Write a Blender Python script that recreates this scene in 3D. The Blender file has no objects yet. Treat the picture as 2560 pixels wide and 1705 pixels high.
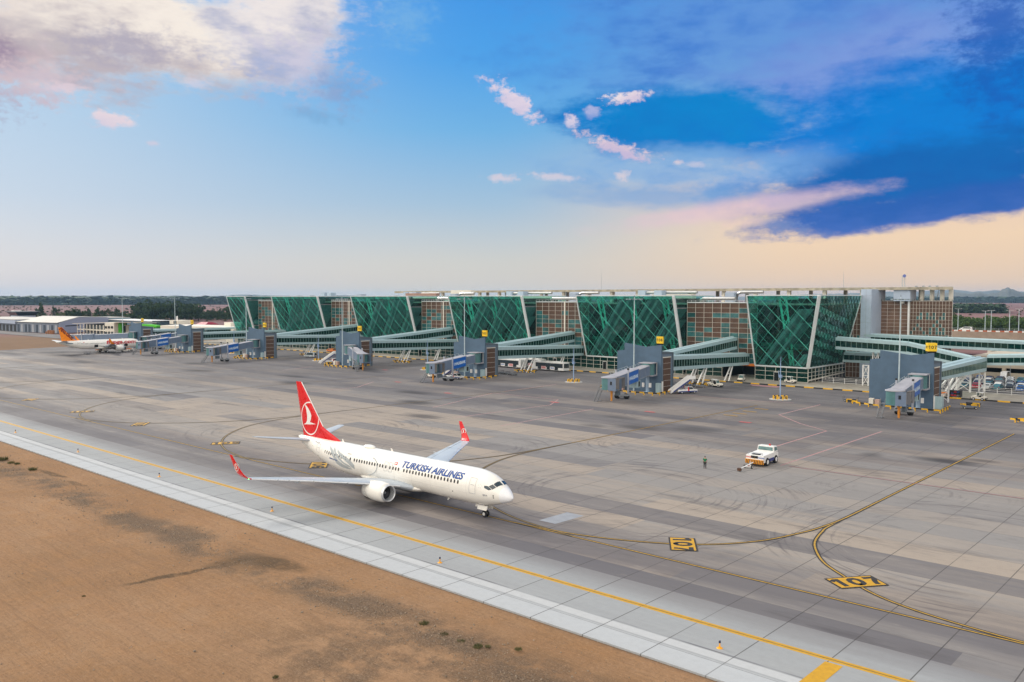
import bpy, bmesh, math, random
from mathutils import Vector, Matrix
R = math.radians
random.seed(7)
SC = bpy.context.scene
COL = SC.collection
PI = math.pi

# ------------------------------------------------------------------ camera
cam = bpy.data.cameras.new('camera'); cam_o = bpy.data.objects.new('camera', cam); COL.objects.link(cam_o)
cam.sensor_width = 36.0; cam.lens = 36.0 * 2130.1 / 2560
cam.clip_start = 1.0; cam.clip_end = 60000
cam_o.location = (0, 0, 24.35)
VIEW_AZ = 132.235
cam_o.rotation_euler = (R(90 - 2.889), 0, R(VIEW_AZ - 90))
SC.camera = cam_o
SC.view_settings.view_transform = 'Standard'; SC.view_settings.look = 'None'
SC.view_settings.exposure = 0.0; SC.view_settings.gamma = 1.0
SC.render.engine = 'CYCLES'
SC.cycles.max_bounces = 6; SC.cycles.transparent_max_bounces = 10
SC.cycles.volume_bounces = 1

# ------------------------------------------------------------------ node helper
class NT:
    def __init__(s, tree): s.t = tree; s.n = tree.nodes; s.l = tree.links
    def node(s, kind, **kw):
        n = s.n.new(kind)
        for k, v in kw.items(): setattr(n, k, v)
        return n
    def put(s, sock, v):
        if isinstance(v, bpy.types.NodeSocket): s.l.new(v, sock)
        elif v is not None:
            if hasattr(sock.default_value, '__len__'):
                v = tuple(v) if hasattr(v, '__len__') else (v,) * len(sock.default_value)
                if len(v) == 3 and len(sock.default_value) == 4: v = v + (1,)
                sock.default_value = v
            else: sock.default_value = v
    def m(s, op, a, b=None, c=None, clamp=False):
        n = s.node('ShaderNodeMath', operation=op, use_clamp=clamp)
        for i, v in enumerate((a, b, c)):
            if v is not None: s.put(n.inputs[i], v)
        return n.outputs[0]
    def add(s, a, b): return s.m('ADD', a, b)
    def sub(s, a, b): return s.m('SUBTRACT', a, b)
    def mul(s, a, b): return s.m('MULTIPLY', a, b)
    def ss(s, v, lo, hi, a=0.0, b=1.0):
        n = s.node('ShaderNodeMapRange', interpolation_type='SMOOTHSTEP')
        s.put(n.inputs['Value'], v); s.put(n.inputs['From Min'], lo); s.put(n.inputs['From Max'], hi)
        s.put(n.inputs['To Min'], a); s.put(n.inputs['To Max'], b)
        return n.outputs[0]
    def mix(s, f, a, b, mode='MIX'):
        n = s.node('ShaderNodeMix', data_type='RGBA', blend_type=mode)
        s.put(n.inputs[0], f); s.put(n.inputs[6], a); s.put(n.inputs[7], b)
        return n.outputs[2]
    def xyz(s, v):
        n = s.node('ShaderNodeSeparateXYZ'); s.l.new(v, n.inputs[0]); return n.outputs
    def comb(s, x, y, z=0.0):
        n = s.node('ShaderNodeCombineXYZ'); s.put(n.inputs[0], x); s.put(n.inputs[1], y); s.put(n.inputs[2], z); return n.outputs[0]
    def noise(s, vec, scale, detail=4, rough=.55, dist=0.0, dims='3D'):
        n = s.node('ShaderNodeTexNoise', noise_dimensions=dims)
        s.put(n.inputs['Vector'], vec); n.inputs['Scale'].default_value = scale; n.inputs['Detail'].default_value = detail
        n.inputs['Roughness'].default_value = rough; n.inputs['Distortion'].default_value = dist
        return n.outputs[0]
    def white(s, vec):
        n = s.node('ShaderNodeTexWhiteNoise', noise_dimensions='3D'); s.put(n.inputs['Vector'], vec); return n.outputs[0]
    def ramp(s, f, stops):
        n = s.node('ShaderNodeValToRGB'); e = n.color_ramp.elements
        while len(e) < len(stops): e.new(0.5)
        for i, (p, c) in enumerate(stops): e[i].position = p; e[i].color = tuple(c) + (1,)
        s.put(n.inputs[0], f); return n.outputs[0]
    def vmap(s, v, sc=(1, 1, 1), loc=(0, 0, 0), rot=(0, 0, 0)):
        n = s.node('ShaderNodeMapping'); s.l.new(v, n.inputs[0])
        n.inputs['Scale'].default_value = sc; n.inputs['Location'].default_value = loc; n.inputs['Rotation'].default_value = rot
        return n.outputs[0]

# ------------------------------------------------------------------ sky
SUN_AZ = 174.0; SUN_EL = 30.0
w = bpy.data.worlds.new('World'); SC.world = w; w.use_nodes = True
wt = NT(w.node_tree); wt.n.clear()
co = wt.node('ShaderNodeTexCoord').outputs['Generated']
dx, dy, dz = wt.xyz(co)[0:3]
az = wt.m('DEGREES', wt.m('ARCTAN2', dy, dx))
u = wt.sub(VIEW_AZ, az)
u = wt.sub(wt.m('MODULO', wt.add(u, 540.0), 360.0), 180.0)        # degrees right of the terminal's middle
v = wt.m('DEGREES', wt.m('ARCSINE', dz))
CLOUDS=[(22.33,15.83,18.91,6.47,0,0.6,0.4,0.9,(0.122,0.296,0.701),(0.048,0.195,0.631)),
(21.91,14.3,10.1,2.37,12,0.9,0.6,0.6,(0.262,0.352,0.73),(0.156,0.262,0.68)),
(11.54,11.17,8.87,2.42,-4,0.3,0.22,1,(0.0,0.227,0.617),(0.0,0.195,0.578)),
(26.62,9.99,12.73,4.21,4,0.4,0.22,1,(0.0,0.209,0.665),(0.0,0.162,0.597)),
(29.39,14.74,2.41,3.98,0,0.8,0.4,0.7,(0.004,0.089,0.445),(0.007,0.102,0.456)),
(11.05,8.3,9.42,1.32,-3,0.6,0.5,0.75,(0.262,0.468,0.745),(0.188,0.402,0.73)),
(26.26,7.25,11.88,2.41,5,0.35,0.2,1,(0.0,0.133,0.468),(0.001,0.112,0.434)),
(17.31,8.08,4.27,1.16,15,0.8,0.7,0.6,(0.188,0.402,0.753),(0.156,0.352,0.716)),
(9.78,6.67,6.84,0.8,-2,0.7,0.5,0.7,(0.188,0.376,0.68),(0.188,0.376,0.68)),
(14.88,5.78,7.67,0.68,7,0.6,0.6,0.7,(0.753,0.546,0.644),(0.831,0.61,0.61)),
(26.09,5.42,10.99,1.11,6,0.3,0.25,1,(0.016,0.112,0.445),(0.045,0.138,0.491)),
(17.61,4.55,2.0,0.51,-10,0.6,0.6,0.8,(0.156,0.242,0.515),(0.188,0.262,0.515)),
(-28.78,15.25,7.5,3.54,0,0.5,0.5,0.97,(0.791,0.687,0.631),(0.491,0.402,0.445)),
(-30.43,13.33,1.94,2.32,0,0.9,0.4,0.8,(0.262,0.188,0.305),(0.305,0.223,0.352)),
(-22.12,15.63,10.55,2.49,-6,0.35,0.5,1,(0.922,0.839,0.761),(0.552,0.491,0.515)),
(-15.23,16.94,5.1,2.85,0,0.3,0.5,1,(0.855,0.791,0.776),(0.429,0.456,0.61)),
(-23.7,14.79,2.83,0.99,0,0.8,0.6,0.7,(0.402,0.376,0.485),(0.402,0.376,0.485)),
(-14.03,14.45,3.6,2.09,-10,0.7,0.6,0.8,(0.61,0.578,0.716),(0.376,0.456,0.68)),
(-11.01,13.41,1.83,1.19,-10,0.8,0.6,0.6,(0.188,0.352,0.644),(0.188,0.352,0.644)),
(-29.46,12.27,3.28,1.17,0,0.8,0.6,0.7,(0.753,0.61,0.61),(0.68,0.546,0.61)),
(-28.23,12.74,1.56,1.42,0,0.9,0.6,0.5,(0.753,0.61,0.61),(0.578,0.515,0.61)),
(-25.0,10.66,1.21,0.49,-10,0.5,0.5,0.95,(0.823,0.687,0.73),(0.68,0.61,0.73)),
(-27.53,12.11,1.35,0.31,0,0.6,0.6,0.8,(0.776,0.631,0.672),(0.68,0.61,0.73)),
(-20.09,13.2,0.98,0.35,0,0.8,0.6,0.6,(0.68,0.644,0.753),(0.61,0.61,0.753)),
(-22.58,9.41,0.33,0.15,0,0.8,0.4,0.7,(0.68,0.61,0.716),(0.61,0.61,0.753)),
(0.26,12.61,2.1,0.7,-36,0.35,0.7,1,(0.776,0.672,0.776),(0.546,0.515,0.716)),
(7.78,12.96,1.64,0.37,6,0.35,0.7,1,(0.855,0.745,0.776),(0.68,0.578,0.716)),
(3.9,11.47,0.43,0.38,0,0.5,0.6,0.95,(0.753,0.658,0.776),(0.61,0.578,0.753)),
(5.29,12.05,0.48,0.37,0,0.5,0.6,0.8,(0.515,0.515,0.753),(0.188,0.305,0.68)),
(7.02,9.85,2.61,0.4,-17,0.4,0.7,0.95,(0.807,0.631,0.672),(0.578,0.485,0.68)),
(-0.62,7.91,1.13,0.24,-3,0.6,0.6,0.9,(0.73,0.631,0.701),(0.61,0.61,0.73)),
(2.39,8.01,1.61,0.22,-5,0.7,0.7,0.8,(0.73,0.631,0.701),(0.61,0.61,0.73)),
(7.29,8.06,0.43,0.43,0,0.6,0.6,0.85,(0.73,0.631,0.672),(0.61,0.61,0.73)),
(10.92,8.74,0.31,0.16,0,0.7,0.5,0.8,(0.776,0.631,0.672),(0.61,0.61,0.73)),
(12.07,8.6,0.68,0.16,0,0.8,0.5,0.6,(0.68,0.61,0.73),(0.61,0.61,0.73)),
(-12.81,11.57,1.81,0.42,-8,0.9,0.9,0.5,(0.171,0.376,0.644),(0.171,0.376,0.644)),
(-7.1,17.86,1.6,1.33,0,1,0.8,0.4,(0.262,0.515,0.753),(0.262,0.515,0.753)),
(15.39,4.88,1.53,0.31,4,0.7,0.6,0.6,(0.839,0.617,0.552),(0.839,0.617,0.552))]
sky = wt.node('ShaderNodeTexSky', sky_type='NISHITA'); sky.sun_disc = False
sky.sun_elevation = R(SUN_EL); sky.sun_rotation = R(90 - SUN_AZ); sky.dust_density = 2.0
vN = wt.m('DIVIDE', v, 24.0)
left = wt.ramp(vN, [(0, (.62, .60, .66)), (.08, (.57, .60, .68)), (.25, (.40, .54, .72)), (.5, (.28, .50, .74)), (.8, (.20, .45, .76)), (1, (.2, .45, .78))])
mid = wt.ramp(vN, [(0, (.72, .64, .56)), (.1, (.62, .62, .60)), (.26, (.33, .51, .70)), (.46, (.11, .42, .78)), (.64, (.02, .33, .82)), (.85, (.0, .27, .80))])
right = wt.ramp(vN, [(0, (.80, .56, .44)), (.04, (.90, .65, .46)), (.16, (.97, .70, .47)), (.28, (.86, .62, .50)), (.5, (.20, .40, .70)), (.85, (.03, .25, .7))])
base = wt.mix(wt.ss(u, -30, -2), left, mid)
base = wt.mix(wt.ss(u, -2, 20), base, right)
skyn = wt.mix(0.12, base, wt.mix(1.0, sky.outputs[0], (.10, .10, .10), 'MULTIPLY'))
puv = wt.comb(u, wt.mul(v, 1.5), 0)
n1 = wt.noise(puv, .16, 6, .58)
n2 = wt.noise(wt.vmap(puv, loc=(31, 7, 3)), .16, 6, .58)
n3 = wt.noise(wt.vmap(puv, loc=(11, 57, 3), sc=(.7, 1.3, 1)), .55, 7, .6)
n4 = wt.noise(wt.vmap(puv, loc=(5, 27, 9)), 1.5, 6, .62); nd4 = wt.sub(n4, .5)
nd1 = wt.sub(n1, .5); nd2 = wt.sub(n2, .5); nd3 = wt.sub(n3, .5)
cur = skyn
for (cu, cv, hu, hv, rot, soft, dist, amt, c1, c2) in CLOUDS:
    a = R(rot); big = min(hu, hv * 2.5)
    du = wt.add(wt.sub(u, cu), wt.mul(nd1, dist * big * 3.0)); dv = wt.add(wt.sub(v, cv), wt.mul(nd2, dist * hv * 2.2))
    e1 = wt.m('DIVIDE', wt.add(wt.mul(du, math.cos(a)), wt.mul(dv, math.sin(a))), hu)
    e2 = wt.m('DIVIDE', wt.sub(wt.mul(dv, math.cos(a)), wt.mul(du, math.sin(a))), hv)
    r2 = wt.add(wt.mul(e1, e1), wt.mul(e2, e2))
    if hu < 4: r = wt.add(wt.add(wt.m('SQRT', r2), wt.mul(nd4, -3.4)), wt.mul(nd3, -1.0))
    else: r = wt.add(wt.add(wt.m('SQRT', r2), wt.mul(nd3, -1.5 * min(1.0, dist + .45))), wt.mul(nd4, -.35))
    mk = wt.mul(wt.ss(r, 1.05 + soft * .6, .95 - soft * .8 - (.25 if hu < 4 else .12)), amt)
    sh = wt.ss(wt.add(wt.add(wt.mul(nd3, 2.0), wt.mul(nd1, 1.6)), wt.mul(e2, -.4)), -.45, .6)
    cur = wt.mix(mk, cur, wt.mix(sh, c1, c2))
# unseen bright cloud deck overhead and behind the viewer, added as fill light
deckn = wt.noise(wt.vmap(co, sc=(1, 1, 2.2)), 2.6, 6, .6)
front = wt.ss(wt.mul(dy, -1.0), -.15, .65)
deck = wt.mix(wt.ss(deckn, .38, .66), (.38, .45, .58), (1.12, 1.05, .93))
deck = wt.mix(front, deck, wt.mix(wt.ss(deckn, .36, .62), (1.55, 1.48, 1.40), (2.7, 2.48, 2.12)))
behind = wt.ss(wt.m('ABSOLUTE', u), 48, 80)
up = wt.m('MAXIMUM', wt.ss(v, 26, 42), wt.mul(behind, wt.ss(v, -2, 14)))
cur = wt.mix(up, cur, deck)
bg = wt.node('ShaderNodeBackground'); wt.l.new(cur, bg.inputs[0]); bg.inputs[1].default_value = 1.0
wo = wt.node('ShaderNodeOutputWorld'); wt.l.new(bg.outputs[0], wo.inputs[0])
w.cycles.sampling_method = 'AUTOMATIC'

sun = bpy.data.lights.new('sun', 'SUN'); sun.energy = 2.5; sun.angle = R(11); sun.color = (1, .93, .82)
sun_o = bpy.data.objects.new('sun', sun); COL.objects.link(sun_o)
sd = Vector((math.cos(R(SUN_AZ)) * math.cos(R(SUN_EL)), math.sin(R(SUN_AZ)) * math.cos(R(SUN_EL)), math.sin(R(SUN_EL))))
sun_o.rotation_euler = sd.to_track_quat('Z', 'Y').to_euler()

# ------------------------------------------------------------------ materials
MATS = {}
def newmat(name):
    m = bpy.data.materials.new(name); m.use_nodes = True
    t = NT(m.node_tree); t.n.clear()
    b = t.node('ShaderNodeBsdfPrincipled'); o = t.node('ShaderNodeOutputMaterial'); t.l.new(b.outputs[0], o.inputs[0])
    return m, t, b
def simple(name, col, rough=.6, metal=0.0, var=.10, scale=1.2, spec=.4, dirt=None):
    """painted or plain surface with faint uneven wear"""
    if name in MATS: return MATS[name]
    m, t, b = newmat(name)
    p = t.node('ShaderNodeNewGeometry').outputs['Position']
    n = t.noise(p, scale, 5, .6)
    lo = tuple(c * (1 - var) for c in col); hi = tuple(min(1, c * (1 + var * .6)) for c in col)
    c = t.mix(t.ss(n, .3, .7), lo, hi)
    if dirt:
        n2 = t.noise(t.vmap(p, sc=(1, 1, .25)), scale * .6, 6, .7)
        c = t.mix(t.ss(n2, .52, .78, 0, dirt), c, tuple(x * .45 for x in col))
    t.put(b.inputs['Base Color'], c)
    t.put(b.inputs['Roughness'], t.ss(n, .2, .8, max(.02, rough - .06), min(1, rough + .08)))
    b.inputs['Metallic'].default_value = metal; b.inputs['Specular IOR Level'].default_value = spec
    MATS[name] = m; return m
def emit(name, col, s):
    if name in MATS: return MATS[name]
    m, t, b = newmat(name); b.inputs['Base Color'].default_value = tuple(col) + (1,)
    b.inputs['Emission Color'].default_value = tuple(col) + (1,); b.inputs['Emission Strength'].default_value = s
    MATS[name] = m; return m
def glass(name, tint, refl=(.8, .9, .9), rough=.03, ior=1.5, opaque=.0, oc=(.01, .05, .04), pane=None):
    """tinted pane: reflects by Fresnel, lets tinted light through"""
    if name in MATS: return MATS[name]
    m, t, b = newmat(name); t.n.remove(b)
    o = [n for n in t.n if n.type == 'OUTPUT_MATERIAL'][0]
    tr = t.node('ShaderNodeBsdfTransparent'); tr.inputs[0].default_value = tuple(tint) + (1,)
    df = t.node('ShaderNodeBsdfDiffuse'); df.inputs[0].default_value = tuple(oc) + (1,)
    gl = t.node('ShaderNodeBsdfGlossy'); gl.inputs[0].default_value = tuple(refl) + (1,); gl.inputs[1].default_value = rough
    lw = t.node('ShaderNodeLayerWeight'); lw.inputs[0].default_value = .5
    frv = t.add(.045, t.mul(.95, t.m('POWER', lw.outputs['Facing'], 4.0)))
    p = t.node('ShaderNodeNewGeometry').outputs['Position']
    bp = t.node('ShaderNodeBump'); bp.inputs['Strength'].default_value = .06; bp.inputs['Distance'].default_value = .3
    t.l.new(t.noise(p, .45, 2, .5), bp.inputs['Height'])
    if pane:
        x_, y_, z_ = t.xyz(p)[0:3]; hx = t.add(x_, y_); zz = t.mul(z_, .86)
        cell = t.comb(t.m('FLOOR', t.m('DIVIDE', t.add(hx, zz), pane * 1.414)), t.m('FLOOR', t.m('DIVIDE', t.sub(hx, zz), pane * 1.414)), 3.0)
        wn = t.node('ShaderNodeTexWhiteNoise', noise_dimensions='3D'); t.l.new(cell, wn.inputs['Vector'])
        va = t.node('ShaderNodeVectorMath', operation='MULTIPLY_ADD'); t.l.new(wn.outputs[1], va.inputs[0]); va.inputs[1].default_value = (.10, .10, .10); va.inputs[2].default_value = (-.05, -.05, -.05)
        vb = t.node('ShaderNodeVectorMath', operation='ADD'); t.l.new(va.outputs[0], vb.inputs[0]); t.l.new(bp.outputs[0], vb.inputs[1])
        vn = t.node('ShaderNodeVectorMath', operation='NORMALIZE'); t.l.new(vb.outputs[0], vn.inputs[0]); t.l.new(vn.outputs[0], gl.inputs['Normal'])
        t.l.new(t.mix(wn.outputs[0], tuple(c * .15 for c in oc), tuple(min(1, c * 2.4) for c in oc)), df.inputs[0])
    else: t.l.new(bp.outputs[0], gl.inputs['Normal'])
    m1 = t.node('ShaderNodeMixShader'); m1.inputs[0].default_value = opaque
    t.l.new(tr.outputs[0], m1.inputs[1]); t.l.new(df.outputs[0], m1.inputs[2])
    m2 = t.node('ShaderNodeMixShader'); t.l.new(frv, m2.inputs[0])
    t.l.new(m1.outputs[0], m2.inputs[1]); t.l.new(gl.outputs[0], m2.inputs[2]); t.l.new(m2.outputs[0], o.inputs[0])
    MATS[name] = m; return m

# ------------------------------------------------------------------ mesh helpers
class MB:
    """collects shapes and links them as ONE mesh object"""
    def __init__(s): s.v = []; s.f = []; s.mi = []; s.sm = []; s.k = 0; s.smooth = False
    def poly(s, pts, mi=None):
        i = len(s.v); s.v += [tuple(p) for p in pts]; s.f.append(tuple(range(i, i + len(pts)))); s.mi.append(s.k if mi is None else mi); s.sm.append(s.smooth)
        return s
    def raw(s, vs, fs):
        i = len(s.v); s.v += [tuple(p) for p in vs]
        for f in fs: s.f.append(tuple(i + a for a in f)); s.mi.append(s.k); s.sm.append(s.smooth)
        return s
    def box(s, x0, x1, y0, y1, z0, z1):
        return s.hexa([(x0, y0, z0), (x1, y0, z0), (x1, y1, z0), (x0, y1, z0)], [(x0, y0, z1), (x1, y0, z1), (x1, y1, z1), (x0, y1, z1)])
    def hexa(s, a, b):
        return s.raw(list(a) + list(b), [(3, 2, 1, 0), (4, 5, 6, 7), (0, 1, 5, 4), (1, 2, 6, 5), (2, 3, 7, 6), (3, 0, 4, 7)])
    def prism(s, pts, off):
        """closed polygon pts (3D) extruded by vector off"""
        n = len(pts); o = Vector(off); a = [Vector(p) for p in pts]; b = [p + o for p in a]
        return s.raw(a + b, [tuple(range(n))[::-1], tuple(range(n, 2 * n))] + [(i, (i + 1) % n, n + (i + 1) % n, n + i) for i in range(n)])
    def bar(s, p, q, w, h=None, up=(0, 0, 1)):
        p = Vector(p); q = Vector(q); d = (q - p).normalized(); h = w if h is None else h
        u_ = Vector(up)
        if abs(d.dot(u_)) > .98: u_ = Vector((1, 0, 0))
        a = d.cross(u_).normalized() * (w / 2); b = a.cross(d).normalized() * (h / 2)
        return s.hexa([p - a - b, p + a - b, p + a + b, p - a + b], [q - a - b, q + a - b, q + a + b, q - a + b])
    def tube(s, pts, r, n=10, cap=True):
        """round pipe through points; r a number or a list"""
        rs = r if hasattr(r, '__len__') else [r] * len(pts); P = [Vector(p) for p in pts]; rings = []
        for i, p in enumerate(P):
            d = (P[min(i + 1, len(P) - 1)] - P[max(i - 1, 0)]).normalized()
            u_ = Vector((0, 0, 1)) if abs(d.z) < .95 else Vector((1, 0, 0))
            a = d.cross(u_).normalized(); b = a.cross(d).normalized()
            rings.append([p + (a * math.cos(2 * PI * k / n) + b * math.sin(2 * PI * k / n)) * rs[i] for k in range(n)])
        return s.loft(rings, cap)
    def loft(s, rings, cap=True):
        n = len(rings[0]); vs = [p for r_ in rings for p in r_]; fs = []
        for i in range(len(rings) - 1):
            for k in range(n): fs.append((i * n + k, i * n + (k + 1) % n, (i + 1) * n + (k + 1) % n, (i + 1) * n + k))
        sm = s.smooth
        s.raw(vs, fs)
        if cap:
            s.smooth = False
            s.poly(list(rings[0])[::-1]); s.poly(rings[-1]); s.smooth = sm
        return s
    def lathe(s, c, prof, n=16, axis='z', cap=True):
        """prof: (radius, height) pairs along the axis"""
        rings = []
        for r_, h in prof:
            ring = []
            for k in range(n):
                a = 2 * PI * k / n; x, y = r_ * math.cos(a), r_ * math.sin(a)
                p = {'z': (x, y, h), 'x': (h, x, y), 'y': (y, h, x)}[axis]
                ring.append(Vector(c) + Vector(p))
            rings.append(ring)
        return s.loft(rings, cap)
    def ball(s, c, r, n=10, sc=(1, 1, 1)):
        rings = []
        for i in range(1, n):
            t = PI * i / n
            rings.append([Vector(c) + Vector((r * sc[0] * math.sin(t) * math.cos(2 * PI * k / (2 * n)), r * sc[1] * math.sin(t) * math.sin(2 * PI * k / (2 * n)), -r * sc[2] * math.cos(t))) for k in range(2 * n)])
        return s.loft(rings)
    def build(s, name, mats, parent=None, bevel=0, autosmooth=False):
        me = bpy.data.meshes.new(name)
        if parent is not None:
            off = worldpos(parent)
            vs = [(a - off[0], b - off[1], c - off[2]) for a, b, c in s.v] if not s.__dict__.get('local') else s.v
        else: vs = s.v
        me.from_pydata([tuple(p) for p in vs], [], s.f)
        for m in (mats if isinstance(mats, (list, tuple)) else [mats]): me.materials.append(m)
        me.polygons.foreach_set('material_index', s.mi); me.polygons.foreach_set('use_smooth', s.sm)
        me.update()
        bm = bmesh.new(); bm.from_mesh(me); bmesh.ops.recalc_face_normals(bm, faces=bm.faces)
        bm.to_mesh(me); bm.free()
        o = bpy.data.objects.new(name, me); COL.objects.link(o)
        if parent is not None: o.parent = parent
        if bevel:
            b = o.modifiers.new('bevel', 'BEVEL'); b.width = bevel; b.segments = 2; b.limit_method = 'ANGLE'
        return o
def worldpos(o):
    p = Vector(o.location)
    while o.parent is not None: o = o.parent; p = p + Vector(o.location)
    return p
def LMB():
    m = MB(); m.local = True; return m
def tag(o, label=None, cat=None, group=None, kind=None):
    for k, val in (('label', label), ('category', cat), ('group', group), ('kind', kind)):
        if val: o[k] = val
    return o
def thing(name, loc, label, cat, rz=0, group=None):
    o = bpy.data.objects.new(name, None); COL.objects.link(o); o.location = loc; o.rotation_euler = (0, 0, rz)
    o.empty_display_size = .5
    return tag(o, label, cat, group)
def dup(root, loc=None, rz=None, label=None, group=None):
    def rec(o, par):
        c = o.copy(); COL.objects.link(c)
        if par is not None: c.parent = par
        for ch in [k for k in o.children]: rec(ch, c)
        return c
    r = rec(root, None)
    if loc is not None: r.location = loc
    if rz is not None: r.rotation_euler = (0, 0, rz)
    if label: r['label'] = label
    if group: r['group'] = group
    return r
def text_mesh(txt, size, depth=0.0, shear=0.0, bold=0.0, xs=1.0, align='CENTER', spacing=1.0):
    """lettering as (verts, faces) in the XY plane, baseline centred"""
    cu = bpy.data.curves.new('t', 'FONT'); cu.body = txt; cu.size = size; cu.align_x = align; cu.align_y = 'CENTER'
    cu.shear = shear; cu.offset = bold; cu.resolution_u = 3; cu.space_character = spacing
    o = bpy.data.objects.new('t', cu); COL.objects.link(o)
    dg = bpy.context.evaluated_depsgraph_get(); me = bpy.data.meshes.new_from_object(o.evaluated_get(dg))
    vs = [(p.co.x * xs, p.co.y, 0.0) for p in me.vertices]; fs = [tuple(p.vertices) for p in me.polygons]
    bpy.data.objects.remove(o); bpy.data.curves.remove(cu); bpy.data.meshes.remove(me)
    return vs, fs
def place_text(mb, txt, size, o, ex, ey, **kw):
    vs, fs = text_mesh(txt, size, **kw); o = Vector(o); ex = Vector(ex).normalized(); ey = Vector(ey).normalized()
    mb.raw([o + ex * a + ey * b for a, b, c in vs], fs); return mb
DIG = {'0': [[(.5, .12), (.33, .12), (.19, .24), (.14, .5), (.19, .76), (.33, .88), (.5, .88), (.64, .76), (.69, .5), (.64, .24), (.5, .12), (.33, .12)]],
       '1': [[(.16, .72), (.44, .94)], [(.50, 0), (.50, 1)]], '7': [[(.12, .89), (.74, .89)], [(.66, .80), (.50, .52), (.40, .26), (.36, 0)]],
       '6': [[(.66, .84), (.50, .89), (.32, .84), (.19, .62), (.16, .38), (.22, .19), (.38, .11), (.56, .15), (.66, .32), (.58, .50), (.42, .56), (.22, .44)]],
       '5': [[(.70, .89), (.24, .89), (.20, .55)], [(.18, .54), (.40, .60), (.58, .54), (.66, .36), (.58, .18), (.40, .10), (.16, .16)]],
       '4': [[(.52, 0), (.52, 1)], [(.48, .93), (.14, .30)], [(.10, .28), (.74, .28)]],
       '3': [[(.14, .82), (.34, .90), (.56, .82), (.62, .68), (.54, .55), (.34, .52)], [(.34, .51), (.56, .46), (.67, .30), (.58, .16), (.40, .10), (.14, .16)]],
       '2': [[(.16, .76), (.26, .88), (.44, .91), (.60, .82), (.64, .66), (.54, .48), (.18, .12)], [(.12, .10), (.72, .10)]]}
def digits(mb, txt, h, o, ex, ey, w=.19, lift=None):
    """road-style numerals drawn as bands, centred on o"""
    o = Vector(o); ex = Vector(ex).normalized(); ey = Vector(ey).normalized(); nz = ex.cross(ey); W = .86; x0 = -W * len(txt) / 2
    for i, ch in enumerate(txt):
        for j, L in enumerate(DIG[ch]):
            P_ = [Vector((x0 + W * i + a + .02, b_ - .5)) for a, b_ in L]; S = []
            for k, p in enumerate(P_):
                d0 = (P_[k] - P_[k - 1]).normalized() if k else (P_[1] - P_[0]).normalized(); d1 = (P_[k + 1] - P_[k]).normalized() if k < len(P_) - 1 else d0
                d = (d0 + d1).normalized(); n_ = Vector((-d.y, d.x)); m_ = w / 2 / max(.5, n_.dot(Vector((-d0.y, d0.x)))); S.append((p + n_ * m_, p - n_ * m_))
            f = lambda q_: o + ex * (q_.x * h) + ey * (q_.y * h) + nz * (.0012 * j)
            for a, b_ in zip(S[:-1], S[1:]): mb.poly([f(a[0]), f(a[1]), f(b_[1]), f(b_[0])])
    return mb
def sheet_obj(name, mb, mat, label=None, cat=None, kind=None, parent=None, group=None):
    return tag(mb.build(name, mat, parent), label, cat, group, kind)

WHITE = simple('white_paint', (.78, .78, .77), .4, var=.05, dirt=.25)
CREAM = simple('cream_paint', (.74, .70, .62), .6, var=.06, dirt=.3)
PALE = simple('pale_blue_metal', (.36, .49, .53), .45, var=.06, dirt=.3)
GREYM = simple('grey_metal', (.30, .32, .35), .5, var=.08)
DARK = simple('dark_rubber', (.015, .015, .017), .8, var=.2)
BLACKG = simple('black_window', (.012, .016, .022), .12, var=.1, spec=.8)
YEL = simple('yellow_paint', (.78, .44, .02), .5, var=.1, dirt=.3)
YSIGN = simple('yellow_sign', (.85, .55, .02), .45, var=.04)
BLK = simple('black_paint', (.02, .02, .02), .5, var=.1)
RED = simple('red_paint', (.62, .02, .02), .35, var=.05)
STEEL = simple('galvanised_steel', (.42, .46, .48), .45, .5, var=.08)
ORANGE = simple('orange_paint', (.75, .20, .02), .45, var=.06)
BLUEP = simple('blue_ad_panel', (.01, .12, .48), .35, var=.06)
SILV = simple('silver_duct', (.55, .56, .57), .32, .8, var=.1)
NAVY = simple('navy_paint', (.02, .04, .20), .4, var=.06)

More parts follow.
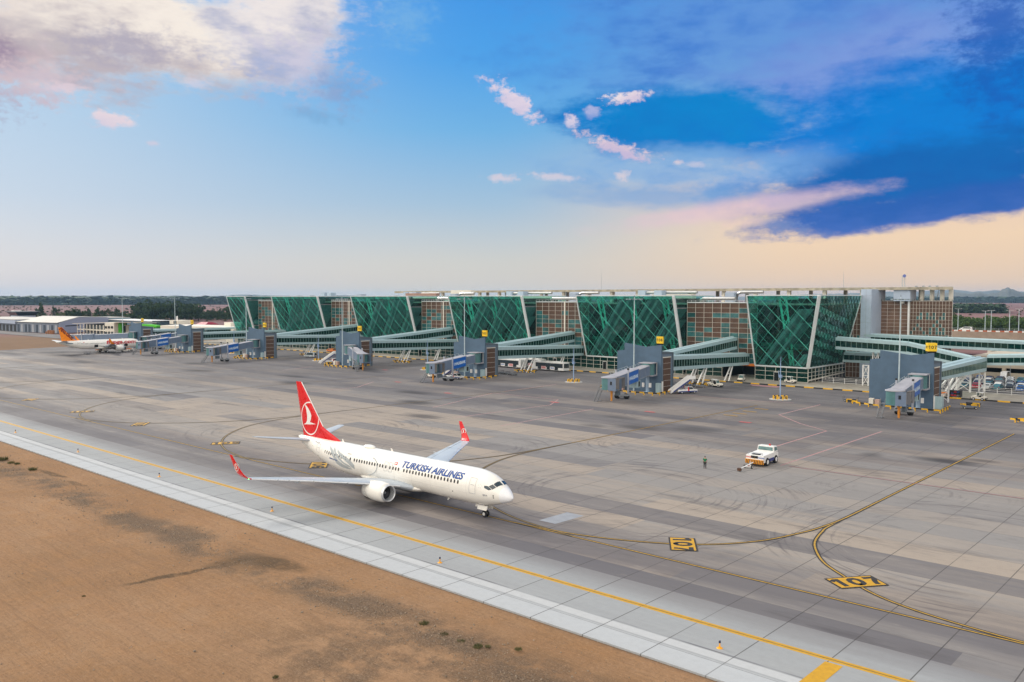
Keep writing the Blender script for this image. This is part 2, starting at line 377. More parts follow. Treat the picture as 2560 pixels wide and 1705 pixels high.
# ------------------------------------------------------------------ ground sheets
CK = dict(apron=(.62, .61, .615), shoulder=(.70, .715, .735))
def concrete(name, base=(.40, .39, .38), tan=(.545, .475, .40), kind='apron'):
    m, t, b = newmat(name)
    p = t.node('ShaderNodeNewGeometry').outputs['Position']; X, Y, Z = t.xyz(p)[0:3]
    fine = t.noise(p, 1.6, 5, .65); big = t.noise(p, .035, 4, .6)
    streak = t.noise(t.vmap(p, sc=(.05, .9, 1)), 1.0, 6, .65)
    streak2 = t.noise(t.vmap(p, sc=(.012, .14, 1)), 1.0, 6, .7)
    lane = t.m('FLOOR', t.m('DIVIDE', t.sub(Y, 3.3), 5.0))
    lx = t.m('FLOOR', t.m('DIVIDE', t.add(X, t.mul(t.white(t.comb(lane, 3.0)), 90.0)), 62.0))
    tone = t.white(t.comb(lane, lx, 5.0))
    slab = t.white(t.comb(t.m('FLOOR', t.m('DIVIDE', t.add(X, 42.0), 5.0)), lane, 9.0))
    lanew = t.white(t.comb(lane, 17.0, 2.0))
    if kind == 'shoulder':
        c = t.mix(t.mul(t.ss(streak, .3, .7), .6), (.46, .475, .485), (.40, .41, .42))
        c = t.mix(t.mul(slab, .22), c, (.37, .375, .38))
        c = t.mix(t.ss(Y, 51.0, 50.4), c, (.60, .62, .64))
        edge = t.mul(t.ss(t.m('ABSOLUTE', t.sub(Y, 51.45)), .55, .42), .75)
        c = t.mix(edge, c, (.72, .73, .74))
        c = t.mix(t.mul(t.ss(t.m('ABSOLUTE', t.sub(Y, 52.12)), .13, .05), t.ss(t.noise(t.vmap(p, sc=(.2, 1, 1)), .8, 4), .35, .6)), c, (.22, .22, .24))
        c = t.mix(t.ss(t.add(Y, t.mul(t.sub(streak2, .5), 6)), 56.0, 60.0), c, (.30, .292, .298))
    else:
        c = t.mix(t.ss(tone, .62, .70), base, tan)
        c = t.mix(t.ss(tone, .30, .22), c, (.235, .23, .245))
        c = t.mix(t.mul(slab, .28), c, (.33, .32, .32))
        c = t.mix(t.mul(t.ss(lanew, .55, .8), t.ss(streak, .3, .6, .1, .55)), c, tan)
        # rubber and exhaust film along the taxi line, where aircraft run
        band = t.mul(t.ss(t.m('ABSOLUTE', t.sub(Y, 66.5)), 11.0, 2.5), t.ss(streak2, .32, .58, .25, 1))
        c = t.mix(t.mul(band, .8), c, (.165, .16, .185))
        # parking stands near the gates: darker in patches and with distance
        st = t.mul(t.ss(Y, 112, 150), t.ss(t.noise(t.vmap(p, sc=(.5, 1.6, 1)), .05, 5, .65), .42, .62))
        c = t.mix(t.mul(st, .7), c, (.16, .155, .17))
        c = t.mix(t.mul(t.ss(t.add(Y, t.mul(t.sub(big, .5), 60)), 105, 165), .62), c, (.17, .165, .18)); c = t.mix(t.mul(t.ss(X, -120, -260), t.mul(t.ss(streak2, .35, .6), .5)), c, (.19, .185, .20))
        mot = t.noise(t.vmap(p, sc=(.25, .9, 1)), .55, 5, .7); c = t.mix(t.ss(mot, .5, .78, 0, .5), c, (.16, .155, .16)); c = t.mix(t.ss(mot, .45, .25, 0, .35), c, (.56, .52, .47))
        smear = t.ss(t.noise(t.vmap(p, sc=(.35, 1.8, 1)), .085, 6, .7), .56, .74)
        c = t.mix(t.mul(smear, .75), c, (.11, .105, .115))
        # oil spots where engines and gear stand
        for (sx, sy, rx, ry, a) in ((-36.5, 137, 5.5, 3.2, .85), (-33, 141, 3, 1.6, .6), (-47, 134.5, 2.2, 2.6, .6), (-89, 134, 7, 3, .8), (-97, 130, 4, 2, .6), (-80, 139, 6, 5, .55),
                                    (-100, 143, 5, 2.5, .5), (-150, 131, 7, 4, .8), (-131, 117, 6, 3, .7), (-166, 145, 8, 3, .7), (-210, 138, 8, 4, .8), (-228, 150, 9, 3, .8),
                                    (-270, 140, 9, 4, .8), (-38, 160, 7, 5, .35), (-300, 155, 9, 4, .7), (-338, 130, 9, 4, .7), (-408, 146, 12, 8, .9), (-395, 160, 14, 12, .7), (-380, 140, 20, 8, .6), (-420, 128, 25, 4, .6)):
            ex = t.m('DIVIDE', t.add(t.sub(X, sx), t.mul(t.sub(streak, .5), rx * .9)), rx); ey = t.m('DIVIDE', t.add(t.sub(Y, sy), t.mul(t.sub(big, .5), ry)), ry)
            d = t.add(t.m('SQRT', t.add(t.mul(ex, ex), t.mul(ey, ey))), t.mul(t.sub(streak, .5), 1.0))
            c = t.mix(t.ss(d, 1.25, .15, 0, a), c, (.07, .066, .07))
        # turning scrub: arcs of tyre rubber round each lead-in turn
        C_ = ((-21.5, 90, 12, 20, .62), (-62, 88, 9, 26, .5), (-36, 112, 5, 13, .4), (-78, 120, 4, 12, .45), (-100, 96, 9, 18, .45), (-133, 92, 10, 24, .45), (-190, 92, 10, 24, .4), (-95, 152, 4, 11, .4), (-128, 137, 3, 12, .4))
        best = None
        for (ax, ay, r0, r1, s) in C_:
            px = t.sub(X, ax); py = t.sub(Y, ay); rr = t.m('SQRT', t.add(t.mul(px, px), t.mul(py, py)))
            msk = t.mul(t.mul(t.ss(rr, r0 - 2, r0 + 2), t.ss(rr, r1 + 3, r1 - 2)), s)
            if best is None: best = (msk, rr, t.m('ARCTAN2', py, px), t.mul(msk, 0.0))
            else:
                g_ = t.m('GREATER_THAN', msk, best[0]); f_ = lambda a_, b_: t.add(t.mul(a_, t.sub(1.0, g_)), t.mul(b_, g_))
                best = (t.m('MAXIMUM', msk, best[0]), f_(best[1], rr), f_(best[2], t.m('ARCTAN2', py, px)), f_(best[3], ax))
        q = t.noise(t.comb(t.mul(best[1], 1.5), t.mul(best[2], 1.2), best[3]), 1.0, 5, .7)
        msk = t.mul(best[0], t.ss(t.noise(p, .09, 3), .38, .58))
        c = t.mix(t.mul(msk, t.ss(q, .5, .64)), c, (.13, .12, .14))
        c = t.mix(t.mul(msk, t.ss(q, .42, .32, 0, .6)), c, (.50, .48, .46))
    # joints
    def joint(v, off, per, wd):
        f = t.m('MODULO', t.add(v, 1000 * per - off), per)
        return t.m('MAXIMUM', t.m('LESS_THAN', f, wd), 0.0)
    jx = t.mul(joint(X, -42.0, 5.0, .085), t.ss(t.noise(t.vmap(p, sc=(1, .12, 1)), .35, 3), .30, .5, .45, .95))
    jy = t.mul(joint(Y, 3.3, 5.0, .06), t.ss(t.noise(t.vmap(p, sc=(.1, 1, 1)), .35, 3), .38, .6, .08, .85))
    if kind == 'shoulder': jy = t.mul(joint(Y, 50.55, 200.0, .05), .7)
    c = t.mix(t.mul(jx, .85), c, (.10, .095, .095)); c = t.mix(t.mul(jy, .8), c, (.13, .12, .12))
    c = t.mix(t.mul(t.ss(fine, .35, .75), .22), c, t.mix(.5, c, (.2, .19, .19)))
    c = t.mix(t.ss(streak2, .35, .75, 0, .22), c, t.mix(.5, c, (.55, .52, .48)))
    c = t.mix(1.0, c, CK[kind], 'MULTIPLY')
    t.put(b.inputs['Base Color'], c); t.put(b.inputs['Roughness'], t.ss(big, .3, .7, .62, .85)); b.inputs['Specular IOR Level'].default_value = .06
    bp = t.node('ShaderNodeBump'); bp.inputs['Strength'].default_value = .25; bp.inputs['Distance'].default_value = .02
    t.l.new(t.noise(p, 6, 4, .7), bp.inputs['Height']); t.l.new(bp.outputs[0], b.inputs['Normal'])
    return m
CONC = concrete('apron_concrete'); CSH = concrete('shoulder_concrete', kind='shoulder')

def asphalt():
    m, t, b = newmat('road_asphalt'); p = t.node('ShaderNodeNewGeometry').outputs['Position']
    s1 = t.noise(t.vmap(p, sc=(.06, .5, 1)), 1.0, 6, .65); s2 = t.noise(p, .08, 5, .6); f = t.noise(p, 3, 4, .7)
    c = t.mix(t.ss(s1, .3, .7), (.095, .092, .102), (.155, .15, .158)); c = t.mix(t.ss(s2, .5, .75, 0, .6), c, (.085, .08, .09))
    c = t.mix(t.ss(f, .4, .8, 0, .25), c, (.25, .24, .23))
    t.put(b.inputs['Base Color'], c); b.inputs['Roughness'].default_value = .9; b.inputs['Specular IOR Level'].default_value = .06; return m
ASPH = asphalt()
PAVE = simple('kerb_concrete', (.32, .29, .25), .85, var=.18, scale=.5, dirt=.4)

def sand():
    m, t, b = newmat('sand_ground'); p = t.node('ShaderNodeNewGeometry').outputs['Position']; X, Y, Z = t.xyz(p)[0:3]
    big = t.noise(p, .05, 6, .6); mid = t.noise(p, .35, 6, .65); fine = t.noise(p, 3.0, 6, .75); grit = t.noise(p, 9.0, 3, .8)
    rid = t.noise(t.vmap(p, rot=(0, 0, R(28)), sc=(.06, .55, 1)), 1.0, 6, .6)
    c = t.mix(t.ss(big, .35, .65), (.252, .148, .080), (.325, .200, .116))
    c = t.mix(t.ss(mid, .4, .7, 0, .45), c, (.32, .17, .075))
    c = t.mix(t.ss(rid, .42, .62, 0, .42), c, (.29, .165, .09))
    # gravelly band beside the shoulder
    d = t.m('ABSOLUTE', t.sub(t.sub(Y, 40.7), t.mul(t.sub(big, .5), 7)))
    gb = t.mul(t.ss(d, 3.6, .8), t.ss(t.noise(p, .16, 5, .65), .36, .58))
    gb2 = t.mul(t.mul(t.ss(X, -62, -45), t.ss(Y, 25, 33)), t.mul(t.ss(Y, 46, 42), t.ss(mid, .38, .6)))
    g = t.m('MAXIMUM', gb, t.mul(gb2, .85))
    sp = t.ss(grit, .38, .62)
    gc = t.mix(sp, (.05, .038, .03), (.19, .14, .10))
    c = t.mix(t.mul(g, .88), c, gc)
    # damp trail and spill
    for (sx, sy, rx, ry, rot, a) in ((-71.9, 34.6, 4.4, .42, 84, .9), (-71.5, 39.8, 2.6, 1.3, 85, .5), (-67.5, 42.5, 3.8, 1.3, 10, .75), (-70, 41.5, 4, 2.6, 20, .4), (-126, 44, 4.5, .7, 5, .8), (-117, 43.6, 3, .6, 0, .6)):
        cx = t.sub(X, sx); cy = t.sub(Y, sy); a_ = R(rot)
        e1 = t.m('DIVIDE', t.add(t.mul(cx, math.cos(a_)), t.mul(cy, math.sin(a_))), rx); e2 = t.m('DIVIDE', t.add(t.sub(t.mul(cy, math.cos(a_)), t.mul(cx, math.sin(a_))), t.mul(t.sub(mid, .5), 1.5)), ry)
        dd = t.add(t.m('SQRT', t.add(t.mul(e1, e1), t.mul(e2, e2))), t.mul(t.sub(fine, .5), .9))
        c = t.mix(t.mul(t.ss(dd, 1.15, .6, 0, a), t.ss(t.noise(p, 1.1, 5, .7), .30, .52, .35, 1)), c, (.085, .058, .036))
    c = t.mix(t.ss(fine, .46, .72, 0, .6), c, (.19, .115, .065)); c = t.mix(t.ss(fine, .46, .30, 0, .4), c, (.40, .26, .155))
    trk = t.noise(t.vmap(p, rot=(0, 0, R(-18)), sc=(.05, 2.2, 1)), 1.0, 3, .5, 1.5); c = t.mix(t.mul(t.ss(trk, .56, .68), t.ss(Y, 40, 30, 0, .22)), c, (.17, .105, .065)); c = t.mix(t.ss(grit, .64, .72, 0, .55), c, (.56, .44, .32)); c = t.mix(t.ss(grit, .34, .26, 0, .7), c, (.12, .08, .05))
    # dark line where the slab meets the ground
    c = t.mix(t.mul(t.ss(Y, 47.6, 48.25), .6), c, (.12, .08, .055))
    # open country further off: dry fields
    far = t.ss(Y, 300, 420); farx = t.ss(X, -560, -660); fm = t.m('MAXIMUM', far, farx)
    fn = t.noise(t.vmap(p, sc=(.6, .6, 1)), .006, 6, .6); fc = t.mix(t.ss(fn, .35, .65), (.235, .135, .13), (.15, .085, .085))
    fc = t.mix(t.ss(t.noise(p, .02, 5, .7), .55, .72, 0, .8), fc, (.10, .085, .05))
    c = t.mix(fm, c, fc)
    t.put(b.inputs['Base Color'], c); b.inputs['Roughness'].default_value = .95; b.inputs['Specular IOR Level'].default_value = .1
    bp = t.node('ShaderNodeBump'); bp.inputs['Strength'].default_value = 1.0; bp.inputs['Distance'].default_value = .22
    h = t.add(t.mul(fine, .5), t.add(t.mul(rid, 2.0), t.mul(mid, .8))); t.l.new(h, bp.inputs['Height']); t.l.new(bp.outputs[0], b.inputs['Normal'])
    return m
SAND = sand()
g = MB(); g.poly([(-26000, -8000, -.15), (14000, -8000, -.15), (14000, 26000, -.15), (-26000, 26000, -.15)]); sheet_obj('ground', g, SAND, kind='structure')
# sand beside the taxiway: gently uneven real relief
g = MB(); g.smooth = True
xs = [-190 + 1.6 * i for i in range(131)]; ys = [-20 + 1.36 * j for j in range(51)]
rnd = random.Random(3)
def hsum(x, y):
    z = .10 * math.sin(x * .21 + 1.3 * math.sin(y * .13)) + .07 * math.sin(y * .33 + x * .11) + .05 * math.sin(x * .7 - y * .45) + .03 * rnd.uniform(-1, 1)
    z += .35 * math.exp(-(((x + 67.5) / 4) ** 2 + ((y - 43) / 1.6) ** 2)) - .25 * math.exp(-(((x + 71.7) / .7) ** 2 + ((y - 35) / 4) ** 2))
    e = max(0, min(1, (48.0 - y) / 5.0)); return -.06 + z * e * .9 + .0
vs = [(x, y, max(-.12, hsum(x, y))) for y in ys for x in xs]
n = len(xs); fs = [(j * n + i, j * n + i + 1, (j + 1) * n + i + 1, (j + 1) * n + i) for j in range(len(ys) - 1) for i in range(n - 1)]
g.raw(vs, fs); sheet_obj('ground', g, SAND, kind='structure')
def flat(name, x0, x1, y0, y1, z, mat):
    q = MB(); q.poly([(x0, y0, z), (x1, y0, z), (x1, y1, z), (x0, y1, z)]); return sheet_obj(name, q, mat, kind='structure')
q = MB(); q.box(-900, 140, 48.3, 60.55, -.3, 0); sheet_obj('taxiway_shoulder', q, CSH, kind='structure')
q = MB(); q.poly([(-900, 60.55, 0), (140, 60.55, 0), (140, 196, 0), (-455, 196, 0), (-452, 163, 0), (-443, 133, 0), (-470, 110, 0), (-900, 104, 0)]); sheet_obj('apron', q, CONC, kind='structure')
flat('service_road', -470, 140, 196, 224, 0, ASPH)
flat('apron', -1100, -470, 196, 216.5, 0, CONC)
q = MB(); q.box(-455, 140, 224.3, 300, -.2, .12); sheet_obj('sidewalk', q, PAVE, kind='structure')
flat('parking_lot', -110, 140, 243.5, 330, .16, ASPH)

# ------------------------------------------------------------------ painted markings
MY = simple('marking_yellow', (.42, .25, .03), .7, var=.2, scale=2.5, dirt=.5)
MYB = simple('marking_yellow_bright', (.52, .285, .015), .7, var=.12, scale=2.5, dirt=.2)
MYO = simple('marking_yellow_worn', (.24, .155, .04), .75, var=.3, scale=2.0, dirt=.6)
MK = simple('marking_black', (.03, .028, .028), .8, var=.3, scale=2.5)
MW = simple('marking_white', (.34, .32, .32), .75, var=.15, scale=2, dirt=.6)
MR = simple('marking_red', (.42, .10, .10), .75, var=.2, scale=2, dirt=.5)
def ribbon(mb, pts, w, z, off=0.0):
    P = [Vector((a, b_, 0)) for a, b_ in pts]; L = []; 
    for i, p in enumerate(P):
        d = (P[min(i + 1, len(P) - 1)] - P[max(i - 1, 0)]).normalized(); nrm = Vector((-d.y, d.x, 0))
        L.append((p + nrm * (off + w / 2) + Vector((0, 0, z)), p + nrm * (off - w / 2) + Vector((0, 0, z))))
    for a, b_ in zip(L[:-1], L[1:]): mb.poly([a[0], a[1], b_[1], b_[0]])
def smooth_pts(pts, n=6):
    P = [Vector((a, b_)) for a, b_ in pts]; out = []
    for i in range(len(P) - 1):
        p0, p1, p2, p3 = P[max(i - 1, 0)], P[i], P[i + 1], P[min(i + 2, len(P) - 1)]
        for k in range(n):
            t = k / n; t2 = t * t; t3 = t2 * t
            q_ = .5 * ((2 * p1) + (p2 - p0) * t + (2 * p0 - 5 * p1 + 4 * p2 - p3) * t2 + (3 * p1 - p0 - 3 * p2 + p3) * t3); out.append((q_.x, q_.y))
    out.append(tuple(P[-1])); return out
def taxi_line(pts, z, w=.17, black=.14, mat=None):
    q = MB(); ribbon(q, pts, w + 2 * black, z); sheet_obj('line_border', q, MK, kind='structure')
    q = MB(); ribbon(q, pts, w, z + .004); sheet_obj('taxi_line', q, mat or MY, kind='structure')
q = MB()
for o_ in (-.19, .19): ribbon(q, [(-890, 56.15), (130, 56.15)], .25, .004, o_)
sheet_obj('edge_line', q, MYB, kind='structure')
q = MB(); ribbon(q, [(-890, 56.15), (130, 56.15)], .14, .004); sheet_obj('edge_line_gap', q, MYO, kind='structure')
taxi_line([(-890, 67.75), (-300, 67.75), (130, 67.9)], .012)
LR = [(0, 104), (0, 90), (.3, 86.8), (1.2, 82.8), (2.6, 79.7), (4.7, 76.5), (7.5, 73.9), (9.9, 71.9), (11.8, 70.7), (14.2, 69.7), (16.8, 69), (20.8, 68.3), (26, 67.85)]
LL = [(0, 104), (0, 94), (-.5, 88), (-1.2, 84.5), (-2.6, 79.9), (-4.7, 76.3), (-6.8, 74), (-9.2, 72.2), (-13, 70.3), (-16.7, 69), (-20.1, 68.3), (-26.2, 67.8)]
WR = [(0, 108), (.3, 100), (1.2, 94), (2.9, 89), (5, 84.8), (8.5, 80.3), (13, 76), (18, 72.6), (22, 70.6), (27, 69), (35, 67.85)]
WL = [(0, 112), (-.3, 101), (-1.2, 94), (-3.3, 87.5), (-6, 82.5), (-10, 77.6), (-14.5, 73.6), (-19, 71), (-24, 69.2), (-31, 67.8)]
LEADS = [(-35.35, LR, LL, 173), (-88.2, WR, WL, 180), (-150, WR, WL, 178), (-208.5, WR, WL, 178), (-268, WR, WL, 178), (-330, WR, WL, 170)]
for i, (x0, rr_, ll_, yend) in enumerate(LEADS):
    taxi_line([(x0, yend), (x0, rr_[0][1] - 2)], .020 , mat=MY if i < 2 else MYO)
    taxi_line([(x0 + a, b_) for a, b_ in smooth_pts(rr_)], .028, mat=MY if i < 1 else MYO)
    taxi_line([(x0 + a, b_) for a, b_ in smooth_pts(ll_)], .036, mat=MY if i < 1 else MYO)
def stand_board(c, ang, txt, L=4.5, W=2.65):
    e = Vector((math.cos(ang), math.sin(ang), 0)); f = Vector((-e.y, e.x, 0)); c = Vector((c[0], c[1], 0))
    t = thing('stand_number_marking', c, 'yellow ground marking reading %s with a black border%s' % (txt[0], txt[1]), 'ground marking', group='stand numbers painted on the apron')
    def quad(a, b_, z): q = MB(); q.poly([c + e * x + f * y + Vector((0, 0, z)) for x, y in ((-a, -b_), (a, -b_), (a, b_), (-a, b_))]); return q
    quad(L / 2, W / 2, .050).build('border', MK, t); quad(L / 2 - .16, W / 2 - .16, .055).build('panel', MYB, t)
    q = MB(); digits(q, txt[0], 1.85, c + Vector((0, 0, .060)), e, f, .25); q.build('number', MK, t)
stand_board((-26.5, 73.1), R(53.5), ('107', ' on the curve nearest the camera'))
stand_board((-43.4, 72.95), R(-56), ('107', ' lying sideways on the left turn-off curve'))
stand_board((-103.7, 72.3), R(-40), ('106', ' beside the large white jet\'s tail'))
stand_board((-131.0, 72.8), R(55), ('105', ' left of the white jet\'s tailplane'), 4.6, 2.5)
stand_board((-163, 72.8), R(-40), ('105', ' well left of the jet, tilted away'))
stand_board((-190.3, 72.6), R(55), ('104', ' far left on a tight curve'), 4.6, 2.5)
stand_board((-222, 72.8), R(-40), ('104', ' near the left edge of the taxiway'))
q = MB(); q.poly([(-22.1, 48.4, .010), (-20.9, 48.4, .010), (-20.9, 55.6, .010), (-22.1, 55.6, .010)]); sheet_obj('edge_bar', q, MYB, kind='structure')
PL = [[(-56.9, 113.5), (-61.3, 129.6), (-61.6, 153.7), (-69, 159.3), (-77.7, 168.6), (-78.1, 190.8)], [(-53.7, 117.3), (-53.9, 159.9)], [(-124.6, 120), (-123.5, 149), (-128.5, 158), (-150, 158)],
      [(-116, 187), (-96, 187), (-84, 190)], [(-140, 128), (-150, 158), (-152, 186)], [(-187, 128), (-187, 143), (-196, 156)], [(-250, 160), (-256, 176)], [(-110, 118), (-112, 150)]]
q = MB(); q2 = MB()
for L in PL:
    ribbon(q, L, .09, .004, .12); ribbon(q, L, .09, .004, -.12); ribbon(q2, L, .14, .004, 0)
sheet_obj('stand_line', q, MW, kind='structure'); sheet_obj('stand_line_red', q2, MR, kind='structure')
q = MB(); q2 = MB(); ribbon(q, [(-52.5, 117.5), (60, 117.5)], .07, .044, .12); ribbon(q2, [(-52.5, 117.5), (60, 117.5)], .12, .044)
sheet_obj('stand_line', q, MW, kind='structure'); sheet_obj('stand_line_red', q2, MR, kind='structure')
q = MB(); ribbon(q, [(-465, 214.8), (130, 214.8)], .16, .004); ribbon(q, [(-465, 197.4), (-85, 197.4)], .12, .004); sheet_obj('road_line', q, MW, kind='structure')
q = MB()
for cx, cy in ((-125.8, 153.3), (-100, 154), (-77.7, 153.6), (-158.2, 149.8), (-225, 184), (-190, 160)): q.poly([(cx - 1.2, cy - .55, .048), (cx + 1.2, cy - .55, .048), (cx + 1.2, cy + .55, .048), (cx - 1.2, cy + .55, .048)])
sheet_obj('red_ground_mark', q, MR, kind='structure')
q = MB()
for cx, cy in ((-84.5, 160.5), (-84.5, 164.5), (-84.5, 169), (-84.5, 174.5)): q.poly([(cx - 1.6, cy - .3, .048), (cx + 1.6, cy - .3, .048), (cx + 1.6, cy + .3, .048), (cx - 1.6, cy + .3, .048)])
sheet_obj('stop_mark', q, MY, kind='structure')
q = MB(); q.poly([(-109, 219.6, .006), (-102.2, 219.6, .006), (-101.6, 222.6, .006), (-111.5, 222.6, .006)]); sheet_obj('red_hatched_area', q, simple('faded_red', (.40, .20, .22), .8, var=.2), kind='structure')
q = MB(); q.poly([(-59.9, 70.4, .006), (-57.6, 70.4, .006), (-57.4, 75.2, .006), (-59.8, 75.2, .006)]); sheet_obj('repaired_slab', q, simple('new_concrete', (.27, .29, .33), .8, var=.12, scale=1), kind='structure')

# ------------------------------------------------------------------ airliners
class Hull:
    """fuselage as stations (aft distance, centre height, half width, half height)"""
    def __init__(s, st): s.st = st
    def at(s, x):
        st = s.st
        if x <= st[0][0]: return st[0][1:]
        for i in range(len(st) - 1):
            if x <= st[i + 1][0]:
                a, b_ = st[i], st[i + 1]; p0 = st[max(i - 1, 0)]; p3 = st[min(i + 2, len(st) - 1)]
                h = b_[0] - a[0]; t = (x - a[0]) / h; o = []
                for k in (1, 2, 3):
                    m0 = (b_[k] - p0[k]) / (b_[0] - p0[0]) * h if i > 0 else (b_[k] - a[k]) * 1.6 if k > 1 else b_[k] - a[k]
                    m1 = (p3[k] - a[k]) / (p3[0] - a[0]) * h
                    t2, t3 = t * t, t * t * t
                    o.append((2 * t3 - 3 * t2 + 1) * a[k] + (t3 - 2 * t2 + t) * m0 + (-2 * t3 + 3 * t2) * b_[k] + (t3 - t2) * m1)
                return tuple(o)
        return st[-1][1:]
    def P(s, x, th, side=-1, off=0.0):
        cz, ry, rz = s.at(x); a = R(th)
        return Vector((-x, side * (ry + off) * math.cos(a), cz + (rz + off) * math.sin(a)))
    def loft(s, mb, x0, x1, n=40, seg=36, cap=True):
        rings = []
        for i in range(n + 1):
            x = x0 + (x1 - x0) * i / n; rings.append([s.P(x, 360 * k / seg) for k in range(seg)])
        mb.smooth = True; mb.loft(rings, cap)
    def patch(s, mb, pts, side=-1, off=.012, sub=3):
        """polygon given as (aft, angle) laid on the skin, cut fine enough to follow it"""
        bm = bmesh.new(); vs = [bm.verts.new((a, b_ * .035, 0)) for a, b_ in pts]; f = bm.faces.new(vs)
        bmesh.ops.triangulate(bm, faces=[f]); bmesh.ops.subdivide_edges(bm, edges=bm.edges[:], cuts=sub, use_grid_fill=True)
        bm.verts.index_update(); mb.smooth = True
        mb.raw([s.P(v_.co.x, v_.co.y / .035, side, off) for v_ in bm.verts], [tuple(v_.index for v_ in f_.verts) for f_ in bm.faces]); bm.free(); mb.smooth = False
    def line(s, mb, pts, w, side=-1, off=.014, closed=False):
        P_ = [s.P(a, b_, side, off) for a, b_ in pts]
        if closed: P_.append(P_[0])
        for p, q_ in zip(P_[:-1], P_[1:]):
            d = (q_ - p); 
            if d.length < 1e-4: continue
            d.normalize(); nrm = Vector((0, side * 1.0, .25)).normalized(); t = d.cross(nrm).normalized() * w / 2; e = d * w / 2
            mb.poly([p - t - e, p + t - e, q_ + t + e, q_ - t + e])
    def text(s, mb, txt, size, x0, th0, side=-1, off=.014, **kw):
        vs, fs = text_mesh(txt, size, **kw)
        bm = bmesh.new(); V = [bm.verts.new(v_) for v_ in vs]
        for f in fs:
            try: bm.faces.new([V[i] for i in f])
            except ValueError: pass
        bmesh.ops.triangulate(bm, faces=bm.faces[:])
        ys_ = [v_.co.y for v_ in bm.verts]; y_ = min(ys_) + .07
        while y_ < max(ys_):
            bmesh.ops.bisect_plane(bm, geom=bm.verts[:] + bm.edges[:] + bm.faces[:], plane_co=(0, y_, 0), plane_no=(0, 1, 0)); y_ += .07
        bm.verts.index_update(); out = []
        for v_ in bm.verts:
            x = x0 - v_.co.x if side == -1 else x0 + v_.co.x; rz = s.at(x)[2]
            out.append(s.P(x, th0 + math.degrees(v_.co.y / rz), side, off))
        mb.raw(out, [tuple(v_.index for v_ in f.verts) for f in bm.faces]); bm.free()
    def rect(s, x0, x1, t0, t1, r=.0):
        q_ = []
        for (cx, sx) in ((x0, 1), (x1, -1)): pass
        tt = [t0 + (t1 - t0) * k / 6 for k in range(7)]
        return [(x0, t) for t in tt] + [(x1, t) for t in tt[::-1]]
NACA = [(0, 0), (.0125, .316), (.05, .592), (.15, .89), (.3, 1.0), (.5, .88), (.7, .61), (.9, .24), (1, .02)]
def foil_loft(mb, st, smooth=True):
    """st: (leading edge point, chord, thickness, thickness direction)"""
    rings = []
    for le, c, th, nrm in st:
        le = Vector(le); nrm = Vector(nrm).normalized(); ring = []
        for u_, t in NACA: ring.append(le + Vector((-c * u_, 0, 0)) + nrm * (c * th * .5 * t))
        for u_, t in NACA[-2:0:-1]: ring.append(le + Vector((-c * u_, 0, 0)) - nrm * (c * th * .5 * t))
        rings.append(ring)
    mb.smooth = smooth; mb.loft(rings); mb.smooth = False
def wheel(parent, c, r, w_, name='wheel', hub=None):
    q = LMB(); q.lathe(c, [(r * .55, -w_ / 2), (r * .92, -w_ / 2), (r, -w_ * .3), (r, w_ * .3), (r * .92, w_ / 2), (r * .55, w_ / 2)], 18, 'y'); o = q.build(name, DARK, parent)
    q = LMB(); q.lathe(c, [(r * .12, -w_ / 2 - .02), (r * .52, -w_ / 2 - .01), (r * .55, w_ / 2 + .01), (r * .12, w_ / 2 + .02)], 14, 'y'); q.build('rim', hub or simple('wheel_rim', (.6, .6, .6), .4, .3), o)
    return o
WING = simple('wing_grey', (.42, .47, .53), .35, var=.07, dirt=.2, scale=.8)
FUSW = simple('fuselage_white', (.86, .84, .79), .22, var=.035, scale=.5, spec=.5, dirt=.10)
TAILRED = simple('tail_red', (.66, .008, .012), .28, var=.05)
LEB = simple('bare_leading_edge', (.70, .72, .75), .3, .6, var=.05)
WIN = simple('cabin_window', (.03, .028, .028), .2, var=.3, scale=6)
LINE = simple('panel_line', (.42, .43, .44), .5)
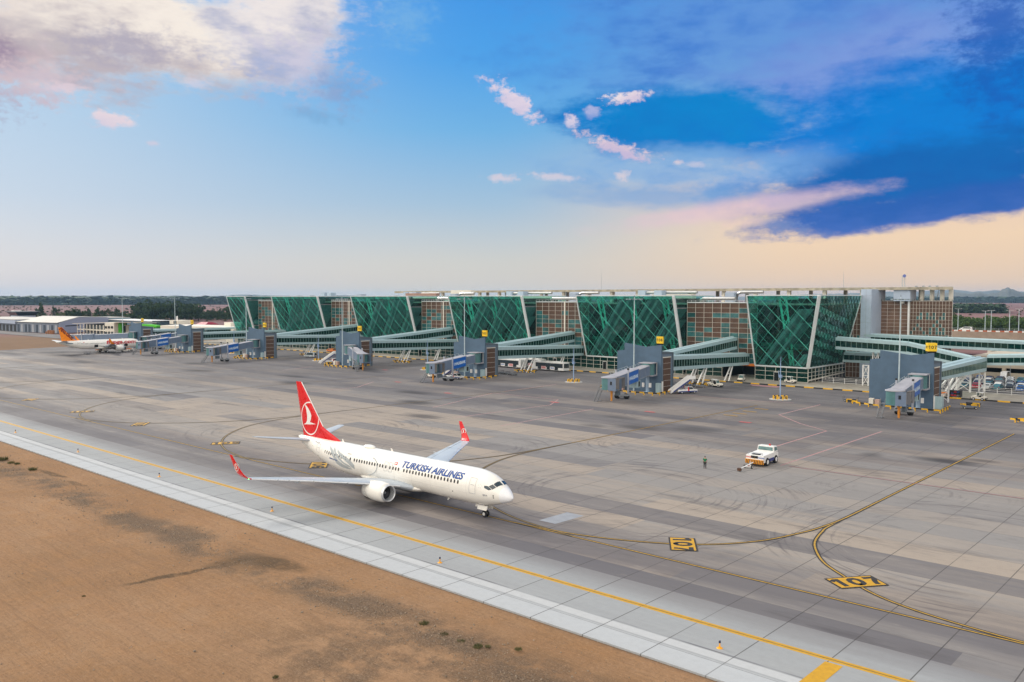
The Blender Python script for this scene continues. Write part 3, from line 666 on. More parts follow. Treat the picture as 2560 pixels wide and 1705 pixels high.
def airliner(loc, rz, spec, label, cat='airliner'):
    H = Hull(spec['hull']); T = thing('airliner', loc, label, cat, rz)
    L = spec['hull'][-1][0]; rad = spec['radome']
    q = LMB(); H.loft(q, rad, L, 70); q.build('fuselage', FUSW, T)
    q = LMB(); H.loft(q, 0.0, rad, 10); q.build('radome', simple('radome_white', (.86, .87, .90), .25, var=.02), T)
    fuse = [c for c in T.children if c.name.startswith('fuselage')][0]
    # belly fairing
    x0, x1, fz, fr = spec['belly']
    q = LMB(); q.smooth = True; rings = []
    for i in range(13):
        t = i / 12; x = x0 + (x1 - x0) * t; k = math.sin(PI * t) ** .5 if 0 < t < 1 else .05
        rings.append([Vector((-x, fr * (.55 + .45 * k) * math.cos(2 * PI * j / 24), fz + .25 + (.62 * k + .25) * math.sin(2 * PI * j / 24) * (1 if math.sin(2 * PI * j / 24) < 0 else .6))) for j in range(24)])
    q.loft(rings); q.build('belly_fairing', FUSW, T)
    # windows
    for i, x in enumerate(spec['windows']):
        if i == 0:
            q = LMB(); wl = []
            th = spec['win_th']
            for k in range(12):
                a = 2 * PI * k / 12; wl.append((x + .135 * math.copysign(abs(math.cos(a)) ** .7, math.cos(a)), th + spec.get('win_h', 6.2) * math.copysign(abs(math.sin(a)) ** .8, math.sin(a))))
            q.smooth = False; q.poly([H.P(a, b_, -1, .012) for a, b_ in wl]); w0 = q.build('cabin_window', WIN, T); cz0 = H.at(x)
        else:
            o = w0.copy(); COL.objects.link(o); c1 = H.at(x); o.location = (-(x - spec['windows'][0]), -(c1[1] - cz0[1]), c1[0] - cz0[0] + (c1[2] - cz0[2]) * math.sin(R(th))); o.parent = T
    q = LMB()
    for s_ in spec.get('seams', ()): H.line(q, [(s_, -50 + 10 * k) for k in range(14)], .022, off=.006)
    if spec.get('seams'):
        H.line(q, [(5.2 + k * 1.0, -14) for k in range(29)], .02, off=.006); H.line(q, [(5.2 + k * 1.0, 62) for k in range(26)], .02, off=.006); q.build('skin_seam', simple('seam_grey', (.60, .59, .57), .4), T)
    # cockpit glazing
    for quad in spec['cockpit']:
        for side in (-1, 1):
            q = LMB(); H.patch(q, quad, side, .02, 2); q.build('cockpit_window', simple('cockpit_glass', (.008, .03, .045), .08, spec=.9, var=.3), T)
    for (a, b_, t0, t1) in spec['doors']:
        q = LMB(); H.line(q, H.rect(a, b_, t0, t1), .045, closed=True); do_ = q.build('door_outline', LINE, T); q = LMB(); H.line(q, [(a + .2, (t0 + t1) / 2 + 2), (b_ - .2, (t0 + t1) / 2 + 2)], .06); q.build('door_handle', LINE, do_)
    # wings
    for side in (-1, 1):
        W = spec['wing']; q = LMB(); foil_loft(q, [((-le, side * y, z), c, th, (0, 0, 1)) for y, z, le, c, th in W]); wg = q.build('wing', WING, T)
        q = LMB()
        for (y0_, z0_, l0, c0, _), (y1_, z1_, l1, c1, _) in zip(W[1:-1], W[2:]):
            q.smooth = True; foil_loft(q, [((-l0 + .05, side * y0_, z0_ - .01), .42, .55, (0, 0, 1)), ((-l1 + .05, side * y1_, z1_ - .01), .30, .5, (0, 0, 1))])
        q.build('slat', LEB, wg)
        y0_, z0_, l0, c0, _ = W[1]; y1_, z1_, l1, c1, _ = W[-1]
        for k in (.0, .33, .62, .96):
            q = LMB()
            ya = y0_ + (y1_ - y0_) * k; la = l0 + (l1 - l0) * k; ca = c0 + (c1 - c0) * k; za = z0_ + (z1_ - z0_) * k
            if k < .9 and k > .1: q.smooth = True; q.tube([(-la - ca * .45, side * ya, za - .18), (-la - ca * .7, side * ya, za - .32), (-la - ca * 1.0, side * ya, za - .28), (-la - ca * 1.18, side * ya, za - .1)], [.05, .2, .17, .03], 8); q.build('flap_fairing', WING, wg)
        q = LMB()
        for k in (.25, .5, .75):
            ya = y0_ + (y1_ - y0_) * k; la = l0 + (l1 - l0) * k; ca = c0 + (c1 - c0) * k; za = z0_ + (z1_ - z0_) * k
            q.bar((-la - ca * .1, side * ya, za + ca * .062 + .004), (-la - ca * .85, side * ya, za + ca * .045), .03, .01)
        q.bar((-l0 - c0 * .66, side * y0_, z0_ + c0 * .05), (-l1 - c1 * .66, side * y1_, z1_ + c1 * .055), .035, .012)
        q.build('panel_line', simple('wing_line', (.16, .18, .2), .6), wg)
        # winglet
        q = LMB(); foil_loft(q, [((-le, side * y, z), c, .09, (0, side * -ny, nz)) for y, z, le, c, ny, nz in spec['winglet']]); wl_ = q.build('winglet', spec['finmat'], wg)
        if spec.get('logo'):
            y, z, le, c = spec['wl_logo']
            for sd in (-1, 1):
                q = LMB(); ring = []
                for k in range(20):
                    a0, a1 = 2 * PI * k / 20, 2 * PI * (k + 1) / 20
                    f = lambda a, r_: (-(le + c * .45) + r_ * math.cos(a), side * (y + .10 * r_ * math.sin(a)) + sd * .075, z + r_ * math.sin(a))
                    q.poly([f(a0, .38), f(a0, .45), f(a1, .45), f(a1, .38)])
                for poly in BIRD: q.poly([(-(le + c * .45) + .40 * a / 2.2, side * (y + .10 * .4 * b_ / 2.2) + sd * .078, z + .42 * b_ / 2.2) for a, b_ in poly])
                q.build('logo', simple('logo_white', (.82, .8, .78), .4, var=.02), wl_)
        # engine
        ex, ey, ez, er, el = spec['engine']; y = side * ey
        q = LMB(); q.smooth = True; q.lathe((0, y, ez), [(er * .80, -ex - .28), (er * .93, -ex - .28), (er * 1.06, -ex - .8), (er * 1.12, -ex - 1.6), (er * 1.08, -ex - 2.6), (er * .90, -ex - el), (er * .84, -ex - el), (er * .55, -ex - el + .5)], 32, 'x', False); en = q.build('engine', FUSW, T)
        q = LMB(); q.smooth = True; q.lathe((0, y, ez), [(er * .78, -ex - .9), (er * .775, -ex - .3), (er * .80, -ex - .06), (er * .86, -ex), (er * .91, -ex - .08), (er * .94, -ex - .32)], 32, 'x', False); q.build('inlet_lip', LEB, en)
        q = LMB(); q.smooth = True; q.lathe((0, y, ez), [(er * .79, -ex - .85), (er * .79, -ex - 1.0), (.05, -ex - 1.02)], 28, 'x'); fan = q.build('fan', simple('fan_dark', (.03, .03, .035), .35, .6, var=.4, scale=8), en)
        q = LMB(); q.smooth = True; q.lathe((0, y, ez), [(.02, -ex - .62), (er * .13, -ex - .8), (er * .22, -ex - 1.01)], 14, 'x'); q.build('spinner', GREYM, fan)
        q = LMB(); q.smooth = True; q.lathe((0, y, ez), [(er * .56, -ex - el + .4), (er * .52, -ex - el - .5), (er * .34, -ex - el - 1.0), (er * .26, -ex - el - .9), (.04, -ex - el - 1.6)], 24, 'x'); q.build('exhaust_nozzle', simple('exhaust_metal', (.18, .16, .15), .4, .8), en)
        zt = spec['pylon']; q = LMB(); q.prism([(-ex - .9, y - .16, ez + er * .9), (-ex - 2.2, y - .16, zt), (-ex - el - 2.0, y - .16, zt - .1), (-ex - el - 1.4, y - .16, ez + .4), (-ex - el, y - .16, ez + er * .5)], (0, .32, 0)); q.build('pylon', FUSW, en)
        # tailplane
        q = LMB(); foil_loft(q, [((-le, side * yy, zz), c, .09, (0, 0, 1)) for yy, zz, le, c in spec['stab']]); q.build('tailplane', WING, T)
        # main gear
        gx, gy, gr = spec['main_gear']; yy = side * gy
        gear = LMB(); gear.tube([(-gx, yy, gr), (-gx, yy * 1.02, 2.2)], .13, 10); gear.bar((-gx, yy, 1.3), (-gx - .2, side * 1.2, 1.7), .12); ge = gear.build('main_gear', GREYM, T)
        wheel(ge, (-gx, yy - .35, gr), gr, .38); wheel(ge, (-gx, yy + .35, gr), gr, .38)
    # fin
    F = spec['fin']
    def finedge(z, tab):
        for (z0_, a), (z1_, b_) in zip(tab[:-1], tab[1:]):
            if z <= z1_: return a + (b_ - a) * (z - z0_) / (z1_ - z0_)
        return tab[-1][1]
    zs = sorted(set([F['z0'] + (F['z1'] - F['z0']) * k / 16 for k in range(17)] + [a for a, b_ in F['le']])); st = []
    for z in zs:
        le = finedge(z, F['le']); te = finedge(z, F['te']); c = te - le; st.append(((-le, 0, z), c, min(.10, .42 / c + .0), (0, 1, 0)))
    q = LMB(); foil_loft(q, st); fin = q.build('tail_fin', spec['finmat'], T)
    def skin(x, z, off=.012):
        le = finedge(z, F['le']); te = finedge(z, F['te']); c = te - le; u_ = min(max((x - le) / c, 0), 1); th = 0
        for (a, ta), (b_, tb) in zip(NACA[:-1], NACA[1:]):
            if u_ <= b_: th = ta + (tb - ta) * (u_ - a) / (b_ - a); break
        return -(c * min(.10, .42 / c) * .5 * th + off)
    spec['deco'](T, H, fin, skin, finedge)
    # nose gear
    gx, gr = spec['nose_gear']
    q = LMB(); q.tube([(-gx, 0, gr), (-gx - .12, 0, 1.9)], .09, 10); q.bar((-gx, 0, 1.0), (-gx + .9, 0, 1.75), .08); q.bar((-gx, -.22, gr), (-gx, .22, gr), .07); ng = q.build('nose_gear', simple('gear_white', (.62, .62, .6), .4), T)
    q = LMB()
    for s_ in (-1, 1): q.prism([(-gx + .75, s_ * .42, 1.35), (-gx - .85, s_ * .42, 1.32), (-gx - .8, s_ * .52, .85), (-gx + .6, s_ * .52, .85)], (0, .03, 0))
    q.build('gear_door', FUSW, ng)
    for s_ in (-1, 1): wheel(ng, (-gx, s_ * .2, gr), gr, .2)
    # aerials, beacons
    q = LMB()
    for x, s_ in spec['aerials']:
        p = H.P(x, 90 * s_, -1, -.03); q.prism([(p.x + .18, -.015, p.z), (p.x - .22, -.015, p.z), (p.x - .36, -.015, p.z + .42 * s_), (p.x - .18, -.015, p.z + .42 * s_)], (0, .03, 0))
    q.build('aerial', FUSW, T)
    return T, H
BIRD = []
_b = [(990, 350), (1030, 390), (1060, 438), (1077, 488), (1070, 530), (1056, 570), (1132, 583), (1060, 597), (965, 614), (1000, 592), (1017, 558), (1021, 500), (1012, 430)]
BIRDP = [(-(1050 - a) / 113 * 2.2 * 1.0, (525 - b_) / 205 * 2.3) for a, b_ in _b]
def tri(poly):
    bm = bmesh.new(); f = bm.faces.new([bm.verts.new((a, b_, 0)) for a, b_ in poly]); bmesh.ops.triangulate(bm, faces=[f])
    out = [[(v_.co.x, v_.co.y) for v_ in f_.verts] for f_ in bm.faces]; bm.free(); return out
BIRD = tri(BIRDP)
LOGOW = simple('logo_white', (.82, .8, .78), .4, var=.02)
def deco_red(T, H, fin, skin, edge):
    cx, cz, r_ = 38.0, 7.75, 2.3
    q = LMB(); N = 48
    def clip(x, z): return min(max(x, edge(z, SPEC_A['fin']['le']) + .10), edge(z, SPEC_A['fin']['te']) - .05)
    for k in range(N):
        pts = []
        for a, rr_ in ((k, r_), (k, r_ - .17), (k + 1, r_ - .17), (k + 1, r_)):
            x = cx + rr_ * .96 * math.cos(2 * PI * a / N); z = cz + rr_ * math.sin(2 * PI * a / N); x = clip(x, z); pts.append((-x, skin(x, z), z))
        q.poly(pts)
    for t_ in BIRD:
        pts = []
        for a, b_ in t_:
            x = cx - a; z = cz + b_; x = clip(x, z); pts.append((-x, skin(x, z, .02), z))
        q.poly(pts)
    q.build('logo', LOGOW, fin)
    # white leading edge of the fin
    q = LMB(); zz = [6.9 + (12.62 - 6.9) * k / 20 for k in range(21)]
    le = SPEC_A['fin']['le']
    q.tube([(-edge(z, le) - .02, 0, z) for z in zz], .055, 8); q.build('fin_edge', LOGOW, fin)
    q = LMB(); H.text(q, 'TURKISH AIRLINES', 1.13, 11.43, 35, shear=.22, bold=.030, xs=1.0); 
    xs_ = [v_[0] for v_ in q.v]; wdt = max(xs_) - min(xs_)
    q = LMB(); H.text(q, 'TURKISH AIRLINES', 1.16, 11.43, 35, shear=.2, bold=.048, xs=10.25 / wdt); q.build('lettering', simple('letter_blue', (.004, .06, .27), .35, var=.04), T)
    q = LMB(); H.patch(q, [(17.95, 28), (17.45, 28), (17.45, 38), (17.95, 38)]); fl = q.build('flag', RED, T)
    q = LMB(); cr = [(17.75 + .14 * math.cos(R(a)), 33 + 3.4 * math.sin(R(a))) for a in range(40, 321, 20)] + [(17.71 + .10 * math.cos(R(a)), 33 + 2.6 * math.sin(R(a))) for a in range(320, 39, -20)]
    for p in tri(cr): q.poly([H.P(a, b_, -1, .022) for a, b_ in p])
    st = [(17.56 + (.07 if k % 2 == 0 else .03) * math.cos(R(36 * k)), 33 + (2.0 if k % 2 == 0 else .8) * math.sin(R(36 * k))) for k in range(10)]
    q.poly([H.P(a, b_, -1, .022) for a, b_ in st]); q.build('crescent_and_star', LOGOW, fl)
    q = LMB(); H.text(q, 'TC-JYD', .42, 35.1, 46, shear=.1, bold=.006); H.text(q, '6JCA', .26, 2.75, -10); q.build('registration', simple('letter_navy', (.02, .04, .12), .4), T)
    q = LMB(); H.text(q, 'BOEING 737-900 ER', .22, 30.3, -3, shear=.2, bold=.01); q.build('small_lettering', simple('letter_blue', (.012, .09, .36), .35), T)
    TP = simple('tulip_grey', (.40, .44, .46), .35, var=.03)
    q = LMB()
    for L in TULIP[:3]: H.patch(q, L, -1, .012, 2)
    q.build('tulip_emblem', TP, T)
    q = LMB(); H.line(q, TULIP[3], .13, off=.012); q.build('tulip_emblem', TP, T)
    q = LMB()
    for k in range(5):
        a = R(90 + 72 * k); H.patch(q, [(3.4 - .22 * math.cos(a) - .02, 19 + 6.5 * math.sin(a) - 1.2), (3.4 - .22 * math.cos(a) + .07, 19 + 6.5 * math.sin(a)), (3.4 - .22 * math.cos(a) - .02, 19 + 6.5 * math.sin(a) + 1.5)], -1, .012, 0)
    q.build('star_emblem', GREYM, T)
    q = LMB(); q.smooth = True; q.ball(H.P(24.9, 90, -1, .06), .55, 8, (2.0, .95, .5)); q.build('antenna_dome', FUSW, T)
    q = LMB(); q.ball((-24.6, -17.2, 3.98), .07, 5); q.build('navigation_light', emit('green_light', (.05, 1, .2), 8.0), T)
    q = LMB()
    for x, t in ((7.6, -19), (1.75, -2), (1.75, -9), (1.75, -16), (35.9, 12), (34.6, -28)): H.patch(q, [(x - .06, t - 2), (x + .06, t - 2), (x + .06, t + 2), (x - .06, t + 2)], -1, .013, 0)
    H.line(q, [(27.3, 33), (26.6, 33)], .05); q.build('vent', BLK, T)
TULIP = [[(31.81, 47.0), (30.57, 30.0), (29.9, 13.0), (29.22, 1.0), (28.22, -9.0), (27.24, -15.0), (26.15, -22.0), (27.42, -26.0), (28.74, -23.0), (29.58, -15.0), (30.1, 0.0), (30.7, 14.0), (31.57, 36.0)],
[(30.84, 60.0), (30.44, 41.0), (29.82, 26.0), (28.91, 11.0), (27.84, -2.0), (26.68, -10.0), (26.23, -18.0), (27.22, -13.0), (28.2, -6.0), (29.14, 4.0), (29.85, 17.0), (30.59, 33.0), (30.76, 47.0)],
[(30.09, 54.0), (29.67, 38.0), (29.04, 31.0), (27.84, 22.0), (26.5, 11.0), (25.63, -4.0), (25.66, -20.0), (26.21, -14.0), (26.98, -2.0), (27.85, 7.0), (28.99, 18.0), (29.64, 30.0)],
[(22.22, 36.0), (21.8, 33), (21.46, 27.0), (21.15, 20), (21.02, 11.0), (21.05, 3), (21.23, -5.0), (21.5, -12), (22.01, -20.0), (22.6, -27), (23.18, -31.0)]]
SPEC_A = dict(seams=(5.4, 8.1, 11.3, 14.6, 17.8, 21.2, 24.4, 27.1, 30.2, 33.3, 36.4),
    hull=[(0, 2.70, .02, .02), (.12, 2.71, .24, .24), (.45, 2.76, .56, .52), (1.0, 2.86, .93, .84), (1.7, 3.02, 1.24, 1.20), (2.5, 3.15, 1.50, 1.55), (3.5, 3.24, 1.70, 1.80), (5, 3.29, 1.84, 1.97), (6.5, 3.3, 1.88, 2.0), (15, 3.3, 1.88, 2.0), (27, 3.3, 1.88, 2.0), (30, 3.38, 1.80, 1.93),
          (33, 3.66, 1.52, 1.66), (35.5, 3.98, 1.17, 1.33), (38, 4.37, .76, .92), (39.8, 4.72, .42, .52), (40.6, 4.92, .22, .28), (40.85, 4.96, .10, .14)],
    radome=1.15, belly=(13.5, 25.5, 1.55, 1.95), win_th=15,
    windows=[6.7 + .547 * k for k in range(18)] + [17.0, 17.5, 18.02, 18.6, 19.4] + [20.0 + .517 * k for k in range(12)] + [26.55] + [27.5 + .49 * k for k in range(11)],
    cockpit=[[(1.36, 85), (1.60, 45), (2.02, 49), (1.86, 85)], [(1.63, 42), (1.90, 24), (2.40, 29), (2.07, 46)], [(1.98, 22), (2.30, 14), (2.86, 17), (2.92, 25), (2.48, 29)]],
    doors=[(4.05, 4.92, -12, 40), (34.0, 34.8, -6, 38), (18.25, 18.85, 0, 32), (19.1, 19.7, 0, 32)],
    wing=[(1.5, 1.85, 14.6, 8.4, .13), (2.4, 2.0, 16.0, 7.0, .12), (5.4, 2.52, 17.6, 5.3, .11), (11, 3.25, 20.85, 3.6, .10), (17.0, 3.95, 24.25, 1.75, .09)],
    winglet=[(17.0, 3.95, 24.25, 1.75, 0, 1), (17.35, 4.08, 24.5, 1.65, .5, .85), (17.6, 4.45, 24.95, 1.45, .9, .4), (17.78, 5.1, 25.6, 1.15, 1, .15), (18.0, 6.5, 26.75, .6, 1, .1)], wl_logo=(17.78, 5.15, 25.6, 1.1), logo=True,
    engine=(15.0, 4.83, 1.70, 1.06, 4.0), pylon=2.75, stab=[(.5, 4.85, 37.0, 3.6), (7.1, 5.75, 40.05, 1.35)], main_gear=(21.4, 2.86, .56), nose_gear=(4.15, .36),
    fin=dict(z0=5.0, z1=12.65, le=[(5.0, 30.4), (5.5, 31.4), (6.75, 34.9), (12.65, 40.1)], te=[(5.0, 39.7), (5.35, 39.75), (12.65, 41.45)]), finmat=TAILRED, deco=deco_red,
    aerials=[(30.4, 1), (20.3, 1), (18.6, -1), (10, -1), (5.4, -1)])
airliner((-60.96, 67.31, .062), -.0112, SPEC_A, 'white passenger jet with a red tail taxiing beside the sand', 'airliner')

def deco_orange(T, H, fin, skin, edge):
    q = LMB(); H.text(q, 'flypgs.com', 2.35, 10.4, 27, shear=.18, bold=.035, xs=1.0)
    xs_ = [v_[0] for v_ in q.v]; wdt = max(xs_) - min(xs_)
    q = LMB(); H.text(q, 'flypgs.com', 2.5, 10.4, 22, shear=.18, bold=.09, xs=12.5 / wdt); q.build('lettering', simple('letter_red', (.50, .005, .01), .4), T)
    vs, fs = text_mesh('PEGASUS', 1.75, shear=.1, bold=.10); q = LMB(); out = []
    a0 = R(-43)
    for a, b_, _ in vs:
        x = 33.3 - (a * math.cos(a0) - b_ * math.sin(a0)); z = 8.9 + (a * math.sin(a0) + b_ * math.cos(a0)); out.append((-x, skin(min(max(x, 28), 37), z, .03), z))
    q.raw(out, fs); q.build('lettering', simple('dark_red', (.16, .012, .01), .5), fin)
    q = LMB(); H.patch(q, [(33.9, 5), (31.2, 16), (30.9, 5), (32, -6), (33.7, -8)], -1, .012, 2); q.build('tail_emblem', simple('slate_blue', (.09, .14, .18), .5), T)
    q = LMB(); H.patch(q, [(22.3, -35), (20.7, -35), (20.7, 0), (22.3, 0)], -1, .02, 2); H.patch(q, [(9.2, -35), (7.6, -35), (7.6, -2), (9.2, -2)], -1, .02, 2); q.build('cargo_door', BLK, T)
    q = LMB(); H.text(q, 'TC-NBZ', .42, 28.6, 32); q.build('registration', GREYM, T)
    q = LMB(); H.patch(q, [(26.9, 28), (26.4, 28), (26.4, 36), (26.9, 36)]); q.build('flag', RED, T)
ORT = simple('tail_orange', (.95, .27, .005), .35, var=.06)
SPEC_B = dict(
    hull=[(0, 3.25, .02, .02), (.15, 3.26, .32, .3), (.5, 3.3, .68, .64), (1.1, 3.38, 1.08, 1.02), (2.0, 3.52, 1.45, 1.45), (3.2, 3.66, 1.76, 1.84), (4.6, 3.74, 1.93, 2.03), (6, 3.76, 1.975, 2.07), (15, 3.76, 1.975, 2.07), (24, 3.76, 1.975, 2.07), (27, 3.88, 1.85, 1.93), (30, 4.22, 1.5, 1.55), (33, 4.68, 1.02, 1.08), (35.5, 5.1, .58, .64), (37.2, 5.4, .25, .3), (37.57, 5.42, .1, .14)],
    radome=1.2, belly=(11.5, 22.0, 2.0, 2.0), win_th=14, win_h=5,
    windows=[6.6 + .53 * k for k in range(44)],
    cockpit=[[(1.55, 84), (1.85, 48), (2.35, 50), (2.2, 84)], [(1.95, 44), (2.2, 26), (2.75, 32), (2.5, 47)]],
    doors=[(5.0, 5.85, -12, 38), (29.3, 30.1, -6, 36)],
    wing=[(1.5, 2.7, 11.2, 7.6, .13), (2.4, 2.85, 12.3, 6.6, .12), (6.4, 3.3, 14.6, 4.4, .11), (12, 3.95, 17.5, 3.0, .10), (16.9, 4.5, 20.1, 1.65, .09)],
    winglet=[(16.9, 4.5, 20.1, 1.65, 0, 1), (17.3, 4.7, 20.4, 1.5, .6, .8), (17.6, 5.2, 20.9, 1.3, .95, .3), (17.75, 5.9, 21.5, 1.05, 1, .1), (17.95, 7.0, 22.3, .6, 1, .1)], wl_logo=(0, 0, 0, 0), logo=False,
    engine=(11.2, 5.75, 2.15, 1.15, 3.9), pylon=3.5, stab=[(.5, 5.35, 32.6, 3.9), (6.2, 6.0, 35.6, 1.5)], main_gear=(17.7, 3.79, .58), nose_gear=(5.07, .39),
    fin=dict(z0=5.4, z1=11.76, le=[(5.4, 27.2), (5.9, 29.2), (6.6, 30.7), (11.76, 34.9)], te=[(5.4, 35.2), (11.76, 36.6)]), finmat=ORT, deco=deco_orange,
    aerials=[(24, 1), (9, 1)])
airliner((-391.5, 176.6, 0), 1.583, SPEC_B, 'white passenger jet with an orange tail parked at the far left gate', 'airliner')

# ------------------------------------------------------------------ terminal
TGL = glass('tower_glass', (.34, .74, .67), rough=.04, opaque=.09, oc=(.03, .17, .15), pane=2.19)
SGL = glass('lit_flank_glass', (.34, .74, .67), refl=(.9, 1, 1), rough=.04, opaque=.20, oc=(.05, .24, .21), pane=1.62)  # tower glass with a paler diffuse: reflected brightness put into the colour
RGL = glass('added_roof_glass', (.75, .92, .88), rough=.1, opaque=.05, oc=(.3, .4, .4))  # clear tower roof, made up so light reaches the rooms below
TG2 = glass('walkway_glass', (.035, .25, .19), rough=.05, opaque=.8, oc=(.003, .035, .028))
TG3 = glass('ground_glass', (.05, .26, .20), rough=.05, opaque=.55, oc=(.004, .05, .04))
FRAMEG = simple('green_steel', (.26, .88, .72), .4, var=.1)
LATG = simple('lattice_green', (.07, .42, .33), .4, var=.35, scale=.5)
LATG2 = simple('lattice_green_dim', (.03, .27, .21), .4, var=.35, scale=.5)
FRAMED = simple('dark_mullion', (.01, .045, .04), .5)
TRIM = simple('pale_trim', (.62, .66, .68), .45, var=.05, dirt=.2)
INTER = simple('interior_grey', (.40, .38, .42), .7, var=.2)
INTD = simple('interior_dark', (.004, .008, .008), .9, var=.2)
FLOORG = simple('interior_green', (.01, .10, .08), .5, var=.2)
BROWN = simple('brown_panel', (.100, .055, .036), .55, var=.22, scale=.7, dirt=.2)
MULL = simple('cream_mullion', (.64, .61, .55), .5, var=.05)
WTEAL = simple('window_teal', (.035, .14, .145), .10, var=.5, scale=.35, spec=.9)
LBLUE = simple('blue_grey_cladding', (.42, .50, .62), .4, var=.05, dirt=.15)
ROOFM = simple('roof_membrane', (.36, .34, .31), .8, var=.1)
TB = thing('terminal_building', (-250, 238, 0), 'long terminal with leaning green glass towers and brown panelled walls', 'terminal')
ZB, ZT, YB, LEAN = 4.5, 25.0, 236.5, 6.0
def tower(xl, xr, xtr, side_back=262.0, seed=0):
    """glass prow leaning out over the apron between xl and xr (top right corner at xtr)"""
    yt = YB - LEAN
    bl, br, tl, tr = Vector((xl, YB, ZB)), Vector((xr, YB, ZB)), Vector((xl, yt, ZT)), Vector((xtr, yt, ZT))
    root = MB(); root.poly([bl, br, tr, tl]); gl = root.build('glass_tower', TGL, TB)
    # side wall(s)
    sb_b, sb_t = Vector((xr, side_back, ZB)), Vector((xtr, side_back, ZT))
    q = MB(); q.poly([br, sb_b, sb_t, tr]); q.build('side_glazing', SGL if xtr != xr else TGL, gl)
    q = MB(); q.poly([bl, tl, Vector((xl, side_back, ZT)), Vector((xl, side_back, ZB))]); q.build('side_glazing', TGL, gl)
    # interior: back wall, floors, big inclined beams, columns
    yb2 = YB + 15
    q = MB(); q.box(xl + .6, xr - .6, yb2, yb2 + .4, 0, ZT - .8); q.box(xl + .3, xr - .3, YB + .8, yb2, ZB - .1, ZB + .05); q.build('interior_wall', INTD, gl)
    q = MB()
    for z, yy in ((9.6, YB + 1.6), (10.0, YB + 5)): q.box(xl + .8, xr - .8, yy, yb2, z - .35, z)
    q.box(xl + .8, xr - .8, YB + 2.0, YB + 2.1, 10.0, 11.1)
    q.build('interior_floor', FLOORG, gl)
    rg = random.Random(seed); q = MB(); W = xr - xl
    for k in range(int(W / 11) + 1):
        x0 = xl + 1.0 + k * 11.0
        for off, wd in ((0, 1.5), (3.3, .9)):
            xa = x0 + off; h = ZT - 1.5 - ZB; dx = min(h * .85, xr - 1.2 - xa)
            if dx < 3: continue
            z1 = ZB + .2 + dx / .85
            q.hexa([(xa, YB + .2, ZB + .2), (xa + wd, YB + .2, ZB + .2), (xa + wd, YB + 2.2, ZB + .2), (xa, YB + 2.2, ZB + .2)],
                   [(xa + dx, YB + .6 - LEAN * (z1 - ZB) / (ZT - ZB), z1), (xa + dx + wd, YB + .6 - LEAN * (z1 - ZB) / (ZT - ZB), z1), (xa + dx + wd, YB + 3.0, z1), (xa + dx, YB + 3.0, z1)])
    q.build('inclined_beam', INTER, gl)
    q = MB(); nc = max(1, int(W / 12))
    for k in range(nc):
        x = xl + W * (k + .62) / nc; x = min(x, xr - 2.5)
        a, b_ = Vector((x - .4, YB + 3.2, ZB)), Vector((x - 1.7, YB - 2.4, ZT - .6)); c_, d_ = Vector((x + .5, YB + 3.2, ZB)), Vector((x + .3, YB - 2.4, ZT - .6))
        q.bar(a, b_, .42); q.bar(c_, d_, .42)
        for j in range(7):
            t0, t1 = j / 7, (j + 1) / 7; p, r_ = a.lerp(b_, t0), c_.lerp(d_, t1); q.bar(p, r_, .16); p, r_ = c_.lerp(d_, t0), a.lerp(b_, t1); q.bar(p, r_, .13)
    q.build('lattice_column', FRAMEG, gl)
    # roof of clear glass, added to let daylight brighten the interior
    q = MB(); q.hexa([(xl, yt, ZT + .02), (xtr, yt, ZT + .02), (xtr, side_back, ZT + .02), (xl, side_back, ZT + .02)], [(xl, yt, ZT + .22), (xtr, yt, ZT + .22), (xtr, side_back, ZT + .22), (xl, side_back, ZT + .22)]); q.build('roof', RGL, gl)
    # diagrid on a quad face
    def diagrid(A, B, C, D, inn, step, name, mat, w_, dirs, offs=0.0):
        """A,B bottom left/right; D,C top left/right; lines at 45 degrees, clipped"""
        A, B, C, D = map(Vector, (A, B, C, D)); H_ = (D - A).length; Wd = (B - A).length; m_ = MB(); inn = Vector(inn)
        ex = (B - A).normalized(); ey = (D - A).normalized(); wt_ = (C - D).dot(ex); left_t = 0.0
        for s_ in dirs:
            k = -int((H_ + Wd) / step) - 1
            while k * step < Wd + H_ + 12:
                x0 = k * step + offs; pts = []
                # param: x = x0 + s*h*.86
                N = 24; seg = []
                for i in range(N + 1):
                    h = H_ * i / N; x = x0 + (s_ * h * .86 if s_ > 0 else s_ * h * .86)
                    xmax = Wd + (wt_ - Wd) * h / H_
                    if 0 <= x <= xmax: seg.append((x, h))
                if len(seg) > 1:
                    (xa, ha), (xb, hb) = seg[0], seg[-1]; m_.bar(A + ex * xa + ey * ha + inn, A + ex * xb + ey * hb + inn, w_, w_ * .7)
                k += 1
        if m_.v: m_.build(name, mat, gl)
    fr = (0, -.06, .02)
    diagrid(bl, br, tr, tl, fr, 3.6, 'diagrid', FRAMED, .08, (1, -1), 1.8)
    diagrid(bl, br, tr, tl, (0, -.09, .02), 7.2, 'diagrid_frame', LATG, .22, (-1,))
    diagrid(bl, br, tr, tl, (0, -.05, .02), 3.6, 'diagrid_frame', LATG2, .10, (1, -1))
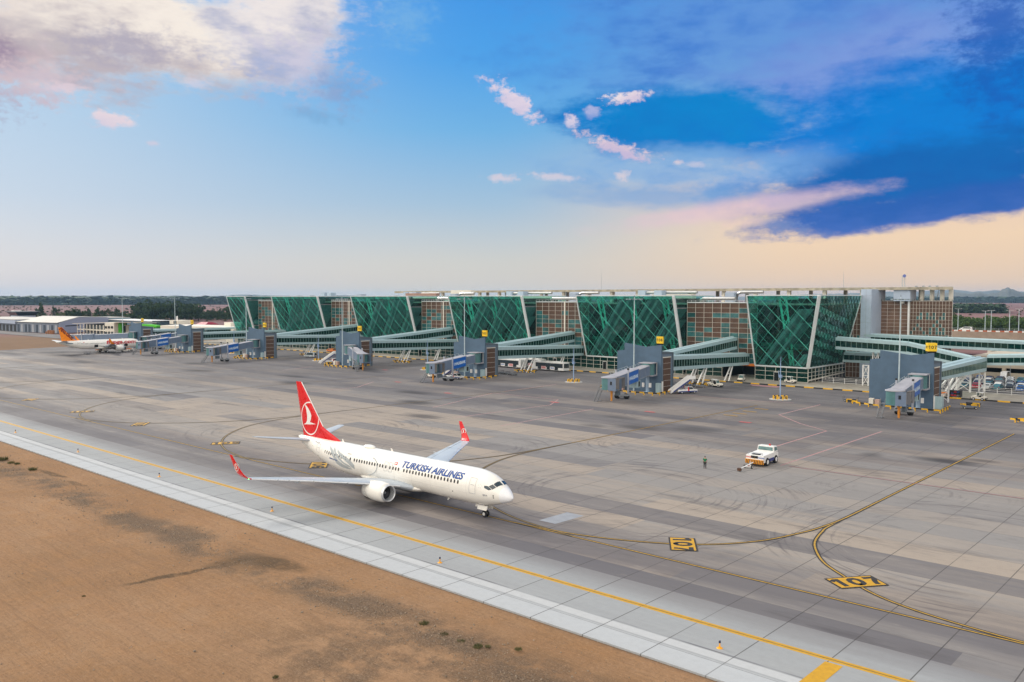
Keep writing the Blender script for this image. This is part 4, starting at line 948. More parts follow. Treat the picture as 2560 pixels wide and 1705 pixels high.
    if xtr != xr:
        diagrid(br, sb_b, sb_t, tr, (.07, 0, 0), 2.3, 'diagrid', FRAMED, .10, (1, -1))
        # pale slanting strips behind the flank glass, painted in place of reflections
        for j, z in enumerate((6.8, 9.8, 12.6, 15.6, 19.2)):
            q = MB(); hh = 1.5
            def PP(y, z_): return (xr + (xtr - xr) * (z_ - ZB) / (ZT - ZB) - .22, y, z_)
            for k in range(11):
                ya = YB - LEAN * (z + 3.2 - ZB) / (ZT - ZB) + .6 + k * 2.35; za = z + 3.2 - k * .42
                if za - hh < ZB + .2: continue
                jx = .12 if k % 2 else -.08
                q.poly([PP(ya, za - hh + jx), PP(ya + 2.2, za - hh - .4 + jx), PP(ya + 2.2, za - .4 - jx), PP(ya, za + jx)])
            q.build('reflection_strip', simple('reflection_teal', (.70, .88, .80), .5, var=.5, scale=.9), gl)
    q = MB(); n_ = max(2, int(W / 5)); zt_ = ZT - .25
    for k in range(n_):
        xa, xb = xl + .5 + (W - .8) * k / n_, xl + .5 + (W - .8) * (k + .93) / n_
        q.hexa([(xa, yt + LEAN * 1.1 / 20.5 - .04, ZT - 1.1), (xb, yt + LEAN * 1.1 / 20.5 - .04, ZT - 1.1), (xb, yt + LEAN * 1.1 / 20.5, ZT - 1.1), (xa, yt + LEAN * 1.1 / 20.5, ZT - 1.1)], [(xa, yt + .03, zt_), (xb, yt + .03, zt_), (xb, yt + .07, zt_), (xa, yt + .07, zt_)])
    q.build('top_band', simple('top_band_teal', (.03, .27, .21), .35, var=.5, scale=.3), gl)
    # pale edge trims and corner post
    q = MB(); q.bar(bl + Vector((0, -.1, 0)), tl + Vector((0, -.1, 0)), .38, .3); q.build('edge_trim', TRIM, gl)
    q = MB(); q.bar(br + Vector((0, -.1, 0)), tr + Vector((0, -.1, 0)), .85, .6); q.build('corner_post', TRIM, gl)
    q = MB(); q.bar(tl + Vector((0, -.06, .12)), tr + Vector((0, -.06, .12)), .2, .28); q.bar(tr + Vector((.06, 0, .12)), sb_t + Vector((.06, 0, .12)), .2, .28); q.build('roof_edge', TRIM, gl)
    q = MB(); q.bar(bl + Vector((0, -.15, -.16)), br + Vector((0, -.15, -.16)), .4, .34); q.bar(br + Vector((.12, 0, -.16)), sb_b + Vector((.12, 0, -.16)), .4, .34)
    if xtr != xr: q.bar(sb_b + Vector((.05, 0, 0)), sb_t + Vector((.05, 0, 0)), .35, .3)
    q.build('sill_band', TRIM, gl)
def storefront(x0, x1, y, z1=4.15, name='ground_glazing', doors=()):
    q = MB(); q.poly([(x0, y, .12), (x1, y, .12), (x1, y, z1), (x0, y, z1)]); g_ = q.build(name, TG3, TB)
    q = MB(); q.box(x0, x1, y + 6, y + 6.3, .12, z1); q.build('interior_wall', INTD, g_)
    q = MB(); n = max(1, round((x1 - x0) / 3.0))
    for k in range(n + 1): x = x0 + (x1 - x0) * k / n; q.box(x - .05, x + .05, y - .06, y + .04, .12, z1)
    for z in (.2, 1.55, 2.9, z1 - .08): q.box(x0, x1, y - .045, y + .03, z - .045, z + .045)
    q.build('mullions', MULL, g_)
    for x in doors:
        q = MB(); q.box(x, x + 1.5, y - .10, y - .05, .14, 2.6); q.build('door', INTD, g_)
        q = MB()
        for xa in (x - .06, x + 1.5): q.box(xa, xa + .08, y - .14, y - .06, .14, 2.7)
        q.box(x - .06, x + 1.58, y - .14, y - .06, 2.62, 2.74); q.build('door_frame', WHITE, g_)
def facade(x0, x1, seed, y=238.0, zt=22.8, zb=4.6, post=None, ncol=8):
    cw = (x1 - x0) / ncol; rows = 12; rh = (zt - zb) / rows
    q = MB(); q.box(x0, x1, y, y + .4, zb, zt); f = q.build('panel_facade', BROWN, TB)
    q = MB()
    for k in range(ncol + 1): x = x0 + k * cw; q.box(x - .045, x + .045, y - .10, y - .002, zb, zt)
    for j in range(rows + 1): z = zb + j * rh; q.box(x0, x1, y - .085, y - .004, z - .035, z + .035)
    q.build('mullions', MULL, f)
    rg = random.Random(seed)
    for j in range(rows - 1):
        for k in range(ncol):
            p = .46 if j not in (rows - 2,) else .12
            if rg.random() < p:
                q = MB(); xa, xb, za, zb_ = x0 + k * cw + .06, x0 + (k + 1) * cw - .06, zb + j * rh + .05, zb + (j + 1) * rh - .05
                q.box(xa, xb, y - .05, y - .006, za, zb_); q.build('window', WTEAL, f)
    q = MB(); q.box(x0, x1, y - .25, y + .5, zt + .02, zt + .32); q.build('parapet', TRIM, f)
    q = MB()
    for k in range(ncol * 2 + 1): x = x0 + k * cw / 2; q.box(x - .03, x + .03, y - .05, y + .0, zt + .34, zt + .85)
    q.box(x0, x1, y - .06, y + .02, zt + .85, zt + .92); q.build('railing', TRIM, f)
    if post: q = MB(); q.box(post - .25, post + .25, y - .35, y - .11, .12, zt + .3); q.build('post', CREAM, f)
TW = [(-411.3, -393.2, -393.2), (-368.7, -330.2, -330.2), (-305.2, -267.3, -267.3), (-242.9, -204.5, -204.5), (-179.6, -141.3, -141.3), (-116.7, -100.5, -95.1)]
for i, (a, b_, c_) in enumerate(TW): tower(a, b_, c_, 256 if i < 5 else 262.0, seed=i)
for i in range(5):
    x0, x1 = TW[i][1] + .5, TW[i + 1][0] - .3
    facade(x0, x1, 40 + i * 3, post=(x0 + x1) / 2 + (1.5 if i != 4 else 40) if i != 4 else None)
for i, (a, b_, c_) in enumerate(TW):
    storefront(a, b_, YB, doors=((a + 7,) if i != 5 else (a + 6.0,)))
for i in range(4): storefront(TW[i][1] + .5, TW[i + 1][0] - .3, 237.6, 4.4, doors=(TW[i][1] + 9,))
storefront(-140.8, -128.2, 237.6, 4.4, doors=(-138,))
# baggage tunnel opening beside the nearest tower
q = MB(); q.box(-127.6, -117.2, 250, 250.4, .12, 4.4); q.box(-127.9, -127.6, 237.6, 250, .12, 4.4); q.box(-117.2, -116.9, 237.6, 250, .12, 4.4); tn = q.build('vehicle_tunnel', INTD, TB)
q = MB(); q.box(-127.9, -116.9, 237.3, 237.9, 3.9, 4.55); q.build('tunnel_beam', ORANGE, tn)
# ground level glass running back along the near tower's flank
q = MB(); q.poly([(-100.5, YB, .9), (-100.5, 277, 2.0), (-100.5, 277, 4.15), (-100.5, YB, 4.15)]); fg = q.build('flank_glazing', TG3, TB)
q = MB()
for k in range(17): y = YB + k * 2.53; q.box(-100.52, -100.4, y - .05, y + .05, .2, 4.2)
for z in (1.9, 3.0, 4.1): q.box(-100.54, -100.4, YB, 277, z - .05, z + .05)
q.bar((-100.45, YB, .75), (-100.45, 277, 1.8), .25, .4); q.build('mullions', MULL, fg)
q = MB(); q.box(-104, -103.7, YB + 1, 277, .2, 4.2); q.build('interior_wall', INTD, fg)
# roof slab behind everything and the inner block
q = MB(); q.box(-410, -101, 245, 300, 22.2, 22.7); q.build('roof_slab', ROOFM, TB)
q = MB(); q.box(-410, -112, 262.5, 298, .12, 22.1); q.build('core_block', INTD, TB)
# long roof canopy on cream columns behind the towers
CY0, CY1, CZ = 268, 292, 27.1
q = MB(); q.prism([(-320, CY0, CZ), (-71.5, CY0, CZ), (-78.5, CY1, CZ), (-320, CY1, CZ)], (0, 0, .45)); cn = q.build('roof_canopy', CREAM, TB)
q = MB()
for k in range(20): x = -312 + k * 11.9; q.box(x - .55, x + .55, CY0 + 1.5, CY0 + 2.6, 22.7, CZ); q.box(x - .5, x + .5, CY1 - 5, CY1 - 4, 22.7, CZ) if x < -80 else None
q.build('canopy_columns', CREAM, cn)
q = MB(); q.box(-320, -71.4, CY0 - .2, CY0 + .1, CZ - .35, CZ + .5)
q.bar((-78, CY0 + 8, 23.6), (-77.3, CY0 + 8, 27), .12); q.build('canopy_edge', simple('weathered_edge', (.40, .36, .28), .8, var=.35, scale=.6, dirt=.6), cn)
q = MB()
for x in (-83, -81, -79.2, -77.2): q.box(x - .3, x + .3, CY0 + 5, CY0 + 5.6, CZ + .46, CZ + .95)
q.build('roof_vent', GREYM, cn)
# plant on the roof: ducts and blue-grey units
def roof_unit(x, y, w_, d, h, mat=LBLUE, z=22.72): q = MB(); q.box(x, x + w_, y, y + d, z, z + h); return q.build('roof_unit', mat, TB)
for x0 in (-141, -204, -267, -330):
    for (dx, y, w_, d, h, m_) in ((9, 246, 3.0, 3, 3.4, LBLUE), (-20, 250, 3.0, 3, 1.7, LBLUE), (-28, 252, 3, 3, 1.8, LBLUE)): roof_unit(x0 + dx, y, w_, d, h, m_, 22.72 if dx > 0 else 25.25)
for x0 in (-141, -204, -267):
    q = MB(); q.smooth = True; q.tube([(x0 + .5, 247, 22.7), (x0 + .5, 246.2, 23.8), (x0 + 1.6, 246.2, 24.2), (x0 + 12.5, 246.2, 24.2)], .62, 10); d_ = q.build('air_duct', SILV, TB)
    q = MB(); q.smooth = True; q.tube([(x0 + 12.2, 248, 22.8), (x0 + 12.2, 248, 25.6), (x0 + 13.5, 248, 26.2), (x0 + 21, 248, 26.2)], .55, 10); q.build('air_duct', SILV, TB)
    q = MB(); q.smooth = True; q.tube([(x0 - 26, 253, 26.3), (x0 - 5, 253, 26.3)], .5, 10); q.build('air_duct', SILV, TB)
for x, y, w_, d, h, z in ((-300, 262, 22, 4, 2.2, 22.7), (-238, 262, 22, 4, 2.6, 22.7), (-167, 258, 16, 3, 3.0, 22.72), (-98.6, 262.2, 0.1, 0.1, .1, 25.3)):
    roof_unit(x, y, w_, d, h, CREAM, z)
roof_unit(-262, 250, 12, 2, 2.4, CREAM, 25.25); roof_unit(-290, 249, 20, 2, 1.2, simple('rust_duct', (.35, .2, .16), .6), 25.25)
for x in (-299, -199.5, -104.5): q = MB(); q.tube([(x, 272, 27.5), (x, 272, 35.5 if x > -200 and x < -150 else 33)], [.06, .03], 6); q.build('roof_mast', GREYM, TB)
# right-hand wing of the terminal: brown grid wall, glazed slots, cladding towers
RB = thing('terminal_wing', (-85, 285, 0), 'brown gridded block with slot windows right of the glass towers', 'building')
def gridwall(par, A, B, zb, zt, cols, rows, mat=BROWN, name='wall', inset=None, nrm=1):
    A, B = Vector(A), Vector(B); d = (B - A); L = d.length; d.normalize(); n_ = Vector((d.y, -d.x, 0)) * nrm
    q = MB(); q.hexa([(A.x, A.y, zb), (B.x, B.y, zb), (B.x - n_.x * .4, B.y - n_.y * .4, zb), (A.x - n_.x * .4, A.y - n_.y * .4, zb)], [(A.x, A.y, zt), (B.x, B.y, zt), (B.x - n_.x * .4, B.y - n_.y * .4, zt), (A.x - n_.x * .4, A.y - n_.y * .4, zt)]); w_ = q.build(name, mat, par)
    q = MB()
    for k in range(cols + 1): p = A + d * (L * k / cols) + n_ * .04; q.bar((p.x, p.y, zb), (p.x, p.y, zt), .06, .06)
    for j in range(rows + 1): z = zb + (zt - zb) * j / rows; p0, p1 = A + n_ * .05, B + n_ * .05; q.bar((p0.x, p0.y, z), (p1.x, p1.y, z), .05, .06)
    q.build('mullions', MULL, w_)
    def cell(k, j, m_=WTEAL, slot=False):
        q = MB(); a = A + d * (L * (k + .08) / cols) + n_ * .03; b_ = A + d * (L * (k + .92) / cols) + n_ * .03; z0 = zb + (zt - zb) * (j + .06) / rows; z1 = zb + (zt - zb) * (j + .94) / rows
        q.hexa([(a.x, a.y, z0), (b_.x, b_.y, z0), (b_.x - n_.x * .1, b_.y - n_.y * .1, z0), (a.x - n_.x * .1, a.y - n_.y * .1, z0)], [(a.x, a.y, z1), (b_.x, b_.y, z1), (b_.x - n_.x * .1, b_.y - n_.y * .1, z1), (a.x - n_.x * .1, a.y - n_.y * .1, z1)]); o = q.build('window', m_, w_)
        q = MB(); c_ = A + d * (L * (k + .97) / cols) + n_ * .12; q.bar((c_.x, c_.y, z0), (c_.x, c_.y, z1), .14, .14); q.build('reveal', MULL, o)
    return w_, cell
# faces: front (facing the apron) from x=-83.4 to -71.8 at y~270..., long face to the left
wf, cell = gridwall(RB, (-83.6, 270, 0), (-71.9, 270, 0), .2, 23.4, 13, 21, name='front_wall')
for k, j in ((3, 3), (3, 4), (2, 4), (5, 3), (5, 4), (6, 4), (7, 3), (7, 4), (10, 3), (10, 4), (9, 4), (8, 5), (7, 6), (9, 6), (2, 6), (1, 7), (3, 7), (6, 7), (6, 8), (4, 8), (8, 7), (8, 8), (9, 8), (10, 7), (10, 8), (11, 9), (5, 9), (0, 8)): cell(k, 20 - j)
wr, _ = gridwall(RB, (-71.9, 270, 0), (-80.6, 300, 0), .2, 23.4, 22, 21, name='side_wall')
wl, cell2 = gridwall(RB, (-92.4, 270.6, 0), (-84.2, 270.6, 0), .2, 23.4, 4, 21, mat=simple('brown_panel_pale', (.17, .10, .07), .5, var=.25, scale=.5), name='recessed_wall')
q = MB(); q.box(-84.2, -83.7, 269.7, 270.5, .2, 23.8); q.build('white_edge', WHITE, RB)
q = MB(); q.box(-95.3, -92.2, 262.0, 274, .2, 27.0); tw_ = q.build('clad_tower', LBLUE, RB)
q = MB()
for z in (5, 9, 13, 17, 21, 25): q.box(-95.32, -92.18, 261.98, 262.02, z, z + .05)
q.box(-93.8, -93.75, 261.97, 262.02, .2, 27); q.build('cladding_joint', GREYM, tw_)
q = MB(); q.box(-88, -83.2, 268.5, 274, 23.45, 27.0); q.build('roof_room', LBLUE, RB)
q = MB(); q.prism([(-92.2, 270.8, 23.4), (-72.4, 270.8, 23.4), (-81, 300, 23.4), (-92.2, 300, 23.4)], (0, 0, .2)); q.build('roof', ROOFM, RB)
q = MB()
for k in range(24): q.box(-92 + k * .87, -91.94 + k * .87, 269.98, 270.04, 23.45, 24.0)
q.box(-92, -71.9, 269.97, 270.05, 23.98, 24.05); q.build('railing', FRAMED, RB)
for x in (-81.4, -78.6, -75.8, -73.4): q = MB(); q.box(x, x + 1.0, 271.5, 272.5, 23.6, 27.05); q.build('column', CREAM, RB)
wq, cellq = gridwall(RB, (-99.6, 262.3, 0), (-95.4, 262.3, 0), .2, 22.8, 4, 14, name='panel_wall')
for k, j in ((3, 7), (1, 7), (0, 5), (2, 6), (3, 6), (0, 7), (2, 4), (1, 6)): cellq(k, j)
m_ = thing('radio_mast', (-86, 271, 27), 'slim lattice radio mast with a dish on the terminal roof', 'mast')
q = MB()
for s_ in (-.35, .35):
    for s2 in (-.35, .35): q.bar((-86 + s_, 271 + s2, 27), (-86 + s_, 271 + s2, 31.2), .07)
for k in range(8):
    z = 27 + k * .52; q.bar((-86.35, 270.65, z), (-85.65, 270.65, z + .52), .05); q.bar((-85.65, 270.65, z), (-85.65, 271.35, z + .52), .05); q.bar((-86.35, 270.65, z), (-85.65, 270.65, z), .05)
q.build('lattice', STEEL, m_)
q = MB(); q.smooth = True; q.lathe((-85.5, 270.3, 31.0), [(.05, .15), (.35, .05), (.5, -.1)], 12, 'y'); q.build('dish', simple('dish_blue', (.12, .16, .4), .5), m_)

# ------------------------------------------------------------------ gate piers, walkways
PGREY = simple('pier_grey', (.080, .135, .205), .6, var=.10, scale=.6, dirt=.15)
PGREY2 = simple('pier_grey_light', (.13, .18, .24), .55, var=.08, scale=.6)
TEALM = simple('cab_teal_metal', (.08, .19, .20), .4, var=.10, scale=.8)
TUN = simple('tunnel_panel', (.15, .20, .29), .42, var=.07, scale=.8, dirt=.25)
TUNT = simple('tunnel_roof', (.34, .34, .38), .55, var=.1, scale=.6, dirt=.35)
def walkway(par, p0, p1, w, t0, b0, t1, b1, side='R', pane=1.45, name='walkway', roof=0.25):
    """glazed corridor from p0 to p1 (plan), width w extending away from the seen side"""
    P0, P1 = Vector(p0), Vector(p1); d = (P1 - P0); L = d.length; d.normalize(); n_ = Vector((d.y, -d.x)) * (1 if side == 'R' else -1)   # outward, seen side
    def pt(t, off, z): p = P0 + d * (L * t) - n_ * off; return (p.x, p.y, z)
    def zz(t, a): tz, bz = t0 + (t1 - t0) * t, b0 + (b1 - b0) * t; return bz + (tz - bz) * a
    def slab(m_, a0, a1, o0, o1):
        m_.hexa([pt(0, o0, zz(0, a0)), pt(1, o0, zz(1, a0)), pt(1, o1, zz(1, a0)), pt(0, o1, zz(0, a0))], [pt(0, o0, zz(0, a1)), pt(1, o0, zz(1, a1)), pt(1, o1, zz(1, a1)), pt(0, o1, zz(0, a1))])
    q = MB(); slab(q, 0, .25, 0, w); slab(q, .74, 1.0, 0, w); q.hexa([pt(0, w * .35, zz(0, 1)), pt(1, w * .35, zz(1, 1)), pt(1, w * .65, zz(1, 1)), pt(0, w * .65, zz(0, 1))], [pt(0, w * .4, zz(0, 1) + roof), pt(1, w * .4, zz(1, 1) + roof), pt(1, w * .6, zz(1, 1) + roof), pt(0, w * .6, zz(0, 1) + roof)])
    wk = q.build(name, PALE, par)
    q = MB(); 
    for o_ in (.06, w - .06): q.poly([pt(0, o_, zz(0, .25)), pt(1, o_, zz(1, .25)), pt(1, o_, zz(1, .74)), pt(0, o_, zz(0, .74))])
    q.build('glazing', TG2, wk)
    q = MB(); n = int(L / pane)
    for k in range(n + 1):
        t = k / n
        for o_ in (-.01, w + .01): q.bar(pt(t, o_, zz(t, .245)), pt(t, o_, zz(t, .745)), .07, .07)
    for k in range(0, n - 3, 8):
        a, b_ = k / n, (k + 3.5) / n; q.bar(pt(a, .25, zz(a, .26)), pt(b_, .25, zz(b_, .73)), .10)
    q.build('mullions', simple('walkway_mullion', (.24, .36, .34), .5), wk)
    for e in (0, 1):
        q = MB(); q.hexa([pt(e, 0, zz(e, .24)), pt(e, w, zz(e, .24)), pt(e, w, zz(e, .75)), pt(e, 0, zz(e, .75))], [pt(e + (.002 if e else -.002), 0, zz(e, .24)), pt(e + (.002 if e else -.002), w, zz(e, .24)), pt(e + (.002 if e else -.002), w, zz(e, .75)), pt(e + (.002 if e else -.002), 0, zz(e, .75))]); q.build('end_wall', PALE, wk)
    return wk
def aframe(par, a, b_, top, zt, w_=.24):
    """splayed leg pair from two feet to one head"""
    q = MB(); q.bar((a[0], a[1], 0), (top[0], top[1], zt), w_); q.bar((b_[0], b_[1], 0), (top[0] + .6, top[1], zt), w_)
    q.bar(((a[0] + top[0]) / 2, (a[1] + top[1]) / 2, zt / 2), ((b_[0] + top[0]) / 2, (b_[1] + top[1]) / 2, zt / 2), .12)
    return q.build('leg', WHITE, par)
def xframe(par, x0, x1, y, zt, w_=.42):
    q = MB(); q.box(x0 - w_ / 2, x0 + w_ / 2, y - .2, y + .2, .1, zt); q.box(x1 - w_ / 2, x1 + w_ / 2, y - .2, y + .2, .1, zt)
    for za, zb in ((.3, zt * .5), (zt * .5, zt - .1)): q.bar((x0, y, za), (x1, y, zb), .14); q.bar((x1, y + .18, za), (x0, y + .18, zb), .14); q.bar((x0, y, zb), (x1, y, zb), .16)
    return q.build('leg', WHITE, par)
def fin_wall(par, xr, y, t=.42):
    pts = [(xr - 13.7, y, 0), (xr, y, 0), (xr, y, 12.35), (xr - 4.8, y, 11.65), (xr - 11.4, y, 12.5), (xr - 11.4, y, 10.65), (xr - 13.7, y, 10.3)]
    q = MB(); q.prism(pts, (0, t, 0)); return q.build('fin_wall', PGREY, par)
def gate_sign(par, x, y, txt, full=False):
    a = R(32) if full else 0; ex, ey = Vector((math.cos(a), math.sin(a), 0)), Vector((-math.sin(a), math.cos(a), 0)); c = Vector((x, y + .9, 0)); dp = 1.7 if full else .5
    def bx(hw, d0, d1, z0, z1): return MB().hexa([c + ex * u_ + ey * v2 + Vector((0, 0, z0)) for u_, v2 in ((-hw, d0), (hw, d0), (hw, d1), (-hw, d1))], [c + ex * u_ + ey * v2 + Vector((0, 0, z1)) for u_, v2 in ((-hw, d0), (hw, d0), (hw, d1), (-hw, d1))])
    s_ = bx(.95, -.9, dp - .9, 12.62, 14.42).build('gate_sign', YSIGN, par)
    q = MB(); digits(q, txt, .72, c - ey * .92 + Vector((0, 0, 13.52)), ex, (0, 0, 1), .20)
    if full: digits(q, txt, .62, c - ex * .97 - ey * .05 + Vector((0, 0, 13.52)), -ey, (0, 0, 1), .2)
    q.build('number', BLK, s_); bx(.9, -.7, dp - 1.1, 12.2, 12.6).build('sign_bracket', DARK, s_)
PIERS = {107: (-56.7, 199.8), 106: (-118.3, 187.3), 105: (-180.9, 186.9), 104: (-242.9, 186.9), 103: (-302.8, 185.6), 102: (-363.4, 186.0), 101: (-413.2, 186.0)}
PDESC = {107: 'nearest one at the right of the photo', 106: 'in front of the largest glass tower', 105: 'behind the jet\'s raised winglet, buses parked behind it', 104: 'with a bridge turned end-on to the camera', 103: 'beside a silver van', 102: 'just right of the orange tailed jet', 101: 'furthest left, partly hidden'}
for g_, (xr, yw) in PIERS.items():
    pr = thing('gate_pier', (xr - 6, yw, 0), 'grey pier %d with glazed walkways, %s' % (g_, PDESC[g_]), 'gate pier', group='gate piers along the terminal')
    fw = fin_wall(pr, xr, yw)
    q = MB(); q.prism([(xr - 12.8, yw + .43, 0), (xr - .12, yw + .43, 0), (xr - .12, yw + 5.9, 0), (xr - 12.8, yw + 5.9, 0)], (0, 0, 9.9)); core = q.build('pier_core', PGREY2, pr)
    q = MB(); q.box(xr - .119, xr - .05, yw + 1.1, yw + 4.6, .1, 8.9)
    q.build('side_panel', BROWN, core)
    q = MB()
    for z in (1.5, 3.0, 4.5, 6.0, 7.5): q.box(xr - .06, xr - .03, yw + 1.1, yw + 4.6, z - .03, z + .03)
    q.box(xr - .1, xr + .0, yw + .9, yw + 4.8, 8.9, 9.15); q.build('panel_joint', MULL, core)
    q = MB(); q.box(xr - .11, xr + .05, yw + 5.4, yw + 5.9, 0, 10.2); q.hexa([(xr - 8, yw + .5, 9.95), (xr, yw + .5, 9.95), (xr, yw + 5.9, 9.95), (xr - 8, yw + 5.9, 9.95)], [(xr - 8, yw + .5, 10.9), (xr, yw + .5, 10.7), (xr, yw + 5.9, 10.2), (xr - 8, yw + 5.9, 10.3)]); q.build('roof', simple('slate_roof', (.10, .13, .16), .6), core)
    gate_sign(pr, xr - 1.1, yw + .9, str(g_), g_ == 107)
    q = MB(); q.box(xr + .15, xr + 1.7, yw + .6, yw + 1.9, 0, 2.7) if g_ == 107 else q.box(xr - 1.0, xr + .1, yw - 1.0, yw - .05, 0, 2.5); cb = q.build('equipment_cabinet', PALE, pr)
    q = MB(); q.box(xr + .1, xr + .3, yw + .1, yw + .3, 0, 2.9); q.box(xr + .1, xr + .3, yw + .45, yw + .6, 0, 2.9); q.box(xr + .1, xr + .3, yw + .1, yw + .6, 2.8, 2.95); q.build('door_frame', WHITE, pr)
    q = MB(); q.box(xr - 13.2, xr - 12.2, yw - 1.6, yw - .6, 0, 1.5); q.build('equipment_box', CREAM, pr)
    q = MB(); q.box(xr - 11.9, xr - 10.9, yw - 1.4, yw - .5, 0, 1.3); q.build('equipment_box', simple('box_pink', (.5, .34, .28), .6), pr)
    y1 = 237.4
    if g_ == 107:
        walkway(pr, (-57.0, yw + 5.9), (-57.0, 246), 3.6, 8.45, 5.85, 8.95, 5.35, pane=1.2, name='walkway')
        walkway(pr, (-76.9, 246), (-60.6, 244.2), 3.4, 12.1, 8.9, 9.0, 6.2, side='R', name='walkway')
        walkway(pr, (-96.5, 246), (-76.9, 246), 3.4, 12.95, 9.5, 12.15, 8.75, side='R', pane=1.5, name='walkway')
        walkway(pr, (-96.5, 252.5), (-70, 252.5), 3.4, 8.3, 5.4, 8.3, 5.4, side='R', pane=1.5, name='walkway')
        walkway(pr, (-57.0, 246.1), (-5, 246.1), 3.4, 9.5, 6.9, 12.6, 9.5, side='R', pane=1.5, name='walkway')
        walkway(pr, (-94.2, 262), (-12, 260), 3.6, 13.45, 10.5, 12.0, 9.2, side='R', pane=1.6, name='walkway')
        xframe(pr, -62.6, -59.4, 240.6, 5.4); xframe(pr, -58.3, -57.0, 244.6, 5.2, .3)
        xframe(pr, -86.4, -84.9, 240.2, 9.4 * .62, .25); xframe(pr, -86.4, -84.9, 247.6, 9.2, .25)
        aframe(pr, (-66.8, 239), (-64.9, 239.6), (-63.6, 244.5), 6.2, .45); aframe(pr, (-61.2, 226), (-60.2, 228), (-58.6, 230), 5.4, .3); aframe(pr, (-64.8, 241), (-63.4, 241), (-60.9, 243.4), 5.6, .4)
        xframe(pr, -40, -37, 248, 7.2); xframe(pr, -60.4, -57.4, 214, 5.5, .3)
    else:
        if g_ > 102:
            walkway(pr, (xr - .7, yw + 5.9), (xr - .7, y1), 3.2, 9.1, 5.3, 7.7, 4.25, pane=1.3)
            walkway(pr, (xr - 4.7, yw + 5.9), (xr - 4.7, y1), 3.2, 9.3, 5.6, 12.5, 8.9, pane=1.3)
        else: walkway(pr, (xr - .7, yw + 5.9), (xr - .7, y1 + 8), 3.2, 8.6, 5.3, 8.6, 5.3, pane=1.3)
        if g_ > 102:
            aframe(pr, (xr - 5.6, yw + 22.4), (xr - 4.3, yw + 22.6), (xr - 4.4, yw + 24.6), 4.9, .3); aframe(pr, (xr - 2.5, yw + 22.2), (xr - 1.1, yw + 22.6), (xr - 1.5, yw + 24.8), 4.9, .3)
            aframe(pr, (xr - 2.6, yw + 38.2), (xr - 1.2, yw + 38.2), (xr - 1.6, yw + 40), 4.5, .3)
